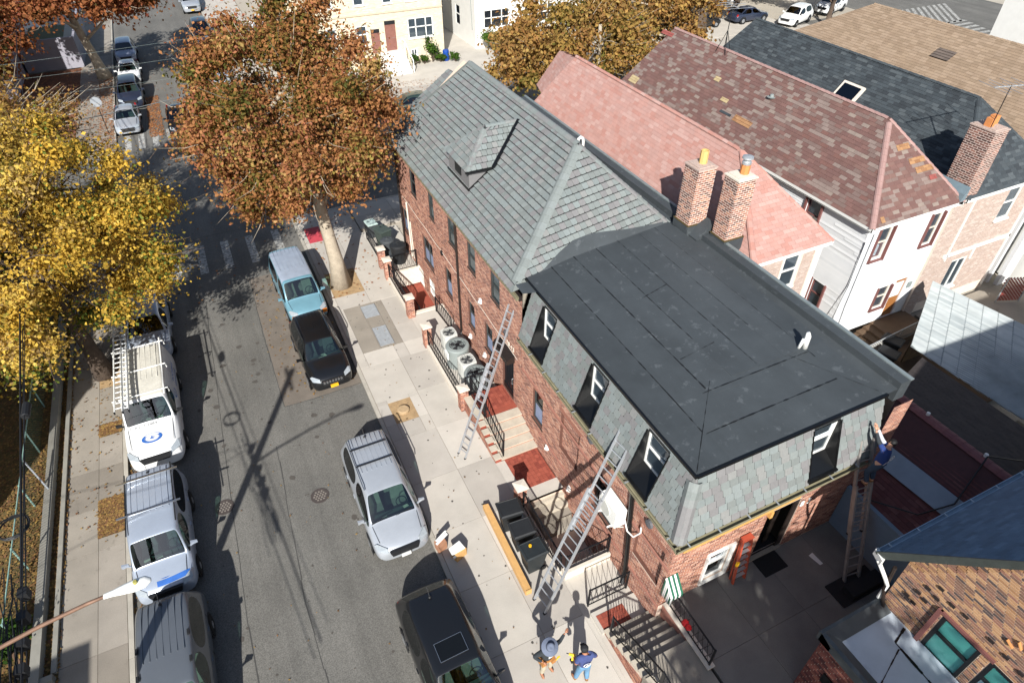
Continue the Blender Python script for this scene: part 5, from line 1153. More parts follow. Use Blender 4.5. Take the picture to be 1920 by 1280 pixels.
# steps and board fence of the white house
t = thing('back_steps', 'brown steps up to the orange door of the white house', 'steps', (25.5, 13.3, 0))
m_bst = M('brown_stone', ['5d4a38', '665240'], .9, (3, .15))
mb = MB(); mb.box(25.4, 27.6, 12.7, 14.08, -.1, .5); mb.build('landing', m_bst, t)
for k in range(4): mb = MB(); mb.box(25.4-(k+1)*.38, 25.4-k*.38, 12.8, 14.08, -.1, .5-(k+1)*.12); mb.build('step', m_bst, t)
mb = MB(); mb.box(23.0, 28, 8.5, 14.05, -.1, .01); structure(mb.build('white_house_yard', m_bst))
t = thing('board_fence', 'tan board screen beside the back wheelie bins', 'fence', (25.3, 11.6, 0))
for k in range(3): mb = MB(); mb.box(24.95+k*.42, 25.35+k*.42, 11.75, 11.8, 0, 1.25); mb.build('board', M('tan_board', ['6f5c45', '7a664d'], .8), t)
def mesh_panel(parent, O, U, V, w_, h_, st, r, mat, name='wire'):
    O, U, V = Vector(O), Vector(U).normalized(), Vector(V).normalized(); mb = MB(); n = U.cross(V)
    k = -h_
    while k < w_:
        for sgn in (1, -1):
            u0, v0, u1, v1 = k, 0, k+h_, h_
            if u0 < 0: v0 = -u0; u0 = 0
            if u1 > w_: v1 = h_-(u1-w_); u1 = w_
            if v1-v0 > .02:
                a, b = (O+U*u0+V*v0, O+U*u1+V*v1) if sgn > 0 else (O+U*(w_-u0)+V*v0, O+U*(w_-u1)+V*v1)
                d = (b-a).normalized(); s_ = d.cross(n).normalized()*r; mb.poly([a-s_, a+s_, b+s_, b-s_])
        k += st
    o = mb.build(name, mat, parent, fix=False); o['kind'] = 'stuff'; return o
lf = thing('chain_link_fence', 'white chain link fence beside the brown steps', 'fence', (25, 12.6, 0))
mesh_panel(lf, (23.1, 12.45, .35), (1, 0, .12), (0, 0, 1), 4.3, .75, .11, .012, m_white)
for x in (23.1, 25.2, 27.4): mb = MB(); mb.tube([(x, 12.45, 0), (x, 12.45, 1.1+(x-23)*.12)], .025, 6); mb.build('post', m_steel, lf)
mb = MB(); mb.tube([(23.1, 12.45, 1.1), (27.4, 12.45, 1.62)], .02, 6); mb.build('top_rail', m_steel, lf)
# white corrugated canopy seen from above
cn = thing('slatted_canopy', 'large pale slatted canopy roof in the back yard at the right', 'canopy', (26, 9, 2.5))
m_can = M('pale_blue_slat', ['a3a9a9', 'b0b5b3', '969d9d'], .6, (2, .1))
c0, c1, c2, c3_ = Vector((27.6, 13.45, 2.55)), Vector((28.4, 8.2, 2.6)), Vector((23.4, 5.0, 2.4)), Vector((23.2, 10.9, 2.3))
mb = MB(); mb.poly([c0, c1, c2, c3_]); mb.build('deck', M('pale_sheet', '7d8587', .7, (1.2, .25)), cn, fix=False)
U_ = (c1-c0).normalized(); nv = (c1-c0).cross(c3_-c0).normalized(); nv = nv if nv.z > 0 else -nv; V_ = nv.cross(U_).normalized()
if V_.dot(c3_-c0) < 0: V_ = -V_
poly = [((p-c0).dot(U_), (p-c0).dot(V_)) for p in (c0, c1, c2, c3_)]
if U_.cross(V_).z < 0: U_ = -U_; poly = [(-a, b) for a, b in poly]
field(cn, 'slat', m_can, c0+nv*.01, U_, V_, poly, .62, .12, .03, .035, .012, (), lambda u, v: random.random(), 200, .0)
# right backyard: brick wall gate, backboard, white walls
mb = MB(); mb.box(34.2, 34.4, 14.2, 30, 0, 5.5); mb.box(34.4, 35.2, 13.8, 14.0, 0, 5.0); t = tag(mb.build('side_wall', m_siding), 'white side wall in the gap right of the pale brick house', 'wall')
gt = thing('lattice_gate', 'red and white lattice gate in the gap at the right edge', 'gate', (33.5, 12.6, 0))
mesh_panel(gt, (33.0, 12.9, .1), (1, -.4, 0), (0, .1, 1), 1.2, 1.3, .16, .03, M('red_lattice', '8f4038', .7))
for q in (0, 1.2): mb = MB(); p = Vector((33.0, 12.9, 0))+Vector((1, -.4, 0)).normalized()*q; mb.tube([p, p+Vector((0, 0, 1.5))], .035, 6); mb.build('post', m_steel, gt)
bb = thing('basketball_hoop', 'portable basketball backboard with black frame at the right edge', 'backboard', (31.7, 9.8, 0))
mb = MB(); mb.tube([(31.4, 9.9, .5), (31.7, 10.2, 2.2)], .05, 8); mb.build('pole', m_iron2, bb)
bo = Vector((31.5, 10.75, 2.55)); bu, bv = Vector((.95, -1.1, 0)).normalized(), Vector((0.35, .3, .9)).normalized()
def bbp(a, b, h=0): return bo+bu*a+bv*b+bu.cross(bv)*h
MB().extr([bbp(0, 0), bbp(1.5, 0), bbp(1.5, .95), bbp(0, .95)], bu.cross(bv)*.02).build('backboard', M('backboard_white', 'c6c9c8', .5), bb)
mb = MB()
for a, b in (((0, 0), (1.5, 0)), ((1.5, 0), (1.5, .95)), ((1.5, .95), (0, .95)), ((0, .95), (0, 0)), ((.45, .12), (1.05, .12)), ((.45, .6), (1.05, .6)), ((.45, .12), (.45, .6)), ((1.05, .12), (1.05, .6))): mb.bar(bbp(*a, .03), bbp(*b, .03), .06, .05)
mb.build('frame', m_iron2, bb)
mb = MB(); mb.box(28.5, 60, -10, 13.9, -.1, .02); structure(mb.build('right_yard', m_concd))

# ---------------------------------------------------------------- house at the lower right with its porch
random.seed(61)
m_b7 = M('multi_brick', ['4d413f', '705446', '8a6650', '9a7557', 'a37e5c', '866050', '67504a', 'ab8764', '7a5c4e', '96704f'], .85, (20, .1), (80, .3, .003), const=True)
m_b7m = M('multi_mortar', 'c0ab98', .95, (10, .1))
h7 = thing('corner_house', 'mottled brown brick gable house with blue-grey roof at the lower right corner', 'house', (15, 0, 0))
RY, RZ7 = .45, 10.0
W7 = 12.02; yN = 3.35
def rakez(y): return 5.55+(3.75-y)*(RZ7-5.55)/(3.75-RY)
wins7 = [(1.27, 2.2, 3.75, 5.2), (.12, 1.05, 3.75, 5.2), (-1.2, -.3, 3.75, 5.2)]
mb = MB()
O7 = Vector((W7, yN, .9)); Wd = yN+2.5
polys7 = [(0, 0), (Wd, 0), (Wd, 8.9), (yN-RY, 8.9), (0, rakez(yN)-.9-.15)]
sheet_holes(mb, O7, (0, -1, 0), Vector((0, 0, 1)), polys7, [(yN-b, yN-a, c-.9, d-.9) for a, b, c, d in wins7])
mb.poly([(W7, yN, .9), (30, yN, .9), (30, yN, 5.6), (W7, yN, 5.6)])
mb.build('wall', m_b7m, h7, fix=False)
field(h7, 'brick', m_b7, O7+Vector((0, 0, 2.6)), (0, -1, 0), (0, 0, 1), [(0, 0), (Wd, 0), (Wd, 6.3), (yN-RY, 6.3), (0, rakez(yN)-3.5-.2)], .22, .072, .015, .007, .007, [(yN-b-.02, yN-a+.02, c-3.5-.1, d-3.5+.02) for a, b, c, d in wins7], lambda u, v: random.random(), 300, .37)
for i, (a, b, c, d) in enumerate(wins7): window(h7, (W7, b, c), (0, -1, 0), b-a, d-c, M('dark_frame7', '17191b', .5), glass_mat('teal_sky_glass', 'c4ece8', .5), glass_mat('teal_sky_glass', 'c4ece8'), M('teal_sky_reflection', 'b8e6e0', .7, (1.2, .2)), d=.02, ft=.09, sill=M('dark_frame7', '17191b'), sillout=.04)  # teal of the panes and the sheet behind them is painted sky reflection
mb = MB(); mb.box(W7-.07, W7-.002, 1.0, 2.3, 5.22, 5.3); mb.box(W7-.08, W7-.002, 2.25, 2.35, 3.6, 5.3); mb.build('window_casing', m_maroon, h7)
for y, z in ((2.55, 5.75), (2.75, 5.45), (2.5, 5.4), (2.85, 5.1), (2.65, 5.05), (3.0, 4.75), (2.8, 4.7), (2.2, 5.6), (1.9, 5.65), (1.3, 5.65), (.95, 5.6), (.6, 5.55), (.3, 5.4)):
    mb = MB(); mb.box(W7-.045, W7-.009, y-.06, y+.06, z, z+.07); mb.build('protruding_brick', M('burnt_brick', '1f1716', .9), h7)
for k in range(7): mb = MB(); a = -1.1+k*.36; mb.bar((W7-.02, .55+.5*math.sin(a), 6.2+.5*math.cos(a)-.45), (W7-.02, .55+.68*math.sin(a), 6.2+.68*math.cos(a)-.45), .1, .02); mb.build('arch_brick', M('orange_brick', 'b07a4a', .9), h7)
roof_quad(h7, [(W7-.3, 3.85, 5.5), (30, 3.85, 5.5), (30, RY, RZ7), (W7-.3, RY, RZ7)], m_bluesh, M('blue_deck', '3f4953'), .34, .15, 220)
MB().poly([(W7-.3, RY, RZ7), (30, RY, RZ7), (30, -3.2, 5.5), (W7-.3, -3.2, 5.5)]).build('roof_deck', m_bluesh, h7, fix=False)
mb = MB(); mb.bar((W7-.32, 3.9, 5.42), (W7-.32, RY, RZ7-.08), .04, .16); mb.bar((W7-.2, 3.82, 5.36), (W7-.2, RY, RZ7-.2), .25, .03); mb.build('rake_board', M('rake_dark', '3a3f3c', .6, (5, .2)), h7)
gutter(h7, (W7-.3, 3.86, 5.4), (30, 3.86, 5.4), M('pale_gutter', '9fb0bd', .4), (0, 1, 0), .12)
mb = MB(); mb.extr([(W7-.42, 3.7, 5.3), (W7-.3, 4.0, 5.3), (W7-.3, 4.0, 5.5), (W7-.42, 3.7, 5.5)], (.1, 0, 0)); mb.tube([(W7-.36, 3.8, 5.35), (W7-.3, 3.5, 5.0), (W7-.1, 3.42, 4.6), (W7-.1, 3.42, 4.0)], .05, 8); mb.build('gutter_end', m_white, h7)
mb = MB(); mb.tube([(W7-.1, 3.5, 5.3), (W7-.12, 3.42, 4.4), (W7-.15, 3.2, 3.9)], .045, 6); mb.build('downspout', m_brown, h7)
# porch with white roof
po = thing('porch', 'brick porch with pale coated flat roof and dark metal coping', 'porch', (11, 1, 0))
m_silver = M('silver_roof_coating', ['a9b3bc', 'b7c0c8'], .45, (1.2, .12), blot=(1.5, .6, '8c97a2', .5))
mb = MB(); mb.box(10.05, 11.98, -2.5, 3.3, .5, 3.72); mb.build('core', m_b7m, po)
m_pb = M('porch_brick', ['4d2c2c', '6b3a35', '7d4a40', '5d3432', '8a584a'], .85, (20, .12))
field(po, 'brick', m_pb, (10.05, 3.3, 1.1), (0, -1, 0), (0, 0, 1), [(0, 0), (5.8, 0), (5.8, 2.62), (0, 2.62)], .28, .072, .013, .008, .008, (), lambda u, v: random.random(), 250, .4)
field(po, 'brick', m_pb, (11.98, 3.3, 1.1), (-1, 0, 0), (0, 0, 1), [(0, 0), (1.93, 0), (1.93, 2.62), (0, 2.62)], .28, .072, .013, .008, .008, (), None, 0, .4)
mb = MB(); mb.poly([(10.2, -2.5, 3.86), (W7, -2.5, 3.86), (W7, 3.1, 3.86), (10.2, 3.1, 3.86)]); mb.build('roof_coating', m_silver, po)
m_cop = M('dark_coping', ['43484c', '565b5c'], .5, (3, .15), metallic=.2)
mb = MB(); mb.extr([(9.93, -2.5, 3.7), (9.93, -2.5, 4.0), (10.02, -2.5, 4.02), (10.3, -2.5, 3.88), (10.3, -2.5, 3.7)], (0, 5.85, 0)); mb.build('coping', m_cop, po)
mb = MB(); mb.extr([(9.93, 3.42, 3.7), (9.93, 3.42, 4.0), (9.93, 3.34, 4.02), (9.93, 3.02, 3.88), (9.93, 3.02, 3.7)], (2.05, 0, 0)); mb.build('coping', m_cop, po)
mb = MB()
def tseam(pts, z, w0=.02):
    for a, b in zip(pts, pts[1:]):
        a, b = Vector((*a, z)), Vector((*b, z)); n = max(2, int((b-a).length/.15)); d = (b-a).normalized(); s_ = Vector((-d.y, d.x, 0))
        for q in range(n):
            p0, p1 = a+(b-a)*q/n, a+(b-a)*(q+1)/n; ww = w0*random.uniform(.4, 1.5); mb.poly([p0-s_*ww, p0+s_*ww, p1+s_*ww, p1-s_*ww])
tseam([(11.95, 2.6), (11.45, 2.45), (11.4, 1.2), (11.6, -1)], 3.868, .03); tseam([(10.3, 1.9), (11.4, 2.3)], 3.866, .012); tseam([(11.4, 0.2), (12, .4)], 3.868, .03)
mb.build('tar_line', m_black, po)
text_obj('house_number', '38', .22, m_white, M4((10.03, 2.6, 2.6), (0, -1, 0), (0, 0, 1)), po, .01)
bk = MB(); bk.box(9.99, 10.03, 2.35, 2.85, 2.42, 2.78); bk.build('number_plate', m_black, po)

# ---------------------------------------------------------------- across the cross street
random.seed(71)
m_cream = M('cream_brick', ['c2b59c', 'ccc0a8', 'c7baa0', 'd2c7b0'], .9, (14, .06))
cb = thing('cream_brick_house', 'cream brick apartment house across the cross street', 'house', (17, 64, 0))
CW = [(18.65, 21.05, 2.15, 3.85), (18.75, 19.35, .68, 1.25), (20.45, 21.15, .7, 1.3), (16.5, 17.5, 1.35, 3.85), (16.55, 17.4, 5.25, 6.7), (18.6, 19.6, 5.25, 6.7), (20.5, 21.3, 5.6, 6.9), (14.0, 14.9, 5.3, 6.9), (13.9, 14.9, 2.1, 3.7), (11.2, 12.2, 2.1, 3.7), (11.2, 12.2, 5.3, 6.9), (15.2, 16.0, 1.3, 3.3)]
mb = MB(); wall_with_holes(mb, (8.5, 60.5, -.1), (1, 0, 0), 13.5, 9.5, [(a-8.5, b-8.5, c+.1, d+.1) for a, b, c, d in CW], .12, (0, -1, 0))
mb.poly([(22, 60.5, -.1), (22, 74, -.1), (22, 74, 9.4), (22, 60.5, 9.4)]); mb.poly([(8.5, 60.5, 9.4), (22, 60.5, 9.4), (22, 74, 9.4), (8.5, 74, 9.4)]); mb.poly([(8.5, 60.5, -.1), (8.5, 74, -.1), (8.5, 74, 9.4), (8.5, 60.5, 9.4)])
mb.build('wall', M('cream_wall', 'c4bba6', .95, (6, .05)), cb, fix=False)
field(cb, 'brick', m_cream, (8.5, 60.5, 0), (1, 0, 0), (0, 0, 1), [(0, 0), (13.5, 0), (13.5, 9.3), (0, 9.3)], .26, .09, .012, .006, .006, [(a-8.5, b-8.5, c, d) for a, b, c, d in CW], lambda u, v: random.random(), 0)
for i, (a, b, c, d) in enumerate(CW):
    if i in (3, 11):
        w_ = thing_part('door', cb); mb = MB(); mb.box(a, b, 60.56, 60.6, c, d); mb.build('door_leaf', M('rust_door', '7a5248', .6, (4, .15)), w_); mb = MB(); mb.box(a, b, 60.5, 60.57, d-.3, d); mb.build('transom', m_room, w_); continue
    window(cb, (a, 60.5, c), (1, 0, 0), b-a, d-c, m_white, None, None, m_blind, d=.04, ft=.09, cross=i != 1 and i != 2, mull=(.75, 1.7) if i == 0 else (((b-a)/2,) if i in (1, 2) else ()), sill=m_white, sillout=.1)
mb = MB(); mb.box(8.5, 22.02, 60.42, 60.495, 4.5, 4.62); mb.build('string_course', M('buff_stone', 'b5aa94', .9), cb)
t = thing('front_steps', 'white stone steps with white iron handrail at the rust coloured door', 'steps', (17, 59.5, 0))
for k in range(6): mb = MB(); mb.box(15.8, 17.9, 59.8-(k+1)*.32, 59.8-k*.32, 0, 1.3-k*.2); mb.build('step', m_white, t)
mb = MB(); mb.box(15.8, 17.9, 59.8, 60.49, 0, 1.35); mb.build('landing', m_white, t)
mb = MB(); mb.tube([(17.9, 60.3, 2.3), (17.95, 59.6, 2.2), (18.1, 58, 1.0), (18.1, 58, 0)], .05, 6); mb.tube([(17.9, 59.6, 1.3), (17.9, 59.6, 2.2)], .03, 5); mb.build('handrail', m_white, t)
mb = MB(); mb.lathe([(.26, 0), (.3, .1), (.3, .8), (.27, .95), (.1, .95)], (21.9, 59.9, .02), 16); tag(mb.build('blue_barrel', M('barrel_blue', '16418f', .4)), 'blue plastic barrel at the corner of the cream house', 'barrel')
wb = thing('white_house', 'white stucco house right of the cream brick one', 'house', (31, 68, 0))
mb = MB(); wall_with_holes(mb, (25.8, 61.9, -.1), (1, 0, 0), 13, 9, [(.9, 3.6, 1.85, 3.5), (6, 8.6, 1.85, 3.5), (.9, 2.4, 5.3, 7)], .1, (0, -1, 0)); wall_with_holes(mb, (25.8, 78, -.1), (0, -1, 0), 16.1, 9, [(6.2, 7.4, 1.3, 3.2), (11, 12.2, 1.3, 3.2), (6.2, 7.4, 5, 6.8)], .1, (-1, 0, 0)); mb.poly([(25.8, 61.9, 8.9), (38.8, 61.9, 8.9), (38.8, 78, 8.9), (25.8, 78, 8.9)]); mb.poly([(38.8, 61.9, 0), (38.8, 78, 0), (38.8, 78, 8.9), (38.8, 61.9, 8.9)]); mb.build('wall', m_stucco, wb, fix=False)
for a, b in ((.9, 3.6), (6, 8.6)): window(wb, (25.8+a, 61.9, 1.75), (1, 0, 0), b-a, 1.65, m_white, None, None, M('patterned_blind', ['7d8a99', '8d7458'], .8, (3, .3)), d=.04, ft=.09, mull=(.8, b-a-.8), sill=m_white)
window(wb, (26.7, 61.9, 5.2), (1, 0, 0), 1.5, 1.7, m_white, None, None, m_blind, d=.04, ft=.09)
for a, c in ((6.2, 1.2), (11, 1.2), (6.2, 4.9)): window(wb, (25.8, 78-a, c), (0, -1, 0), 1.2, 1.9, m_white, None, None, m_room, d=.04, ft=.09)
mb = MB(); mb.box(28.0, 28.9, 61.75, 61.895, .8, 1.3); mb.build('wall_unit', m_acw, wb)
mb = MB(); mb.tube([(26.0, 61.86, 8), (26.0, 61.86, 2.2)], .03, 5); mb.tube([(25.76, 63, 7), (25.76, 62.6, 1.6)], .03, 5); mb.build('cable', m_acg, wb)
# more blocks far behind, mostly hidden by trees
for x0, x1, y0, y1, h_, mt, lb in ((-30, -12.6, 76, 90, 7, m_siding, 'white house behind the upper left tree'), (40.5, 52, 63, 76, 7, M('tan_wall', 'a9977d', .9, (3, .08)), 'tan house behind the yellow-brown trees'), (56, 70, 66, 78, 7, m_stucco, 'pale house beyond the parked white cars')):
    t = thing('far_house', lb, 'house', ((x0+x1)/2, (y0+y1)/2, 0)); mb = MB(); mb.box(x0, x1, y0, y1, 0, h_); mb.build('wall', mt, t)
    n = int((x1-x0)/3)
    for k in range(n): window(t, (x0+.9+k*3, y0-.02, 1.5), (1, 0, 0), 1.2, 1.7, m_white, None, None, m_room, d=-.03)
    for k in range(n): window(t, (x0+.9+k*3, y0-.02, 4.4), (1, 0, 0), 1.2, 1.7, m_white, None, None, m_room, d=-.03)
# left far: white garage and grey house
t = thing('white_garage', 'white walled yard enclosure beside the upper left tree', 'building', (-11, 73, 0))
mb = MB(); mb.box(-13.2, -8.7, 72.4, 72.6, 0, 2.6); mb.box(-8.9, -8.7, 72.6, 84, 0, 2.4); mb.box(-13.2, -13.0, 72.6, 80, 0, 2.4); mb.build('wall', M('painted_shade_wall', '8d8b94', .8, (2, .06)), t)  # white walls in shade: the shade is put into their lilac-grey colour
mb = MB(); mb.poly([(-13, 72.6, 2.3), (-9.6, 72.6, 2.3), (-9.6, 78, 2.4), (-13, 78, 2.4)]); mb.build('roof', M('olive_felt', '5c5f45', .9, (2, .1)), t)
t = thing('grey_house', 'tall pale house at the top left corner', 'house', (-17, 74, 0))
mb = MB(); mb.box(-26, -13.4, 66, 86, 0, 8.5); mb.build('wall', M('lilac_stucco', '9a95a0', .85, (2, .05)), t)
for y in (68.2, 71.5, 75): window(t, (-13.38, y+1, 2.2), (0, 1, 0), 1.0, 1.6, m_dframe, None, None, m_room, d=-.02); window(t, (-13.38, y+1, 5.2), (0, 1, 0), 1.0, 1.6, m_dframe, None, None, m_room, d=-.02)
mb = MB()
for k in range(6): mb.lathe([(.17, 0), (.17, 2.2)], (-13.2, 76+k*.36, 5.2), 6, axis='x')
mb.build('striped_awning', M('awning_stripes', ['6f8f6a', 'c07050', 'd0c9b0'], .7), t)
# ================================================================ vehicles
m_tyre = M('tyre', '121212', .9, (20, .2)); m_rim = M('rim', '9a9da0', .4, (8, .1), metallic=.6); m_trimb = M('black_plastic', '1b1c1e', .6, (12, .15))
m_chrome = M('chrome', 'b9bcbf', .2, (5, .05), metallic=.9); m_lamp = M('lamp_lens', '8f969b', .15, (20, .15), spec=.8); m_amber = M('amber_lens', 'c8742a', .25, (10, .1)); m_tail = M('tail_lens', '8c1a16', .25, (10, .15))
m_cg = glass_mat('car_glass', 'b9d8d0', .45, .02); m_cgd = glass_mat('dark_car_glass', '6a7878', .3, .02)
m_seat = M('seat_fabric', '6f6c66', .9, (6, .15)); m_seatd = M('dark_seat', '4a4a4c', .9, (6, .15)); m_dash = M('dashboard', '3f4848', .7, (5, .2)); m_paper = M('dash_papers', 'b9b3a6', .8, (20, .3)); m_inner = M('cabin_floor', '121314', .9)
def paint(name, c, rough=.28, metallic=.35, n=.04): return M('paint_'+name, c, rough, (3, n), metallic=metallic, spec=.5, coat=.6, fine=(40, .03))
PROF = {
 'suv': ([(0,.62,.5,.72,.6),(.025,.8,.66,.9,.76),(.09,.95,.84,.975,.84),(.25,1.04,.96,1,.86),(.40,1.61,1.0,1,.7),(.56,1.66,1.02,1,.71),(.74,1.66,1.03,1,.71),(.87,1.6,1.05,.985,.69),(.965,1.12,1.04,.95,.8),(.985,.92,.84,.93,.82),(1,.55,.45,.86,.76)], 3, 4, 7, 8),
 'minivan': ([(0,.6,.48,.72,.6),(.025,.76,.62,.9,.74),(.08,.9,.8,.97,.82),(.2,1.03,.94,1,.86),(.37,1.66,.98,1,.71),(.55,1.73,1.0,1,.72),(.75,1.73,1.0,1,.72),(.91,1.67,1.02,.985,.7),(.97,1.12,1.0,.96,.84),(.985,.9,.8,.94,.84),(1,.55,.45,.88,.78)], 3, 4, 7, 8),
 'van': ([(0,.7,.55,.76,.64),(.02,.9,.72,.92,.78),(.08,1.04,.92,.98,.84),(.19,1.16,1.06,1,.88),(.31,1.94,1.1,1,.80),(.5,2.0,1.1,1,.82),(.75,2.0,1.1,1,.82),(.95,1.97,1.1,.99,.81),(.985,1.5,1.1,.98,.86),(.992,1.0,.9,.97,.86),(1,.6,.5,.92,.82)], 3, 4, 7, 8),
 'longvan': ([(0,.7,.55,.76,.64),(.02,.95,.75,.92,.78),(.10,1.10,.98,.98,.84),(.26,1.22,1.1,1,.88),(.35,1.96,1.14,1,.80),(.5,2.0,1.14,1,.81),(.75,2.0,1.14,1,.81),(.95,1.97,1.14,.99,.80),(.985,1.5,1.1,.98,.86),(.992,1.0,.9,.97,.86),(1,.6,.5,.92,.82)], 3, 4, 7, 8),
 'sedan': ([(0,.55,.42,.72,.6),(.025,.68,.55,.9,.76),(.09,.8,.7,.975,.83),(.27,.93,.86,1,.84),(.43,1.38,.9,1,.66),(.55,1.42,.91,1,.67),(.66,1.40,.92,1,.66),(.72,1.34,.93,1,.65),(.86,.99,.93,.98,.8),(.975,.93,.82,.93,.78),(1,.55,.45,.82,.72)], 3, 4, 7, 8),
}
def car(label, kind, x, yfront, L_, W_, Hs, mat, rz=0., roofmat=None, glass=None, seat=None, cat='car', extras=(), plate=None, name='parked_car', group='cars parked along the kerb', z=-.13, lite=False, yrear=None, rearglass=True, hoodscale=1.0, hub=None):
    sec, ic, ir, irr, ire = PROF[kind]; glass = glass or m_cg; seat = seat or m_seatd
    t = thing(name, label, cat, (x, yfront+L_/2, z), rz, group)
    hs = Hs/sec[5][1]; hw = W_/2; V = []; nsec = len(sec); npf = 9
    rows = []
    for (tt, zt_, zb_, wb, wt) in sec:
        y = -L_/2+tt*L_; zt_ *= hs; zb_ *= hs; wb *= hw; wt *= hw; zl = .26 if .02 < tt < .98 else .34
        cr = .035
        half = [(0, zt_+cr), (wt*.5, zt_+cr*.8), (wt*.86, zt_+.005), (wt, zt_-.045), (wb*.965, zb_), (wb, zb_-.1), (wb*1.01, (zb_+zl)/2-.02), (wb*.985, zl+.1), (wb*.9, zl)]
        rows.append([(p[0], y - (.10*(1-(p[0]/hw)**2)*(1 if tt < .05 else (-1 if tt > .97 else 0))) if k < 9 else y, p[1]) for k, p in enumerate(half)])
    bm = bmesh.new(); grid = []
    for r in rows:
        g = {}
        for k, p in enumerate(r):
            g[k] = bm.verts.new(p)
            if k: g[-k] = bm.verts.new((-p[0], p[1], p[2]))
        grid.append(g)
    order = list(range(-8, 9)); glassf = {'windscreen': [], 'rear_window': [], 'side_window_a': [], 'side_window_b': [], 'side_window_c': [], 'side_window_d': []}; rooff = []
    imid = 5 if kind != 'sedan' else 5
    for i in range(nsec-1):
        for a, b in zip(order, order[1:]):
            f = bm.faces.new([grid[i][a], grid[i][b], grid[i+1][b], grid[i+1][a]])
            top = -3 <= a and b <= 3; side = (a, b) in ((-4, -3), (3, 4))
            if top and i == ic: glassf['windscreen'].append(f)
            elif top and i == irr and rearglass: glassf['rear_window'].append(f)
            elif side and ic <= i < ire-(0 if kind == 'sedan' else 1)+0:
                if kind in ('longvan',) and i >= imid: continue
                if i < imid: glassf['side_window_a' if a < 0 else 'side_window_b'].append(f)
                else: glassf['side_window_c' if a < 0 else 'side_window_d'].append(f)
            elif top and ir <= i < irr: rooff.append(f)
    bm.faces.new([grid[0][k] for k in order][::-1]); bm.faces.new([grid[-1][k] for k in order])
    bmesh.ops.recalc_face_normals(bm, faces=bm.faces)
    for f in rooff: f.material_index = 1
    for nm, fs in glassf.items():
        fs = [f for f in fs if f.is_valid]
        if not fs: continue
        bmesh.ops.inset_region(bm, faces=fs, thickness=.05 if not nm.startswith('side') else .035, use_even_offset=True, use_boundary=True)
        gb = bmesh.new()
        mp = {}
        for f in fs:
            vs = []
            for v in f.verts:
                if v not in mp: mp[v] = gb.verts.new(v.co)
                vs.append(mp[v])
            gb.faces.new(vs)
        me = bpy.data.meshes.new(nm); gb.to_mesh(me); gb.free(); me.materials.append(glass if not (nm == 'rear_window' or nm[-1] in 'cd') else m_cgd)
        me.polygons.foreach_set('use_smooth', [True]*len(me.polygons))
        o = bpy.data.objects.new('windscreen' if nm == 'windscreen' else ('rear_window' if nm == 'rear_window' else 'side_window'), me); COL.objects.link(o); o.parent = t
        sb = o.modifiers.new('sub', 'SUBSURF'); sb.levels = sb.render_levels = 1 if lite else 2
        # black rubber frame around the glass
        bmesh.ops.delete(bm, geom=fs, context='FACES')
    me = bpy.data.meshes.new('body'); bm.to_mesh(me); bm.free()
    me.materials.append(mat); me.materials.append(roofmat or mat); me.polygons.foreach_set('use_smooth', [True]*len(me.polygons))
    o = bpy.data.objects.new('body', me); COL.objects.link(o); o.parent = t
    sb = o.modifiers.new('sub', 'SUBSURF'); sb.levels = sb.render_levels = 1 if lite else 2
    y0 = -L_/2; Y = lambda f: y0+f*L_
    P = lambda nm, mb, mt, **k: mb.build(nm, mt, t, local=True, **k)
    zc = sec[ic][2]*hs
    # cabin
    yc, yr = Y(sec[ic][0]), Y(sec[irr][0])
    mb = MB(); mb.box(-hw*.86, hw*.86, yc-.1, Y(.97), .3, .42); P('cabin_floor', mb, m_inner)
    mb = MB(); mb.add([(-hw*.82, yc-.05, zc-.02), (hw*.82, yc-.05, zc-.02), (hw*.8, yc+.5, zc-.1), (-hw*.8, yc+.5, zc-.1), (-hw*.8, yc+.5, zc-.45), (hw*.8, yc+.5, zc-.45)], [[0, 1, 2, 3], [3, 2, 5, 4]]); P('dashboard', mb, m_dash)
    nrow = 1 if kind == 'longvan' else 2
    for r in range(nrow):
        ys = yc+.95+r*1.0
        if ys > yr-.2: break
        for q in ((-.45, .45) if r == 0 else (0,)):
            wS = hw*.27 if r == 0 else hw*.76; cx = q*hw
            mb = MB(); mb.box(cx-wS, cx+wS, ys-.35, ys+.15, .42, zc-.28); mb.add([(cx-wS, ys+.1, zc-.35), (cx+wS, ys+.1, zc-.35), (cx+wS*.85, ys+.3, zc+.32), (cx-wS*.85, ys+.3, zc+.32), (cx-wS, ys+.24, zc-.35), (cx+wS, ys+.24, zc-.35), (cx+wS*.85, ys+.4, zc+.32), (cx-wS*.85, ys+.4, zc+.32)], [[0,1,2,3],[4,5,6,7],[3,2,6,7],[0,3,7,4],[1,2,6,5]])
            if r == 0: mb.box(cx-.12, cx+.12, ys+.3, ys+.38, zc+.33, zc+.5)
            P('seat', mb, seat)
    if not lite:
        mb = MB(); n = 16
        for i in range(n):
            a0, a1 = 2*math.pi*i/n, 2*math.pi*(i+1)/n; c = Vector((hw*.45, yc+.62, zc+.02)); e1, e2 = Vector((1, 0, 0)), Vector((0, .35, .93)); mb.bar(c+(e1*math.cos(a0)+e2*math.sin(a0))*.18, c+(e1*math.cos(a1)+e2*math.sin(a1))*.18, .025)
        P('steering_wheel', mb, m_trimb)
        mb = MB(); random.seed(int(abs(x*10)+abs(yfront)*7))
        for k in range(3): px_, py_ = random.uniform(-.6, .5)*hw, yc+random.uniform(.05, .35); a = random.random(); mb.extr([(px_, py_, zc-.03), (px_+.18, py_+.04*a, zc-.03), (px_+.15, py_+.14, zc-.05), (px_-.02, py_+.12, zc-.05)], (0, 0, .02))
        P('dash_papers', mb, m_paper)
        mb = MB()
        f = sec[ic]; wtop = f[4]*hw
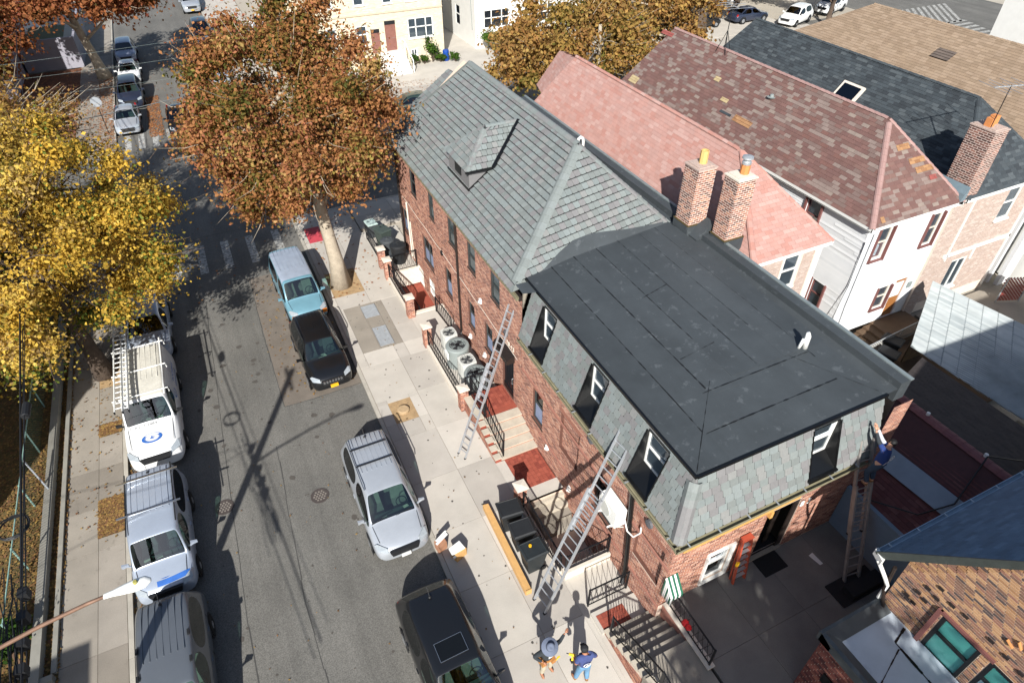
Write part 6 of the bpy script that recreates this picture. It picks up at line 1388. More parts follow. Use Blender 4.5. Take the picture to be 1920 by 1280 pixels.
        for q in (-1, 1): mb.bar((q*wtop*.5-.35, yc+.03, zc+.135*hs), (q*wtop*.5+.3, yc+.10, zc+.18*hs), .025, .02)
        P('wiper', mb, m_trimb)
    # wheels
    for fy in (.17, .8):
        for q in (-1, 1):
            cx = q*(hw-.1); cy = Y(fy)
            mb = MB(); mb.lathe([(.4, -.02), (.4, .0), (.02, .0)], (q*(hw+.004), cy, .36), 18, axis='x'); P('wheel_arch', mb, m_trimb)
            mb = MB(); mb.lathe([(.27, -.1), (.335, -.09), (.345, 0), (.335, .11), (.26, .125)], (cx+(.015 if q > 0 else -.03), cy, .345), 18, axis='x'); w_ = P('wheel', mb, m_tyre)
            mb = MB(); mb.lathe([(.2, -.01), (.21, 0), (.1, .015), (.03, .03)] if q > 0 else [(.2, .01), (.21, 0), (.1, -.015), (.03, -.03)], (q*(hw+.028), cy, .345), 12, axis='x'); mb.build('rim', hub or m_rim, w_, local=True)
    # lamps, grille, bumpers
    zh = sec[2][1]*hs*.8; wl = sec[1][3]*hw
    for q in (-1, 1):
        mb = MB(); pts = [(q*wl*.62, Y(.0)-.02, zh-.02), (q*wl*.97, Y(.035), zh), (q*wl*1.03, Y(.085), zh+.08), (q*wl*.93, Y(.075), zh+.15), (q*wl*.62, Y(.02), zh+.1)]
        mb.extr(pts, (0, -.03, .012)); P('headlight', mb, m_lamp)
    mb = MB(); mb.extr([(-wl*.58, Y(0)-.1, zh+.05), (wl*.58, Y(0)-.1, zh+.05), (wl*.5, Y(0)-.12, zh-.16), (-wl*.5, Y(0)-.12, zh-.16)], (0, .1, 0)); P('grille', mb, m_trimb)
    zr = sec[-3][2]*hs*.85; wr = sec[-2][3]*hw
    for q in (-1, 1): mb = MB(); mb.extr([(q*wr*.8, Y(.975), zr-.15), (q*wr*.97, Y(.955), zr-.15), (q*wr*.93, Y(.945), zr+.18), (q*wr*.8, Y(.96), zr+.18)], (0, .06, 0)); P('tail_light', mb, m_tail)
    if plate: mb = MB(); mb.box(-.16, .16, Y(0)-.16, Y(0)-.1, .42, .56); P('number_plate', mb, plate)
    # mirrors
    for q in (-1, 1):
        mb = MB(); c = Vector((q*(hw+.1), yc+.28, zc+.12)); mb.add([c+Vector((a*.1, b*.055, cc*.075)) for a, b, cc in ((-1,-.6,-.7),(1,-.2,-.5),(1,.6,-.5),(-1,1,-.7),(-1,-.6,1),(1,-.1,.7),(1,.6,.7),(-1,1,1))], [[3,2,1,0],[4,5,6,7],[0,1,5,4],[1,2,6,5],[2,3,7,6],[3,0,4,7]]); mb.bar((q*(hw-.08), yc+.26, zc+.04), c, .05, .04)
        ob = P('wing_mirror', mb, mat if 'mirror_black' not in extras else m_trimb)
    # panel gaps
    if not lite:
        mb = MB(); zt0, zt1 = sec[2][1]*hs, sec[3][1]*hs
        for q in (-1, 1): mb.bar((q*hw*.74, Y(.07), zt0*.985), (q*hw*.8, yc-.03, zt1+.0), .012, .012)
        for fy in (sec[ir][0]-.01, sec[imid][0]+.05, sec[6][0]+.06):
            for q in (-1, 1): mb.bar((q*(hw+.006), Y(fy), .4), (q*(hw*.99), Y(fy), zc-.04), .012, .012)
        P('panel_gap', mb, m_trimb)
        mb = MB()
        for fy in (sec[imid][0]-.01, sec[6][0]-.02):
            for q in (-1, 1): mb.box(q*(hw+.01)-.015, q*(hw+.01)+.015, Y(fy)-.1, Y(fy)+.06, zc-.18, zc-.14)
        P('door_handle', mb, mat)
    zr_ = Hs; wt = sec[5][4]*hw; r0, r1 = Y(sec[ir][0])+.15, Y(sec[irr][0])-.1
    if 'rails' in extras:
        for q in (-1, 1): mb = MB(); mb.tube([(q*wt*.93, r0, zr_+.0), (q*wt*.95, r0+.15, zr_+.07), (q*wt*.95, r1-.15, zr_+.07), (q*wt*.93, r1, zr_)], .022, 6); P('roof_rail', mb, m_trimb if 'black_rails' in extras else m_chrome)
    if 'bars' in extras:
        for y in (r0+(r1-r0)*.42, r0+(r1-r0)*.75): mb = MB(); mb.bar((-wt*.95, y, zr_+.09), (wt*.95, y, zr_+.09), .05, .03); P('cross_bar', mb, m_trimb)
    if 'grooves' in extras:
        mb = MB()
        for k in range(-3, 4): a, b = r0+(r1-r0)*.3, r1; mb.bar((k*wt*.25, a, zr_+.033-.004*abs(k)), (k*wt*.25, b, zr_+.02-.004*abs(k)), .022, .02)
        P('roof_groove', mb, roofmat or mat)
    if 'antenna' in extras: mb = MB(); mb.lathe([(.05, 0), (.04, .03), (.02, .05)], (0.0, r1-.1, zr_+.02), 8); mb.tube([(0, r1-.1, zr_+.04), (.0, r1+.1, zr_+.3)], .008, 5); P('antenna', mb, m_trimb)
    if 'sunroof' in extras:
        mb = MB(); a, b = r0+.1, r0+.6; mb.box(-wt*.55, wt*.55, a, b, zr_+.018, zr_+.036); P('sunroof', mb, M('sunroof_glass', '101214', .25, (3, .05))); mb = MB()
        for p, q_ in (((-wt*.58, a-.02), (wt*.58, a-.02)), ((wt*.58, a-.02), (wt*.58, b+.02)), ((wt*.58, b+.02), (-wt*.58, b+.02)), ((-wt*.58, b+.02), (-wt*.58, a-.02))): mb.bar((*p, zr_+.028), (*q_, zr_+.028), .015, .018)
        P('sunroof_frame', mb, m_chrome)
    return t
HC = {}
def hood_z(t, x, y):
    """height of the body surface at local x, y"""
    if t.name not in HC:
        from mathutils.bvhtree import BVHTree
        b = [c for c in t.children if c.name.startswith('body')][0]
        me = b.evaluated_get(bpy.context.evaluated_depsgraph_get()).to_mesh()
        HC[t.name] = BVHTree.FromPolygons([v.co.copy() for v in me.vertices], [list(p.vertices) for p in me.polygons])
    loc = HC[t.name].ray_cast(Vector((x, y, 4)), Vector((0, 0, -1)))[0]
    return loc.z if loc else 1.1
def drape(o, t, h=.008):
    """press a flat print onto the bodywork"""
    for v in o.data.vertices: p = o.matrix_local @ v.co; v.co = o.matrix_local.inverted() @ Vector((p.x, p.y, hood_z(t, p.x, p.y)+h))
W_plate = M('white_plate', 'c9c9c5', .6); Y_plate = M('yellow_plate', 'dca41c', .6)
c_silver = paint('silver', 'a7acb2'); c_black = paint('black', '17181a', .3, .2); c_teal = paint('teal', '668f9e', .45, .2, .08); c_white = paint('white', 'd2d3d2', .4, 0.)
c_grey = paint('grey', '60656b', .32, .3); c_lilac = paint('lilac_grey', '82889a', .35, .3); c_blue = paint('dark_blue', '2c3446', .3, .3); c_sil2 = paint('silver2', '9aa3b0', .35, .25); c_green = paint('dark_green', '2c3b36', .3, .2)
c1 = car('silver minivan with roof rails and two cross bars parked at the right kerb', 'minivan', 1.95, 12.15, 4.85, 1.92, 1.73, c_silver, .0, None, m_cg, m_seat, 'minivan', ('rails', 'bars', 'grooves', 'antenna'), W_plate)
c2 = car('black compact suv with yellow front plate behind the silver minivan', 'suv', 1.68, 21.0, 4.4, 1.84, 1.63, c_black, .03, None, m_cg, m_seatd, 'suv', ('grooves', 'rails', 'black_rails'), Y_plate)
for k in range(7):
    mb = MB(); mb.box(-.42+k*.12, -.34+k*.12, -2.36, -2.3, .72, .82); mb.build('grille_slot', m_chrome, c2, local=True)
c3v = car('teal passenger van with faded grey roof beside the street tree', 'van', 1.75, 25.9, 4.65, 1.85, 1.86, c_teal, .04, paint('faded_roof', '8f99a8', .6, .1, .1), m_cg, m_seat, 'van', ('grooves',), None)
mb = MB()
for q in (-1, 1): mb.box(q*.72-.1, q*.72+.1, -2.4, -2.3, .62, .78)
mb.build('turn_signal', m_amber, c3v, local=True)
c4 = car('large black suv with sunroof at the bottom edge, right lane', 'suv', 2.0, 5.5, 4.9, 1.95, 1.76, c_black, .02, None, m_cg, m_seat, 'suv', ('sunroof', 'antenna'), None)
c5 = car('white work van with a ladder rack and a round blue crest on its bonnet', 'longvan', -5.15, 19.55, 5.7, 1.95, 2.05, c_white, 0, M('van_roof_dirty', ['c2bfb4', 'cfccc2'], .55, (1.2, .14), fine=(12, .1)), m_cg, m_seatd, 'van', ('grooves', 'mirror_black'), None, hub=m_rim)
# rack, ladder, crest and lettering of the white van
for yy in (-.75, .75, 2.3): mb = MB(); mb.tube([(-.98, yy, 2.0), (-.98, yy, 2.2), (.95, yy, 2.2), (.95, yy, 2.0)], .025, 6); mb.build('rack_bar', m_white, c5, local=True)
mb = MB(); mb.bar((.8, -1.0, 2.17), (.8, 2.6, 2.17), .05, .03); mb.build('rack_rail', m_white, c5, local=True)
lad = ladder((-5.78, 20.9, 2.17), (-5.78, 26.4, 2.17), 'white ladder lying on the roof rack of the white work van', .46, mat=m_white, wside=(1, 0, 0))
lad2 = ladder((-5.6, 20.7, 2.27), (-5.6, 26.3, 2.27), 'narrow aluminium ladder stacked on the white van rack', .2, mat=m_alu, wside=(1, 0, 0))
m_cblue = M('crest_blue', '2b5aa0', .5)
def crest(parent, c, s, U, Vv, mat=m_cblue):
    """ring emblem with a small figure in the middle"""
    U, Vv = Vector(U).normalized(), Vector(Vv).normalized(); c = Vector(c); n_ = U.cross(Vv).normalized(); mb = MB(); n = 28
    def arc(r0, r1, a0, a1, h):
        k = max(2, int(n*abs(a1-a0)/6.283))
        for i in range(k):
            a, b = a0+(a1-a0)*i/k, a0+(a1-a0)*(i+1)/k
            mb.poly([c+n_*h+(U*math.cos(a)*r0+Vv*math.sin(a)*r0*.6), c+n_*h+(U*math.cos(a)*r1+Vv*math.sin(a)*r1*.6), c+n_*h+(U*math.cos(b)*r1+Vv*math.sin(b)*r1*.6), c+n_*h+(U*math.cos(b)*r0+Vv*math.sin(b)*r0*.6)])
    arc(s*.93, s, 0, 6.283, .004); arc(s*.64, s*.69, 0, 6.283, .004); arc(s*.72, s*.94, 2.4, 6.9, .005)
    for a, b, w_, h_ in ((0, .1, .05, .06), (-.03, -.02, .09, .06), (.06, -.05, .05, .05), (.12, .05, .025, .08)): mb.poly([c+n_*.005+U*(a-w_)*s*1.6+Vv*(b-h_)*s*1.4, c+n_*.005+U*(a+w_)*s*1.6+Vv*(b-h_)*s*1.4, c+n_*.005+U*(a+w_*.6)*s*1.6+Vv*(b+h_)*s*1.4, c+n_*.005+U*(a-w_*.8)*s*1.6+Vv*(b+h_)*s*1.4])
    return mb.build('crest', mat, parent, local=True, fix=False)
drape(crest(c5, (.0, -2.12, 1.16), .36, (1, 0, 0), (0, 1, 0)), c5)
def ltext(parent, s_, size, c, U, Vv, mat):
    U, Vv = Vector(U).normalized(), Vector(Vv).normalized(); n_ = U.cross(Vv)
    M4_ = Matrix(((U.x, Vv.x, n_.x, c[0]), (U.y, Vv.y, n_.y, c[1]), (U.z, Vv.z, n_.z, c[2]), (0, 0, 0, 1)))
    o = text_obj('lettering', s_, size, mat, Matrix.Identity(4), None, .002); o.parent = parent; o.matrix_local = M4_
m_greyink = M('grey_ink', '4f5560', .6)
ltext(c5, '718.213.2484', .17, (0, -2.42, 1.13), (1, 0, 0), (0, 1, 0), m_greyink); drape([c for c in c5.children if c.name.startswith('lettering')][0], c5)
ltext(c5, 'ROOFING', .28, (.985, 1.2, 1.35), (0, 1, 0), (-.08, 0, 1), m_cblue); crest(c5, (.99, -.1, 1.3), .26, (0, 1, 0), (-.1, 0, 1))
ltext(c5, 'SIDING-WINDOWS', .13, (.995, 1.2, 1.0), (0, 1, 0), (-.05, 0, 1), m_cblue)
c6 = car('silver cargo van with two silver roof bars and a blue band on its bonnet', 'van', -5.18, 13.85, 4.45, 1.82, 1.86, c_sil2, 0, None, m_cg, m_seatd, 'van', ('grooves', 'antenna'), None)
for yy in (.1, 1.55): mb = MB(); mb.bar((-.95, yy, 1.98), (.95, yy, 1.98), .06, .03); mb.build('roof_bar', m_chrome, c6, local=True)
for q in (-1, 1): mb = MB(); mb.bar((q*.72, -.6, 1.87), (q*.72, 2.0, 1.87), .035, .03); mb.build('roof_track', m_trimb, c6, local=True)
mb = MB()
for k in range(16):
    x0, x1 = -.2+k*.06, -.14+k*.06; f0 = lambda x: -2.13+.1*(x/.75)**2
    mb.poly([(x0, f0(x0), 1), (x1, f0(x1), 1), (x1, f0(x1)+.16, 1), (x0, f0(x0)+.16, 1)])
drape(mb.build('blue_band', m_cblue, c6, local=True, fix=False), c6)
drape(crest(c6, (.05, -1.82, 1.10), .2, (1, 0, 0), (0, 1, 0)), c6)
c7 = car('dark grey minivan under the lamp shadow at the bottom left kerb', 'minivan', -5.1, 8.35, 5.0, 1.93, 1.76, c_grey, -.0, None, m_cg, m_seat, 'minivan', ('grooves', 'antenna'), None)
for q in (-1, 1):
    for yy in (-.2, .6): mb = MB(); mb.box(q*.66-.03, q*.66+.03, yy, yy+.16, 1.74, 1.80); mb.build('rack_socket', m_trimb, c7, local=True)
c8 = car('grey car half hidden under the yellow tree behind the work van', 'suv', -5.1, 26.0, 4.6, 1.84, 1.55, c_sil2, 0, None, m_cgd, m_seatd)
car('light silver sedan at the far left crosswalk', 'sedan', -5.38, 53.7, 4.6, 1.76, 1.42, c_silver, 0, None, m_cg, m_seatd, plate=None)
car('dark grey suv behind the light silver sedan', 'suv', -5.0, 59.2, 4.8, 1.88, 1.7, c_blue, 0, c_black, m_cg, m_seatd, 'suv', (), None, lite=True)
car('white sedan between the dark suv and the lilac car', 'sedan', -4.95, 65.2, 4.6, 1.8, 1.45, c_white, 0, None, m_cg, m_seatd, lite=True)
car('lilac grey car under the upper left orange tree', 'suv', -5.1, 71.6, 4.7, 1.84, 1.55, c_lilac, 0, None, m_cgd, m_seatd, lite=True)
car('black sedan driving in the lane at the far crosswalk', 'sedan', -1.75, 51.9, 4.8, 1.84, 1.45, c_black, 0, None, m_cgd, m_seatd, name='moving_car', group=None, lite=True)
car('white hatchback mostly hidden behind the orange tree', 'suv', 1.95, 55.3, 4.3, 1.8, 1.5, c_white, 0, None, m_cgd, m_seatd, lite=True)
car('silver sedan behind the orange tree, two cars before the black suv', 'sedan', 1.95, 61.3, 4.4, 1.8, 1.45, c_sil2, 0, None, m_cgd, m_seatd, lite=True)
car('blue-grey sedan directly in front of the far black suv', 'sedan', 1.95, 69.3, 4.8, 1.82, 1.48, c_lilac, 0, None, m_cgd, m_seatd, lite=True)
car('black suv with a dark windscreen on the far right kerb', 'suv', 2.05, 75.2, 4.9, 1.95, 1.75, c_black, 0, None, m_cgd, m_seatd, 'suv', (), None, lite=True)
car('silver suv with yellow plate at the very top of the street', 'suv', 2.05, 87.8, 4.9, 1.95, 1.8, c_silver, 0, None, m_cgd, m_seatd, 'suv', (), Y_plate, lite=True)
car('white sedan in the driveway behind the orange tree', 'sedan', 8.1, 75.5, 4.8, 1.85, 1.45, c_white, -.25, None, m_cgd, m_seatd, group='cars in the driveway', z=0, lite=True)
car('white car farther up the driveway at the top edge', 'suv', 11.2, 80.5, 4.8, 1.85, 1.5, c_white, -.25, None, m_cgd, m_seatd, group='cars in the driveway', z=0, lite=True)
G2 = 'cars parked on the cross street'
car('dark green sedan peeping out beyond the grey shingled ridge', 'sedan', 15.6, 47.2, 4.7, 1.82, 1.45, c_green, math.pi/2, None, m_cg, m_seat, group=G2, lite=True)
car('white suv seen from behind beyond the dark roof', 'suv', 61.0, 53.3, 4.8, 1.95, 1.75, c_white, math.pi/2*3+.35, None, m_cgd, m_seatd, 'suv', (), None, group=G2, z=0, lite=True)
car('white suv beside the tan roof, behind the small street tree', 'suv', 68.2, 55.2, 4.8, 1.95, 1.75, c_white, math.pi/2*3+.35, None, m_cgd, m_seatd, 'suv', (), None, group=G2, z=0, lite=True)
car('dark blue car beneath the trees beyond the dark roof', 'sedan', 56.8, 56.2, 4.6, 1.85, 1.5, c_blue, math.pi/2, None, m_cgd, m_seatd, group=G2, z=0, lite=True)
car('black car beneath the trees near the roof antenna', 'sedan', 50.5, 56.5, 4.6, 1.85, 1.5, c_black, math.pi/2, None, m_cgd, m_seatd, group=G2, z=0, lite=True)
# ================================================================ trees
def leaf_mat(name, cols, n=.25):
    m = M(name, cols, .75, (1.3, n), spec=.25)
    N = m.node_tree.nodes; L = m.node_tree.links; b = N['Principled BSDF']; o = N['Material Output']
    ts = N.new('ShaderNodeBsdfTranslucent'); mx = N.new('ShaderNodeMixShader'); mx.inputs[0].default_value = .42
    src = b.inputs['Base Color'].links[0].from_socket; L.new(src, ts.inputs[0])
    L.new(b.outputs[0], mx.inputs[1]); L.new(ts.outputs[0], mx.inputs[2]); L.new(mx.outputs[0], o.inputs[0]); return m
m_bark = M('bark_pale', ['8b8170', '9c9180', '7d7465'], .95, (3, .2), (18, .7, .03), fine=(25, .15)); m_barkd = M('bark_dark', ['4a3f36', '574a3f'], .95, (4, .25), (20, .8, .03))
def leaves_mesh(name, centers, radii, n, size, mat, seed, tbase, tspread, up=.35, parent=None, flat=.8):
    r = np.random.default_rng(seed); k = len(centers); C_ = np.array(centers); Rr = np.array(radii)
    w_ = Rr**2; idx = r.choice(k, n, p=w_/w_.sum())
    d = r.normal(size=(n, 3)); d /= np.linalg.norm(d, axis=1)[:, None]
    rad = np.minimum(np.abs(r.normal(size=n))*.52+.1, 1.5)
    P = C_[idx] + d*(rad*Rr[idx])[:, None]*np.array([1, 1, flat])
    nn = d*.8 + r.normal(size=(n, 3))*.7 + np.array([0, 0, up]); nn /= np.linalg.norm(nn, axis=1)[:, None]
    a = np.cross(nn, r.normal(size=(n, 3))); a /= np.linalg.norm(a, axis=1)[:, None]; b = np.cross(nn, a)
    s = size*(.6+.8*r.random(n))[:, None]
    fold = nn*s*.18
    v = np.empty((n, 4, 3)); v[:, 0] = P - b*s*.62; v[:, 1] = P + a*s*.45+fold; v[:, 2] = P + b*s*.7; v[:, 3] = P - a*s*.45+fold
    me = bpy.data.meshes.new(name); me.vertices.add(4*n); me.vertices.foreach_set('co', v.reshape(-1).astype(np.float32))
    me.loops.add(4*n); me.loops.foreach_set('vertex_index', np.arange(4*n, dtype=np.int32)); me.polygons.add(n); me.polygons.foreach_set('loop_start', np.arange(0, 4*n, 4, dtype=np.int32)); me.update(calc_edges=True)
    cl = np.array(tbase)[idx] if hasattr(tbase, '__len__') else np.full(n, tbase)
    t = np.clip(cl + r.normal(size=n)*tspread, 0, 1).astype(np.float32)
    at = me.attributes.new('tint', 'FLOAT', 'FACE'); at.data.foreach_set('value', t)
    me.materials.append(mat); o = bpy.data.objects.new(name, me); COL.objects.link(o)
    if parent: o.parent = parent; o.matrix_local = wm(parent).inverted()
    o['kind'] = 'stuff'; return o
def tree(label, base, top, crown_c, crown_r, tr, mat, lm, nleaf, size, seed, tb=(.2, .8), nlimb=9, ncl=46, group=None, name='street_tree', bare=0, clr=(1.0, 1.7), tw=.16, low=-.55, ntw=160):
    base, top, cc = Vector(base), Vector(top), Vector(crown_c); rr = random.Random(seed)
    t = thing(name, label, 'tree', base, 0, group)
    # trunk with a flared foot
    mb = MB(); path = []; rad = []
    for k in range(9):
        f = k/8; p = base.lerp(top, f) + Vector((rr.uniform(-.06, .06), rr.uniform(-.06, .06), 0))*(1 if k else 0); path.append(p); rad.append(tr*(1.0-.62*f)*(1.55 if k == 0 else (1.1 if k == 1 else 1)))
    mb.tube(path, rad, 10); mb.build('trunk', mat, t, smooth=True)
    centers, radii, tints = [], [], []
    for k in range(nlimb):
        f = .35+.6*k/nlimb; st_ = base.lerp(top, f); a = k*2.4+rr.uniform(-.4, .4)
        el = rr.uniform(.15, .9); ln = rr.uniform(.6, .95)
        e = cc + Vector((math.cos(a)*crown_r[0]*ln*math.cos(el), math.sin(a)*crown_r[1]*ln*math.cos(el), crown_r[2]*(ln*math.sin(el)-.25)))
        mid = st_.lerp(e, .5)+Vector((0, 0, -.3)); mb = MB(); r0 = tr*.34
        mb.tube([st_, st_.lerp(mid, .6), mid, mid.lerp(e, .6), e], [r0, r0*.8, r0*.6, r0*.38, r0*.15], 6)
        for j in range(5):
            g = rr.uniform(.35, .95); q = st_.lerp(e, g); e2 = q+Vector((rr.uniform(-1.3, 1.3), rr.uniform(-1.3, 1.3), rr.uniform(-.2, 1.1)))
            mb.tube([q, q.lerp(e2, .5)+Vector((0, 0, .1)), e2], [r0*.3, r0*.2, r0*.06], 4)
        mb.build('limb', mat, t, smooth=True)
    for k in range(ncl):
        while True:
            d = Vector((rr.uniform(-1, 1), rr.uniform(-1, 1), rr.uniform(low, 1)))
            if .15 < d.length < 1: break
        d = d.normalized()*(d.length**.8)*rr.uniform(.86, 1.06)
        c = cc+Vector((d.x*crown_r[0], d.y*crown_r[1], d.z*crown_r[2]))
        centers.append(tuple(c)); radii.append(rr.uniform(*clr)*(.8 if d.length > .9 else 1.)); tints.append(rr.uniform(*tb))
    leaves_mesh('crown', centers, radii, nleaf, size, lm, seed, tints, tw, parent=t)
    # fine twigs sticking out of the leaf masses
    mb = MB()
    for k in range(ntw):
        c = Vector(rr.choice(centers)); q = c+Vector((rr.uniform(-1, 1), rr.uniform(-1, 1), rr.uniform(-.8, .8))); d = (q-cc).normalized(); e = q+d*rr.uniform(.5, 1.2)+Vector((rr.uniform(-.3, .3), rr.uniform(-.3, .3), .2)); mb.tube([q-d*.6, q, e], [.022, .014, .004], 4, cap=False)
    o = mb.build('twigs', mat, t, fix=False); o['kind'] = 'stuff'
    return t
l_orange = leaf_mat('leaves_rust', ['515423', '7c662f', '92653a', 'a26f44', 'b07c50', '955b44', '8c823e', 'b8925e'])
l_yellow = leaf_mat('leaves_yellow', ['3f5220', '6f7a30', 'a98a3a', 'c9a23c', 'd6b44c', 'b08c44', 'dfc460', '9a8050'])
l_red = leaf_mat('leaves_red', ['454019', '855030', '9a6238', '8f4e34', 'a87448', '7d4230'])
l_ybrown = leaf_mat('leaves_yellow_brown', ['48501e', '746c30', '957a40', 'a98848', '9c7040', '86683c', 'b89a58'])
l_green = leaf_mat('leaves_green', ['22340f', '34501a', '47661f', '5a6f25'])
tree('large rust coloured street tree beside the teal van and the brick house', (3.9, 28.4, -.02), (3.5, 29.6, 11.5), (3.5, 30.2, 8.2), (4.6, 4.8, 4.9), .36, m_bark, l_orange, 140000, .115, 11, (.05, .95), 14, 150, tw=.16, clr=(.6, 1.4), low=-.9)
tree('big yellow autumn tree over the left pavement and leafy yard', (-7.1, 26.2, -.02), (-8.0, 28.0, 10.5), (-7.6, 27.0, 6.4), (5.4, 6.2, 4.4), .3, m_barkd, l_yellow, 135000, .1, 23, (.15, .95), 16, 104, tw=.15, clr=(.65, 1.45), low=-.8)
tree('second yellow tree crowding the left edge of the yard', (-13.5, 30, -.02), (-13.5, 30, 8), (-12.6, 29.5, 6.4), (4.5, 5, 4.0), .3, m_barkd, l_yellow, 36000, .16, 29, (.1, .8), 8, 60, tw=.15, clr=(.7, 1.4), low=-.7)
tree('thin brownish tree with bare twigs at the left above the yellow one', (-11.0, 35, -.02), (-10.5, 35, 9.5), (-9.6, 35.2, 7.4), (4.4, 4.6, 3.4), .22, m_bark, l_ybrown, 26000, .12, 31, (.3, .95), 16, 50, tw=.15, ntw=700)
tree('orange tree leaning over the parked cars at the upper left', (-7.0, 68.3, -.02), (-8.2, 67.5, 9), (-6.9, 65.0, 7.6), (6.6, 5.6, 2.8), .42, m_bark, l_red, 30000, .22, 37, (.15, .95), 10, 52, tw=.12)
tree('dark red tree at the upper left edge of the brown yard', (-14, 60, -.02), (-14, 60, 6.5), (-13.6, 58.5, 5.5), (4.2, 4.4, 3.2), .3, m_barkd, l_red, 16000, .2, 41, (.05, .6), 8, 34, tw=.15)
YB = 'yellow-brown trees along the cross street'
tree('yellow-brown tree right behind the pink roof', (25.5, 39.0, -.02), (25.5, 39.5, 7.5), (24.6, 41.5, 5.6), (6.8, 5.0, 3.4), .3, m_bark, l_ybrown, 42000, .19, 43, (.2, .95), 12, 66, group=YB, tw=.14)
tree('yellow-brown tree behind the brown roof ridge', (35, 43.5, -.02), (35, 43.5, 8), (34.2, 45.0, 5.8), (5.0, 4.6, 3.6), .34, m_bark, l_ybrown, 26000, .2, 47, (.15, .9), 10, 44, group=YB, tw=.14)
tree('large dark trunked tree above the roof antenna', (49.5, 57.5, -.02), (49.5, 57.5, 9), (47.0, 56.0, 8.2), (8.5, 5.0, 3.2), .6, m_barkd, l_ybrown, 26000, .24, 53, (.25, .9), 10, 50, group=YB, tw=.12)
tree('tree spreading over the parked white suv at the top edge', (58, 62, -.02), (58, 62, 8), (58, 60.5, 7.6), (7.5, 4.5, 2.8), .4, m_barkd, l_ybrown, 20000, .24, 59, (.3, .95), 9, 40, group=YB, tw=.12)
tree('small dark trunked tree between the two white suvs', (63.7, 53.6, -.02), (63.7, 53.6, 4.5), (63.9, 54.0, 6.2), (3.6, 3.0, 2.0), .3, m_barkd, l_ybrown, 7000, .24, 61, (.4, .95), 8, 20, group=YB, tw=.12)
tree('tree at the top edge above the tan roof', (76, 66, -.02), (76, 66, 8), (74, 64, 8.5), (8, 4, 3), .4, m_barkd, l_ybrown, 14000, .28, 67, (.4, .95), 8, 36, group=YB, tw=.12)
tree('orange tree at the top left of the street behind the driveway', (13, 88, -.02), (13, 88, 8), (12, 87, 7), (5, 5, 4), .4, m_barkd, l_orange, 12000, .26, 71, (.3, .95), 8, 30, tw=.12)
# a tree and a house just outside the bottom of the frame: they dapple the patio and shade the apron
tree('street tree just south of the patio', (4.2, -11.6, -.02), (4.2, -11.6, 10), (3.3, -11.8, 11.5), (4.3, 4.2, 2.6), .34, m_barkd, l_yellow, 34000, .2, 73, (.3, .9), 10, 50, tw=.12)
# shrubs
def shrub(label, c, r, lm, n, seed, size=.12, tb=(.2, .9), name='shrub', group=None):
    c = Vector(c); t = thing(name, label, 'shrub', (c.x, c.y, 0), 0, group); rr = random.Random(seed); cs_, rs_, ti = [], [], []
    mb = MB()
    for k in range(9):
        d = Vector((rr.uniform(-1, 1)*r[0], rr.uniform(-1, 1)*r[1], rr.uniform(-.4, 1)*r[2])); cs_.append(tuple(c+d*.7)); rs_.append(max(r)*rr.uniform(.35, .5)); ti.append(rr.uniform(*tb)); mb.tube([(c.x, c.y, 0), tuple(c+d*.7)], [.03, .01], 4)
    mb.build('stems', m_barkd, t); leaves_mesh('foliage', cs_, rs_, n, size, lm, seed, ti, .15, parent=t); return t
SG = 'garden shrubs in front of the cream house'
for i, (x, y, r, h, lb) in enumerate(((18.9, 59.9, .5, .5, 'low green shrub by the white handrail'), (19.7, 59.8, .45, .45, 'round dark green shrub left of the tall yellow one'), (20.6, 60.0, .45, 1.2, 'tall yellow-green shrub in front of the basement window'), (21.3, 59.7, .5, .4, 'low shrub beside the blue barrel'), (22.6, 59.2, .5, .45, 'shrub at the corner of the driveway'))): shrub(lb, (x, y, h), (r, .4, h), l_green, 1100, 80+i, .12, group=SG)
shrub('green bush in front of the white stucco house', (27.2, 60.6, .9), (1.3, .7, .8), l_green, 3000, 90, .14); shrub('brown bush beside the green one at the white house', (27.6, 59.6, .7), (.8, .6, .6), l_ybrown, 1600, 91, .12, (.5, .9))
shrub('bright green upright conifer behind the orange tree', (8.8, 70.8, 1.8), (.5, .5, 1.8), l_green, 2600, 92, .14, (.5, 1)); shrub('green ivy strip along the far pavement', (4.7, 73, .9), (.5, 3.2, .9), l_green, 3200, 93, .14, (.3, .9))
shrub('ivy mound in the driveway corner at the left edge', (-9.6, 14.3, .5), (.8, .7, .6), l_green, 1600, 94, .1, (.2, .8))
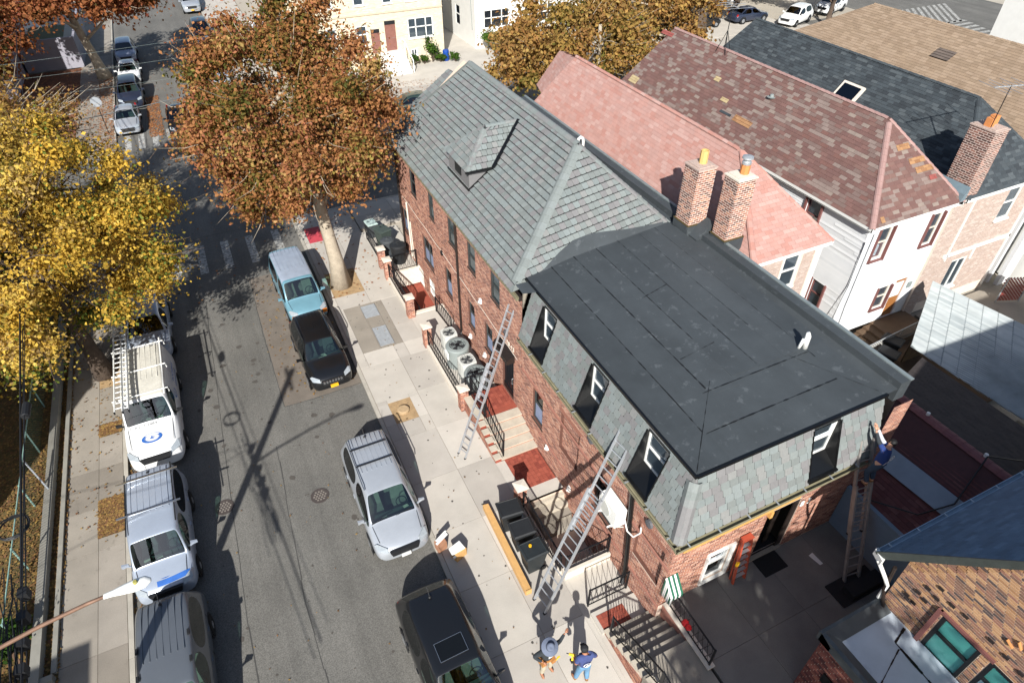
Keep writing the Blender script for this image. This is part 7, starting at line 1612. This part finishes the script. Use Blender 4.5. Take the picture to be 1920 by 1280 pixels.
# fallen leaves on lawn, pavement and gutters
def litter(name, regions, n, size, mat, seed, label):
    r = np.random.default_rng(seed); pts = []
    ws = np.array([w_ for *_, w_ in regions], float); ws /= ws.sum(); idx = r.choice(len(regions), n, p=ws)
    R_ = np.array([x[:5] for x in regions]); q = R_[idx]; X = q[:, 0]+(q[:, 1]-q[:, 0])*r.random(n); Yy = q[:, 2]+(q[:, 3]-q[:, 2])*r.random(n); Z = q[:, 4]+.012+r.random(n)*.02
    a = r.random(n)*6.283; s = size*(.5+r.random(n)); ca, sa = np.cos(a)*s, np.sin(a)*s
    v = np.empty((n, 4, 3)); dz = r.random((n, 4))*.03
    for k, (cx, cy) in enumerate(((1, 0), (0, .7), (-1, 0), (0, -.7))): v[:, k, 0] = X+ca*cx-sa*cy; v[:, k, 1] = Yy+sa*cx+ca*cy; v[:, k, 2] = Z+dz[:, k]
    me = bpy.data.meshes.new(name); me.vertices.add(4*n); me.vertices.foreach_set('co', v.reshape(-1).astype(np.float32)); me.loops.add(4*n); me.loops.foreach_set('vertex_index', np.arange(4*n, dtype=np.int32)); me.polygons.add(n); me.polygons.foreach_set('loop_start', np.arange(0, 4*n, 4, dtype=np.int32)); me.update(calc_edges=True)
    at = me.attributes.new('tint', 'FLOAT', 'FACE'); at.data.foreach_set('value', r.random(n).astype(np.float32)); me.materials.append(mat); o = bpy.data.objects.new(name, me); COL.objects.link(o); o['kind'] = 'stuff'; o['label'] = label
m_fall = M('fallen_leaf', ['5e4226', '75552e', '866a38', '4e3824', '6f4c34', '96793f', '5c482e'], .9, (8, .15))
litter('fallen_leaves', [(-16, -9.0, 12.7, 36, .03, 26), (-9, -8.3, 15.5, 36, .0, 3), (-7.32, -6.5, 17.3, 19.0, -.02, 2.2), (-7.32, -6.5, 22.3, 23, -.02, .8), (-8.3, -6.6, 17, 34, .0, .28), (-6.6, -6.1, 14, 36, -.13, 1.2), (-.3, 2.8, 21.2, 31, -.13, .35), (-8.9, -8.3, 10, 20, 0, 1.0)], 34000, .045, m_fall, 5, 'yellow and brown leaves fallen on the yard and left pavement')
litter('fallen_leaves_far', [(-4.1, -3.1, 53, 62, -.13, 3), (-7.5, -6.4, 51, 70, 0, 3), (-12, -7.5, 51, 72, .02, 4), (-6.2, 2.8, 30, 50, -.13, .5), (-6.3, 2.8, 52, 80, -.13, .6), (3.1, 7, 51, 60, 0, .6), (8, 20, 53, 56, 0, 1.2), (3.1, 6.2, 27, 36, 0, .25)], 6500, .06, M('fallen_leaf_orange', ['7d4a2a', '8f5a32', '9a6e42', '6f4228'], .9, (8, .15)), 6, 'orange leaves fallen in gutters and the far yard')
litter('fallen_leaves_road', [(-6, 2.8, 2, 34, -.13, 1), (3.1, 6.2, 3, 30, .0, .35)], 220, .03, m_fall, 8, 'few stray leaves on road and pavement')
# ================================================================ people
m_skin = M('skin', '9a6a50', .6, (20, .08)); m_skinp = M('skin_pale', 'b98a70', .6, (20, .08))
def skin(name, pts, edges, radii, mat, parent, root=0, sub=2):
    me = bpy.data.meshes.new(name); bm = bmesh.new(); ly = bm.verts.layers.skin.verify()
    vs = [bm.verts.new(tuple(p)) for p in pts]
    for a, b in edges: bm.edges.new((vs[a], vs[b]))
    for i, r in enumerate(radii): vs[i][ly].radius = (r, r) if not isinstance(r, tuple) else r; vs[i][ly].use_root = (i == root)
    bm.to_mesh(me); bm.free(); me.materials.append(mat)
    o = bpy.data.objects.new(name, me); COL.objects.link(o); o.parent = parent
    mo = o.modifiers.new('skin', 'SKIN'); mo.use_smooth_shade = True; ms = o.modifiers.new('sub', 'SUBSURF'); ms.levels = ms.render_levels = sub
    return o
def person(label, base, rz, J, shirt, trousers, skinm, hair, shoes, sleeve='short', hat=None):
    """J: joints in the person's own frame (x right, y forward, z up): pelvis, chest, neck, head, shoulders sL sR, elbows, wrists, hips, knees, ankles, toes"""
    t = thing('person', label, 'person', base, rz)
    V = {k: Vector(v) for k, v in J.items()}
    names = ['pelvis', 'belly', 'chest', 'neck', 'chin', 'head', 'crown', 'sL', 'eL', 'wL', 'sR', 'eR', 'wR', 'hL', 'kL', 'aL', 'tL', 'hR', 'kR', 'aR', 'tR']
    V['belly'] = V['pelvis'].lerp(V['chest'], .45); V['chin'] = V['neck'].lerp(V['head'], .5); V['crown'] = V['head']+(V['head']-V['neck']).normalized()*.1
    rad = dict(pelvis=(.16, .12), belly=(.145, .115), chest=(.165, .12), neck=.06, chin=.075, head=(.085, .1), crown=(.06, .07), sL=.07, eL=.045, wL=.03, sR=.07, eR=.045, wR=.03, hL=.095, kL=.065, aL=.045, tL=.035, hR=.095, kR=.065, aR=.045, tR=.035)
    ed = [('pelvis', 'belly'), ('belly', 'chest'), ('chest', 'neck'), ('neck', 'chin'), ('chin', 'head'), ('head', 'crown'), ('chest', 'sL'), ('sL', 'eL'), ('eL', 'wL'), ('chest', 'sR'), ('sR', 'eR'), ('eR', 'wR'), ('pelvis', 'hL'), ('hL', 'kL'), ('kL', 'aL'), ('aL', 'tL'), ('pelvis', 'hR'), ('hR', 'kR'), ('kR', 'aR'), ('aR', 'tR')]
    ix = {n: i for i, n in enumerate(names)}
    skin('body', [V[n] for n in names], [(ix[a], ix[b]) for a, b in ed], [rad[n] for n in names], skinm, t)
    # hands: a palm and five separate curled fingers
    for s_ in 'LR':
        w_, e_ = V['w'+s_], V['e'+s_]; d = (w_-e_).normalized(); side = d.cross(Vector((0, 0, 1)));
        if side.length < .1: side = Vector((1, 0, 0))
        side.normalize(); n_ = side.cross(d).normalized()
        pts = [w_, w_+d*.05, w_+d*.09]; ee = [(0, 1), (1, 2)]; rr = [.026, .034, .03]
        for k, q in enumerate((-1.5, -.5, .5, 1.5)):
            b = w_+d*.09+side*q*.018; L_ = (.06, .075, .07, .055)[k]; pts += [b, b+d*L_*.5-n_*.012, b+d*L_*.8-n_*.04]; i0 = len(pts)-3; ee += [(2, i0), (i0, i0+1), (i0+1, i0+2)]; rr += [.011, .0095, .008]
        b = w_+d*.04+side*(-.035 if s_ == 'R' else .035); pts += [b, b+d*.035+side*(-.02 if s_ == 'R' else .02), b+d*.06-n_*.02]; i0 = len(pts)-3; ee += [(1, i0), (i0, i0+1), (i0+1, i0+2)]; rr += [.013, .011, .009]
        skin('hand', pts, ee, rr, skinm, t, 0, 1)
    # face: nose, ears, eyes
    hd = V['head']; fw = Vector(J.get('face', (0, 1, 0))).normalized(); rt = fw.cross((hd-V['neck']).normalized()).normalized(); upv = rt.cross(fw)
    mb = MB()
    c = hd+fw*.095-upv*.01; mb.add([c-rt*.014, c+rt*.014, c+fw*.028-upv*.022, c+upv*.035], [[0, 2, 3], [2, 1, 3], [0, 1, 2]])
    for q in (-1, 1): mb.lathe([(.004, -.01), (.022, -.008), (.02, .01), (.004, .012)], tuple(hd+rt*q*.088-upv*.005), 8, axis='x')
    mb.build('nose_and_ears', skinm, t, local=True, smooth=True)
    mb = MB()
    for q in (-1, 1): mb.lathe([(.002, -.01), (.011, -.004), (.011, .004), (.002, .01)], tuple(hd+rt*q*.033+fw*.09+upv*.012), 7)
    mb.build('eyes', m_iron2, t, local=True)
    mb = MB(); c = hd+fw*.1-upv*.048; mb.bar(tuple(c-rt*.022), tuple(c+rt*.022), .008, .008); mb.build('mouth', M('lips', '7a4038', .6), t, local=True)
    # clothes grown over the same joints
    up = ['pelvis', 'belly', 'chest', 'neck', 'sL', 'sR']; ue = [(0, 1), (1, 2), (2, 3), (2, 4), (2, 5)]
    pts = [V[n] for n in up]; pts[3] = V['chest'].lerp(V['neck'], .72); rr = [(.195, .158), (.178, .145), (.192, .145), (.085, .085), .095, .095]
    pts[0] = V['pelvis']-Vector((0, 0, .03))
    for s_, k in (('L', 4), ('R', 5)):
        e = V['s'+s_].lerp(V['e'+s_], .8 if sleeve == 'short' else 1.0); pts.append(e); ue.append((k, len(pts)-1)); rr.append(.07 if sleeve == 'short' else .062)
        if sleeve == 'long': pts.append(V['e'+s_].lerp(V['w'+s_], .9)); ue.append((len(pts)-2, len(pts)-1)); rr.append(.043)
    skin('shirt', pts, ue, rr, shirt, t)
    pts = [V['pelvis'].lerp(V['belly'], .75), V['pelvis']]; ue = [(0, 1)]; rr = [(.172, .14), (.18, .14)]
    for s_ in 'LR':
        i0 = len(pts); pts += [V['h'+s_], V['k'+s_], V['k'+s_].lerp(V['a'+s_], .9)]; ue += [(1, i0), (i0, i0+1), (i0+1, i0+2)]; rr += [.118, .085, .07]
    skin('trousers', pts, ue, rr, trousers, t, 1)
    for s_ in 'LR': a, tt = V['a'+s_], V['t'+s_]; skin('shoe', [a+Vector((0, 0, .03)), a+(a-tt)*.12-Vector((0, 0, .04)), tt], [(0, 1), (1, 2)], [.058, .052, .046], shoes, t, 0, 1)
    if hair is not None:
        mb = MB(); n = 14
        prof = [(.103, -.03), (.108, .03), (.095, .08), (.06, .115), (.01, .128)]; mb.lathe(prof, (0, 0, 0), n)
        Rm = Matrix(((rt.x, fw.x, upv.x, hd.x-fw.x*.012), (rt.y, fw.y, upv.y, hd.y-fw.y*.012), (rt.z, fw.z, upv.z, hd.z-fw.z*.012), (0, 0, 0, 1))); mb.xf(Rm).build('hair', hair, t, local=True, smooth=True)
    return t, V, (rt, fw, upv, hd)
m_navy = M('navy_shirt', '3a4570', .9, (12, .12)); m_navyd = M('deep_blue_shirt', '20356a', .9, (12, .12)); m_char = M('charcoal_shirt', '2b3034', .9, (12, .15)); m_jean = M('blue_jeans', '5a7f9c', .9, (10, .2)); m_jeand = M('dark_jeans', '2d3b4c', .9, (10, .2)); m_khaki = M('stone_trousers', 'a39a86', .9, (10, .15)); m_boot = M('tan_boots', '7a5a38', .8, (14, .15)); m_hair = M('black_hair', '0d0c0c', .7); m_hat = M('grey_felt_hat', '5d6576', .85, (10, .1)); m_belt = M('tan_leather', 'a5713c', .7, (12, .2))
# man in the wide brimmed hat, facing the camera side, one arm stretched out
J = dict(pelvis=(0, 0, .93), chest=(.0, .02, 1.32), neck=(0, .03, 1.5), head=(.0, .07, 1.63), face=(0, .8, -.45), sL=(-.2, 0, 1.42), eL=(-.45, -.05, 1.28), wL=(-.66, -.12, 1.42), sR=(.2, 0, 1.42), eR=(.4, -.1, 1.22), wR=(.22, .12, 1.08), hL=(-.1, 0, .88), kL=(-.13, .03, .48), aL=(-.14, -.02, .09), tL=(-.16, .15, .04), hR=(.1, 0, .88), kR=(.14, .05, .48), aR=(.16, .0, .09), tR=(.18, .17, .04))
p1, V1, F1 = person('man in a grey wide brimmed hat and tool belt reaching one arm out', (4.42, 6.86, .0), math.pi+.1, J, m_char, m_khaki, m_skin, None, m_boot, 'long')
rt, fw, upv, hd = F1
mb = MB(); mb.lathe([(.25, .02), (.24, .035), (.13, .03), (.115, .06), (.11, .14), (.06, .16), (.02, .14)], (0, 0, 0), 26)
Rm = Matrix(((rt.x, fw.x, upv.x, hd.x), (rt.y, fw.y, upv.y, hd.y), (rt.z, fw.z, upv.z, hd.z+.05), (0, 0, 0, 1))); mb.xf(Rm).build('hat', m_hat, p1, local=True, smooth=True)
mb = MB(); mb.lathe([(.119, .05), (.119, .08)], (0, 0, 0), 26); mb.xf(Rm).build('hat_band', m_iron2, p1, local=True)
mb = MB(); mb.lathe([(.195, .9), (.2, .95), (.195, 1.0)], (0, 0, 0), 20); mb.v = [(x, y*.78, z) for x, y, z in mb.v]; mb.build('tool_belt', m_belt, p1, local=True)
for a in (-1.0, -.3, .5, 2.2, 3.4): mb = MB(); c = Vector((math.cos(a)*.2, math.sin(a)*.17, .88)); mb.box(c.x-.06, c.x+.06, c.y-.05, c.y+.05, .76, .97); mb.build('tool_pouch', m_belt, p1, local=True)
mb = MB(); mb.tube([(-.2, .16, .8), (-.24, .2, 1.0)], .018, 6); mb.box(-.29, -.2, .18, .22, .99, 1.04); mb.build('hammer', M('yellow_tool', 'd9b32c', .5), p1, local=True)
mb = MB(); mb.poly([(-.1, .17, 1.2), (.07, .17, 1.2), (.07, .165, 1.34), (-.1, .165, 1.34)]); mb.poly([(-.16, .1, 1.24), (-.11, .16, 1.22), (-.11, .15, 1.3), (-.16, .1, 1.3)]); mb.build('shirt_print', m_white, p1, local=True)
# man in jeans seen from behind, drill in his left hand
J = dict(pelvis=(0, 0, .93), chest=(.0, .05, 1.3), neck=(0, .09, 1.48), head=(.0, .14, 1.6), face=(0, .9, -.3), sL=(-.2, .03, 1.4), eL=(-.27, .0, 1.14), wL=(-.24, .2, 1.06), sR=(.2, .03, 1.4), eR=(.36, .02, 1.18), wR=(.2, .22, 1.16), hL=(-.1, 0, .88), kL=(-.15, .04, .48), aL=(-.2, .05, .09), tL=(-.24, .22, .04), hR=(.1, 0, .88), kR=(.12, .02, .48), aR=(.1, -.08, .09), tR=(.12, .1, .04))
p2, V2, F2 = person('man in a navy logo t-shirt, jeans and black cap holding a yellow drill', (5.26, 6.22, 0), -.15, J, m_navy, m_jean, m_skin, m_hair, m_boot)
rt, fw, upv, hd = F2
mb = MB(); mb.lathe([(.112, .02), (.112, .07), (.09, .12), (.02, .15)], (0, 0, 0), 20); Rm = Matrix(((rt.x, fw.x, upv.x, hd.x-fw.x*.01), (rt.y, fw.y, upv.y, hd.y-fw.y*.01), (rt.z, fw.z, upv.z, hd.z), (0, 0, 0, 1)))
mb.extr([(-.08, .07, .03), (.08, .07, .03), (.06, .19, .02), (-.06, .19, .02)], (0, 0, .012)); mb.xf(Rm).build('cap', M('black_cap', '1c1d20', .8), p2, local=True)
mb = MB(); n = 22
for k in range(n):
    a, b = 2*math.pi*k/n, 2*math.pi*(k+1)/n; f = lambda a, r: (math.cos(a)*r, -.108-.012*(1-abs(math.cos(a))), 1.22+math.sin(a)*r)
    if .6 < a < .9 or 3.6 < a < 3.9: continue
    mb.poly([f(a, .075), f(a, .11), f(b, .11), f(b, .075)])
mb.poly([(-.04, -.126, 1.18), (.03, -.126, 1.18), (.04, -.126, 1.25), (-.02, -.126, 1.26)])
o = mb.build('shirt_crest', m_white, p2, local=True, fix=False); o.location.y -= .035
t = thing('cordless_drill', 'yellow cordless drill in the hand of the man in jeans', 'drill', (5.07, 6.5, 1.0))
mb = MB(); mb.tube([(5.12, 6.5, 1.06), (4.98, 6.62, 1.06)], [.045, .04], 8); mb.bar((5.06, 6.55, 1.04), (5.03, 6.5, .88), .05, .06); mb.build('body', M('yellow_tool', 'd9a51c'), t)
mb = MB(); mb.box(4.98, 5.1, 6.44, 6.56, .8, .88); mb.tube([(4.98, 6.62, 1.06), (4.93, 6.67, 1.06)], .015, 6); mb.build('battery', m_trimb, t)
# man at the top of the shaded ladder
J = dict(pelvis=(0, 0, .9), chest=(.12, .06, 1.27), neck=(.22, .1, 1.43), head=(.32, .12, 1.55), face=(.1, 1, .0), sL=(.02, .06, 1.42), eL=(-.05, .3, 1.62), wL=(-.02, .5, 1.86), sR=(.3, .06, 1.3), eR=(.22, .34, 1.5), wR=(.06, .55, 1.9), hL=(-.09, 0, .86), kL=(-.12, .14, .5), aL=(-.1, .0, .1), tL=(-.1, .17, .06), hR=(.1, 0, .86), kR=(.14, .12, .48), aR=(.12, .0, .12), tR=(.12, .17, .07))
p3, V3, F3 = person('man in a blue logo shirt reaching up from the shaded ladder', (14.42, 6.02, 4.08), .0, J, m_navyd, m_jeand, m_skinp, m_hair, m_boot)
mb = MB()
for k in range(n):
    a, b = 2*math.pi*k/n, 2*math.pi*(k+1)/n; f = lambda a, r: (.17+math.cos(a)*r, -.1, 1.25+math.sin(a)*r); mb.poly([f(a, .06), f(a, .1), f(b, .1), f(b, .06)])
mb.poly([(.14, -.1, 1.22), (.2, -.1, 1.22), (.19, -.1, 1.28), (.15, -.1, 1.28)])
for k in range(5): mb.poly([(-.12+k*.045, -.105, 1.08+k*.012), (-.09+k*.045, -.105, 1.08+k*.012), (-.09+k*.045, -.1, 1.12+k*.012), (-.12+k*.045, -.1, 1.12+k*.012)])
o = mb.build('shirt_crest', m_white, p3, local=True, fix=False); o.location.y -= .045
for q in ('L', 'R'):
    skin('sleeve', [V3['s'+q].lerp(V3['e'+q], .6), V3['e'+q], V3['e'+q].lerp(V3['w'+q], .85)], [(0, 1), (1, 2)], [.066, .058, .045], M('white_sleeve', 'b9bcc4', .9) if q == 'R' else m_char, p3, 0, 1)
# ================================================================ pole, lamp, wires, signs, yard fence
m_wood = M('pole_wood', ['5b4636', '6a5240'], .9, (3, .2), (20, .6, .02)); m_rust = M('rusty_lamp_arm', ['6e5444', '7d6252'], .6, (5, .2), metallic=.3)
up_ = thing('utility_pole', 'wooden utility pole with a street lamp arm at the lower left', 'utility pole', (-7.0, 8.75, -.02))
mb = MB(); mb.tube([(-7.0, 8.75, -.1), (-7.0, 8.75, 11)], [.17, .12], 12); mb.build('pole', m_wood, up_, smooth=True)
mb = MB(); mb.tube([(-6.95, 8.75, 7.4), (-6.3, 8.66, 7.75), (-5.2, 8.52, 8.2), (-4.3, 8.4, 8.5), (-3.95, 8.36, 8.58)], [.045, .042, .04, .036, .03], 8); mb.build('lamp_arm', m_rust, up_, smooth=True)
mb = MB(); prof = [(-.03, .05), (.12, .06), (.25, .085), (.5, .12), (.68, .11), (.78, .04)]
ringsv = []
dv = Vector((.985, -.11, .13)).normalized(); s_ = dv.cross(Vector((0, 0, 1))).normalized(); u_ = s_.cross(dv)
vs, fs = [], []; nn_ = 12
for i, (x, r) in enumerate(prof):
    for k in range(nn_): a = 2*math.pi*k/nn_; c = Vector((-3.98, 8.36, 8.58))+dv*x; vs.append(c+s_*math.cos(a)*r*1.1+u_*math.sin(a)*r*.55)
for i in range(len(prof)-1):
    for k in range(nn_): fs.append([i*nn_+k, i*nn_+(k+1) % nn_, (i+1)*nn_+(k+1) % nn_, (i+1)*nn_+k])
fs.append(list(range(nn_))[::-1]); fs.append([(len(prof)-1)*nn_+k for k in range(nn_)])
mb.add(vs, fs); mb.build('lamp_head', m_white, up_, smooth=True)
mb = MB(); mb.lathe([(.04, 0), (.04, .05), (.03, .07)], (-3.45, 8.3, 8.7), 10); mb.build('photocell', M('brass_cell', '8f8a4a', .5), up_)
mb = MB(); mb.bar((-7.0, 8.0, 10.6), (-7.0, 9.5, 10.6), .09, .11); mb.build('cross_arm', m_wood, up_)
m_cable = M('cable_black', '141518', .6)
def wire(pts, r, label, sag=0., mat=m_cable, seg=14):
    a, b = Vector(pts[0]), Vector(pts[1]); P_ = [a.lerp(b, k/seg)-Vector((0, 0, sag*4*(k/seg)*(1-k/seg))) for k in range(seg+1)]
    return tag(MB().tube(P_, r, 5).build('overhead_wire', mat), label, 'wire')
wire([(-5.66, 2, 6.5), (-10.35, 60, 6.5)], .028, 'thick black overhead cable running along the left pavement', .1)
wire([(-5.72, 2, 6.15), (-10.5, 60, 6.3)], .016, 'thinner overhead cable beside the thick one at the left edge', .2)
wire([(-5.6, 2, 6.9), (-10.0, 60, 6.9)], .012, 'upper thin wire along the left pavement', .5)
for k, (z, sg) in enumerate(((8.6, .2), (8.0, .35), (7.2, .4))): wire([(-12, 42.5-k*.35, z), (14, 44.5-k*.9, z+.4)], .006, ['highest', 'middle', 'lowest'][k]+' of the thin wires crossing the street behind the orange tree', sg, M('pale_wire', '6f7a78', .5))
wire([(-12, 38.5, 6.6), (6, 41.5, 7.2)], .022, 'heavier cable crossing the street just before the far crosswalk', .5, M('grey_cable', '5b6063', .6))
wire([(-7, 9, 8.0), (-16, 12, 6.5)], .012, 'service wire leaving the pole towards the left edge', .2); wire([(-7, 9.2, 7.8), (-16, 8, 6.5)], .012, 'service wire leaving the pole low at the left edge', .2)
for k in range(3): wire([(30+k*.0, 52-k*.6, 8.2-k*.35), (78, 60-k*.6, 9.0-k*.3)], .015, ['upper', 'middle', 'lower'][k]+' wire above the trees behind the dark roof', .4, M('pale_wire', '6f7a78'))
t = thing('wire_coil', 'coil of black cable hanging on the overhead wires at the lower left', 'cable coil', (-6.9, 12.4, 7.6))
for j in range(3):
    mb = MB(); mb.tube([(-6.75+.3*math.cos(a*.35+j)*(1+.06*j), 12.9+.34*math.sin(a*.35+j), 6.3+.02*j+.03*math.sin(a)) for a in range(19)], .02, 5); mb.build('loop', m_cable, t)
mb = MB(); mb.lathe([(.09, -.28), (.11, -.25), (.11, .25), (.09, .28)], (-6.72, 16.9, 6.45), 10, axis='y'); tag(mb.build('splice_case', m_trimb), 'black splice case hanging on the overhead cable at the left', 'splice case')
t = thing('cable_bundle', 'tangled black cable bundle beside the pole at the lower left corner', 'cable bundle', (-6.2, 9, 6.5))
rr = random.Random(9)
for k in range(12):
    x0, z0 = -6.15+rr.uniform(-.15, .12), 6.5+rr.uniform(-.4, .35); mb = MB(); mb.tube([(x0+rr.uniform(-.06, .06)-.06*j, 6.2+j*.75, z0+rr.uniform(-.12, .12)) for j in range(rr.choice([6, 7, 8]))], rr.choice([.012, .018]), 5); mb.build('cable', m_cable, t)
for k in range(5): mb = MB(); mb.box(-6.3-.03*k, -6.12-.03*k, 8.3+k*.6, 8.5+k*.6, 6.3, 6.55); mb.build('terminal_box', m_trimb, t)
# chain link fence of the leaf yard, low kerb wall
yf = thing('yard_fence', 'green wire mesh fence with white rail around the leaf covered yard', 'fence', (-9.3, 18, 0))
m_gw = M('green_wire', '3f6656', .6)
mesh_panel(yf, (-9.35, 14.3, .05), (0, 1, 0), (0, 0, 1), 21.5, 1.15, .12, .006, m_gw)
mb = MB(); mb.tube([(-9.35, 14.3, 1.2), (-9.35, 36, 1.2)], .025, 6); mb.build('top_rail', M('pale_green_rail', '7d9c93', .5), yf)
for k in range(9): mb = MB(); mb.tube([(-9.35, 14.3+k*2.7, 0), (-9.35, 14.3+k*2.7, 1.25)], .03, 6); mb.build('post', M('pale_green_rail', '7d9c93'), yf)
mb = MB(); mb.tube([(-9.35, 21.0, 1.15), (-8.75, 19.9, .1)], .03, 6); mb.build('brace', m_steel, yf)
mb = MB(); mb.box(-8.98, -8.72, 12.6, 36, -.1, .3); mb.box(-8.5, -8.36, 12.9, 36, -.1, .12); mb.box(-9.6, -8.4, 12.6, 12.8, -.1, .25); tag(mb.build('kerb_wall', M('yard_wall', ['7c7a72', '8a877e'], .9, (2, .15))), 'low concrete kerb wall along the leaf covered yard', 'low wall')
mb = MB(); mb.extr([(-9.5, 13.9, .3), (-9.42, 13.96, .3), (-8.95, 13.0, .1), (-9.03, 12.95, .1)], (0, 0, .08)); tag(mb.build('timber_offcut', m_wood), 'short timber piece leaning at the end of the yard wall', 'timber')
# stop sign seen from behind
ss = thing('stop_sign', 'stop sign seen from its pale back at the far left corner', 'road sign', (-6.8, 54.8, 0))
mb = MB(); mb.tube([(-6.8, 54.8, 0), (-6.8, 54.8, 3.0)], .035, 6); mb.build('post', m_brown, ss)
mb = MB(); mb.lathe([(.38, -.012), (.38, .012)], (-6.8, 54.72, 2.35), 8, axis='y'); mb.build('plate', M('sign_back', '8f9499', .5, (3, .1)), ss)
# hydrant-like items and street furniture in the far corner
# houses standing just outside the left edge; they shade the yard and the apron
for x0, x1, y0, y1, h_, lb in ((-24, -13.6, 14, 24, 9, 'house just outside the left edge beside the yard'), (-24, -12.9, -12, 3, 8, 'house just outside the lower left corner')):
    t = thing('side_house', lb, 'house', ((x0+x1)/2, (y0+y1)/2, 0)); MB().box(x0, x1, y0, y1, 0, h_).build('wall', m_palem, t); MB().box(x0-.2, x1+.0, y0-.2, y1+.0, h_+.002, h_+.15).build('roof', m_darksh, t)
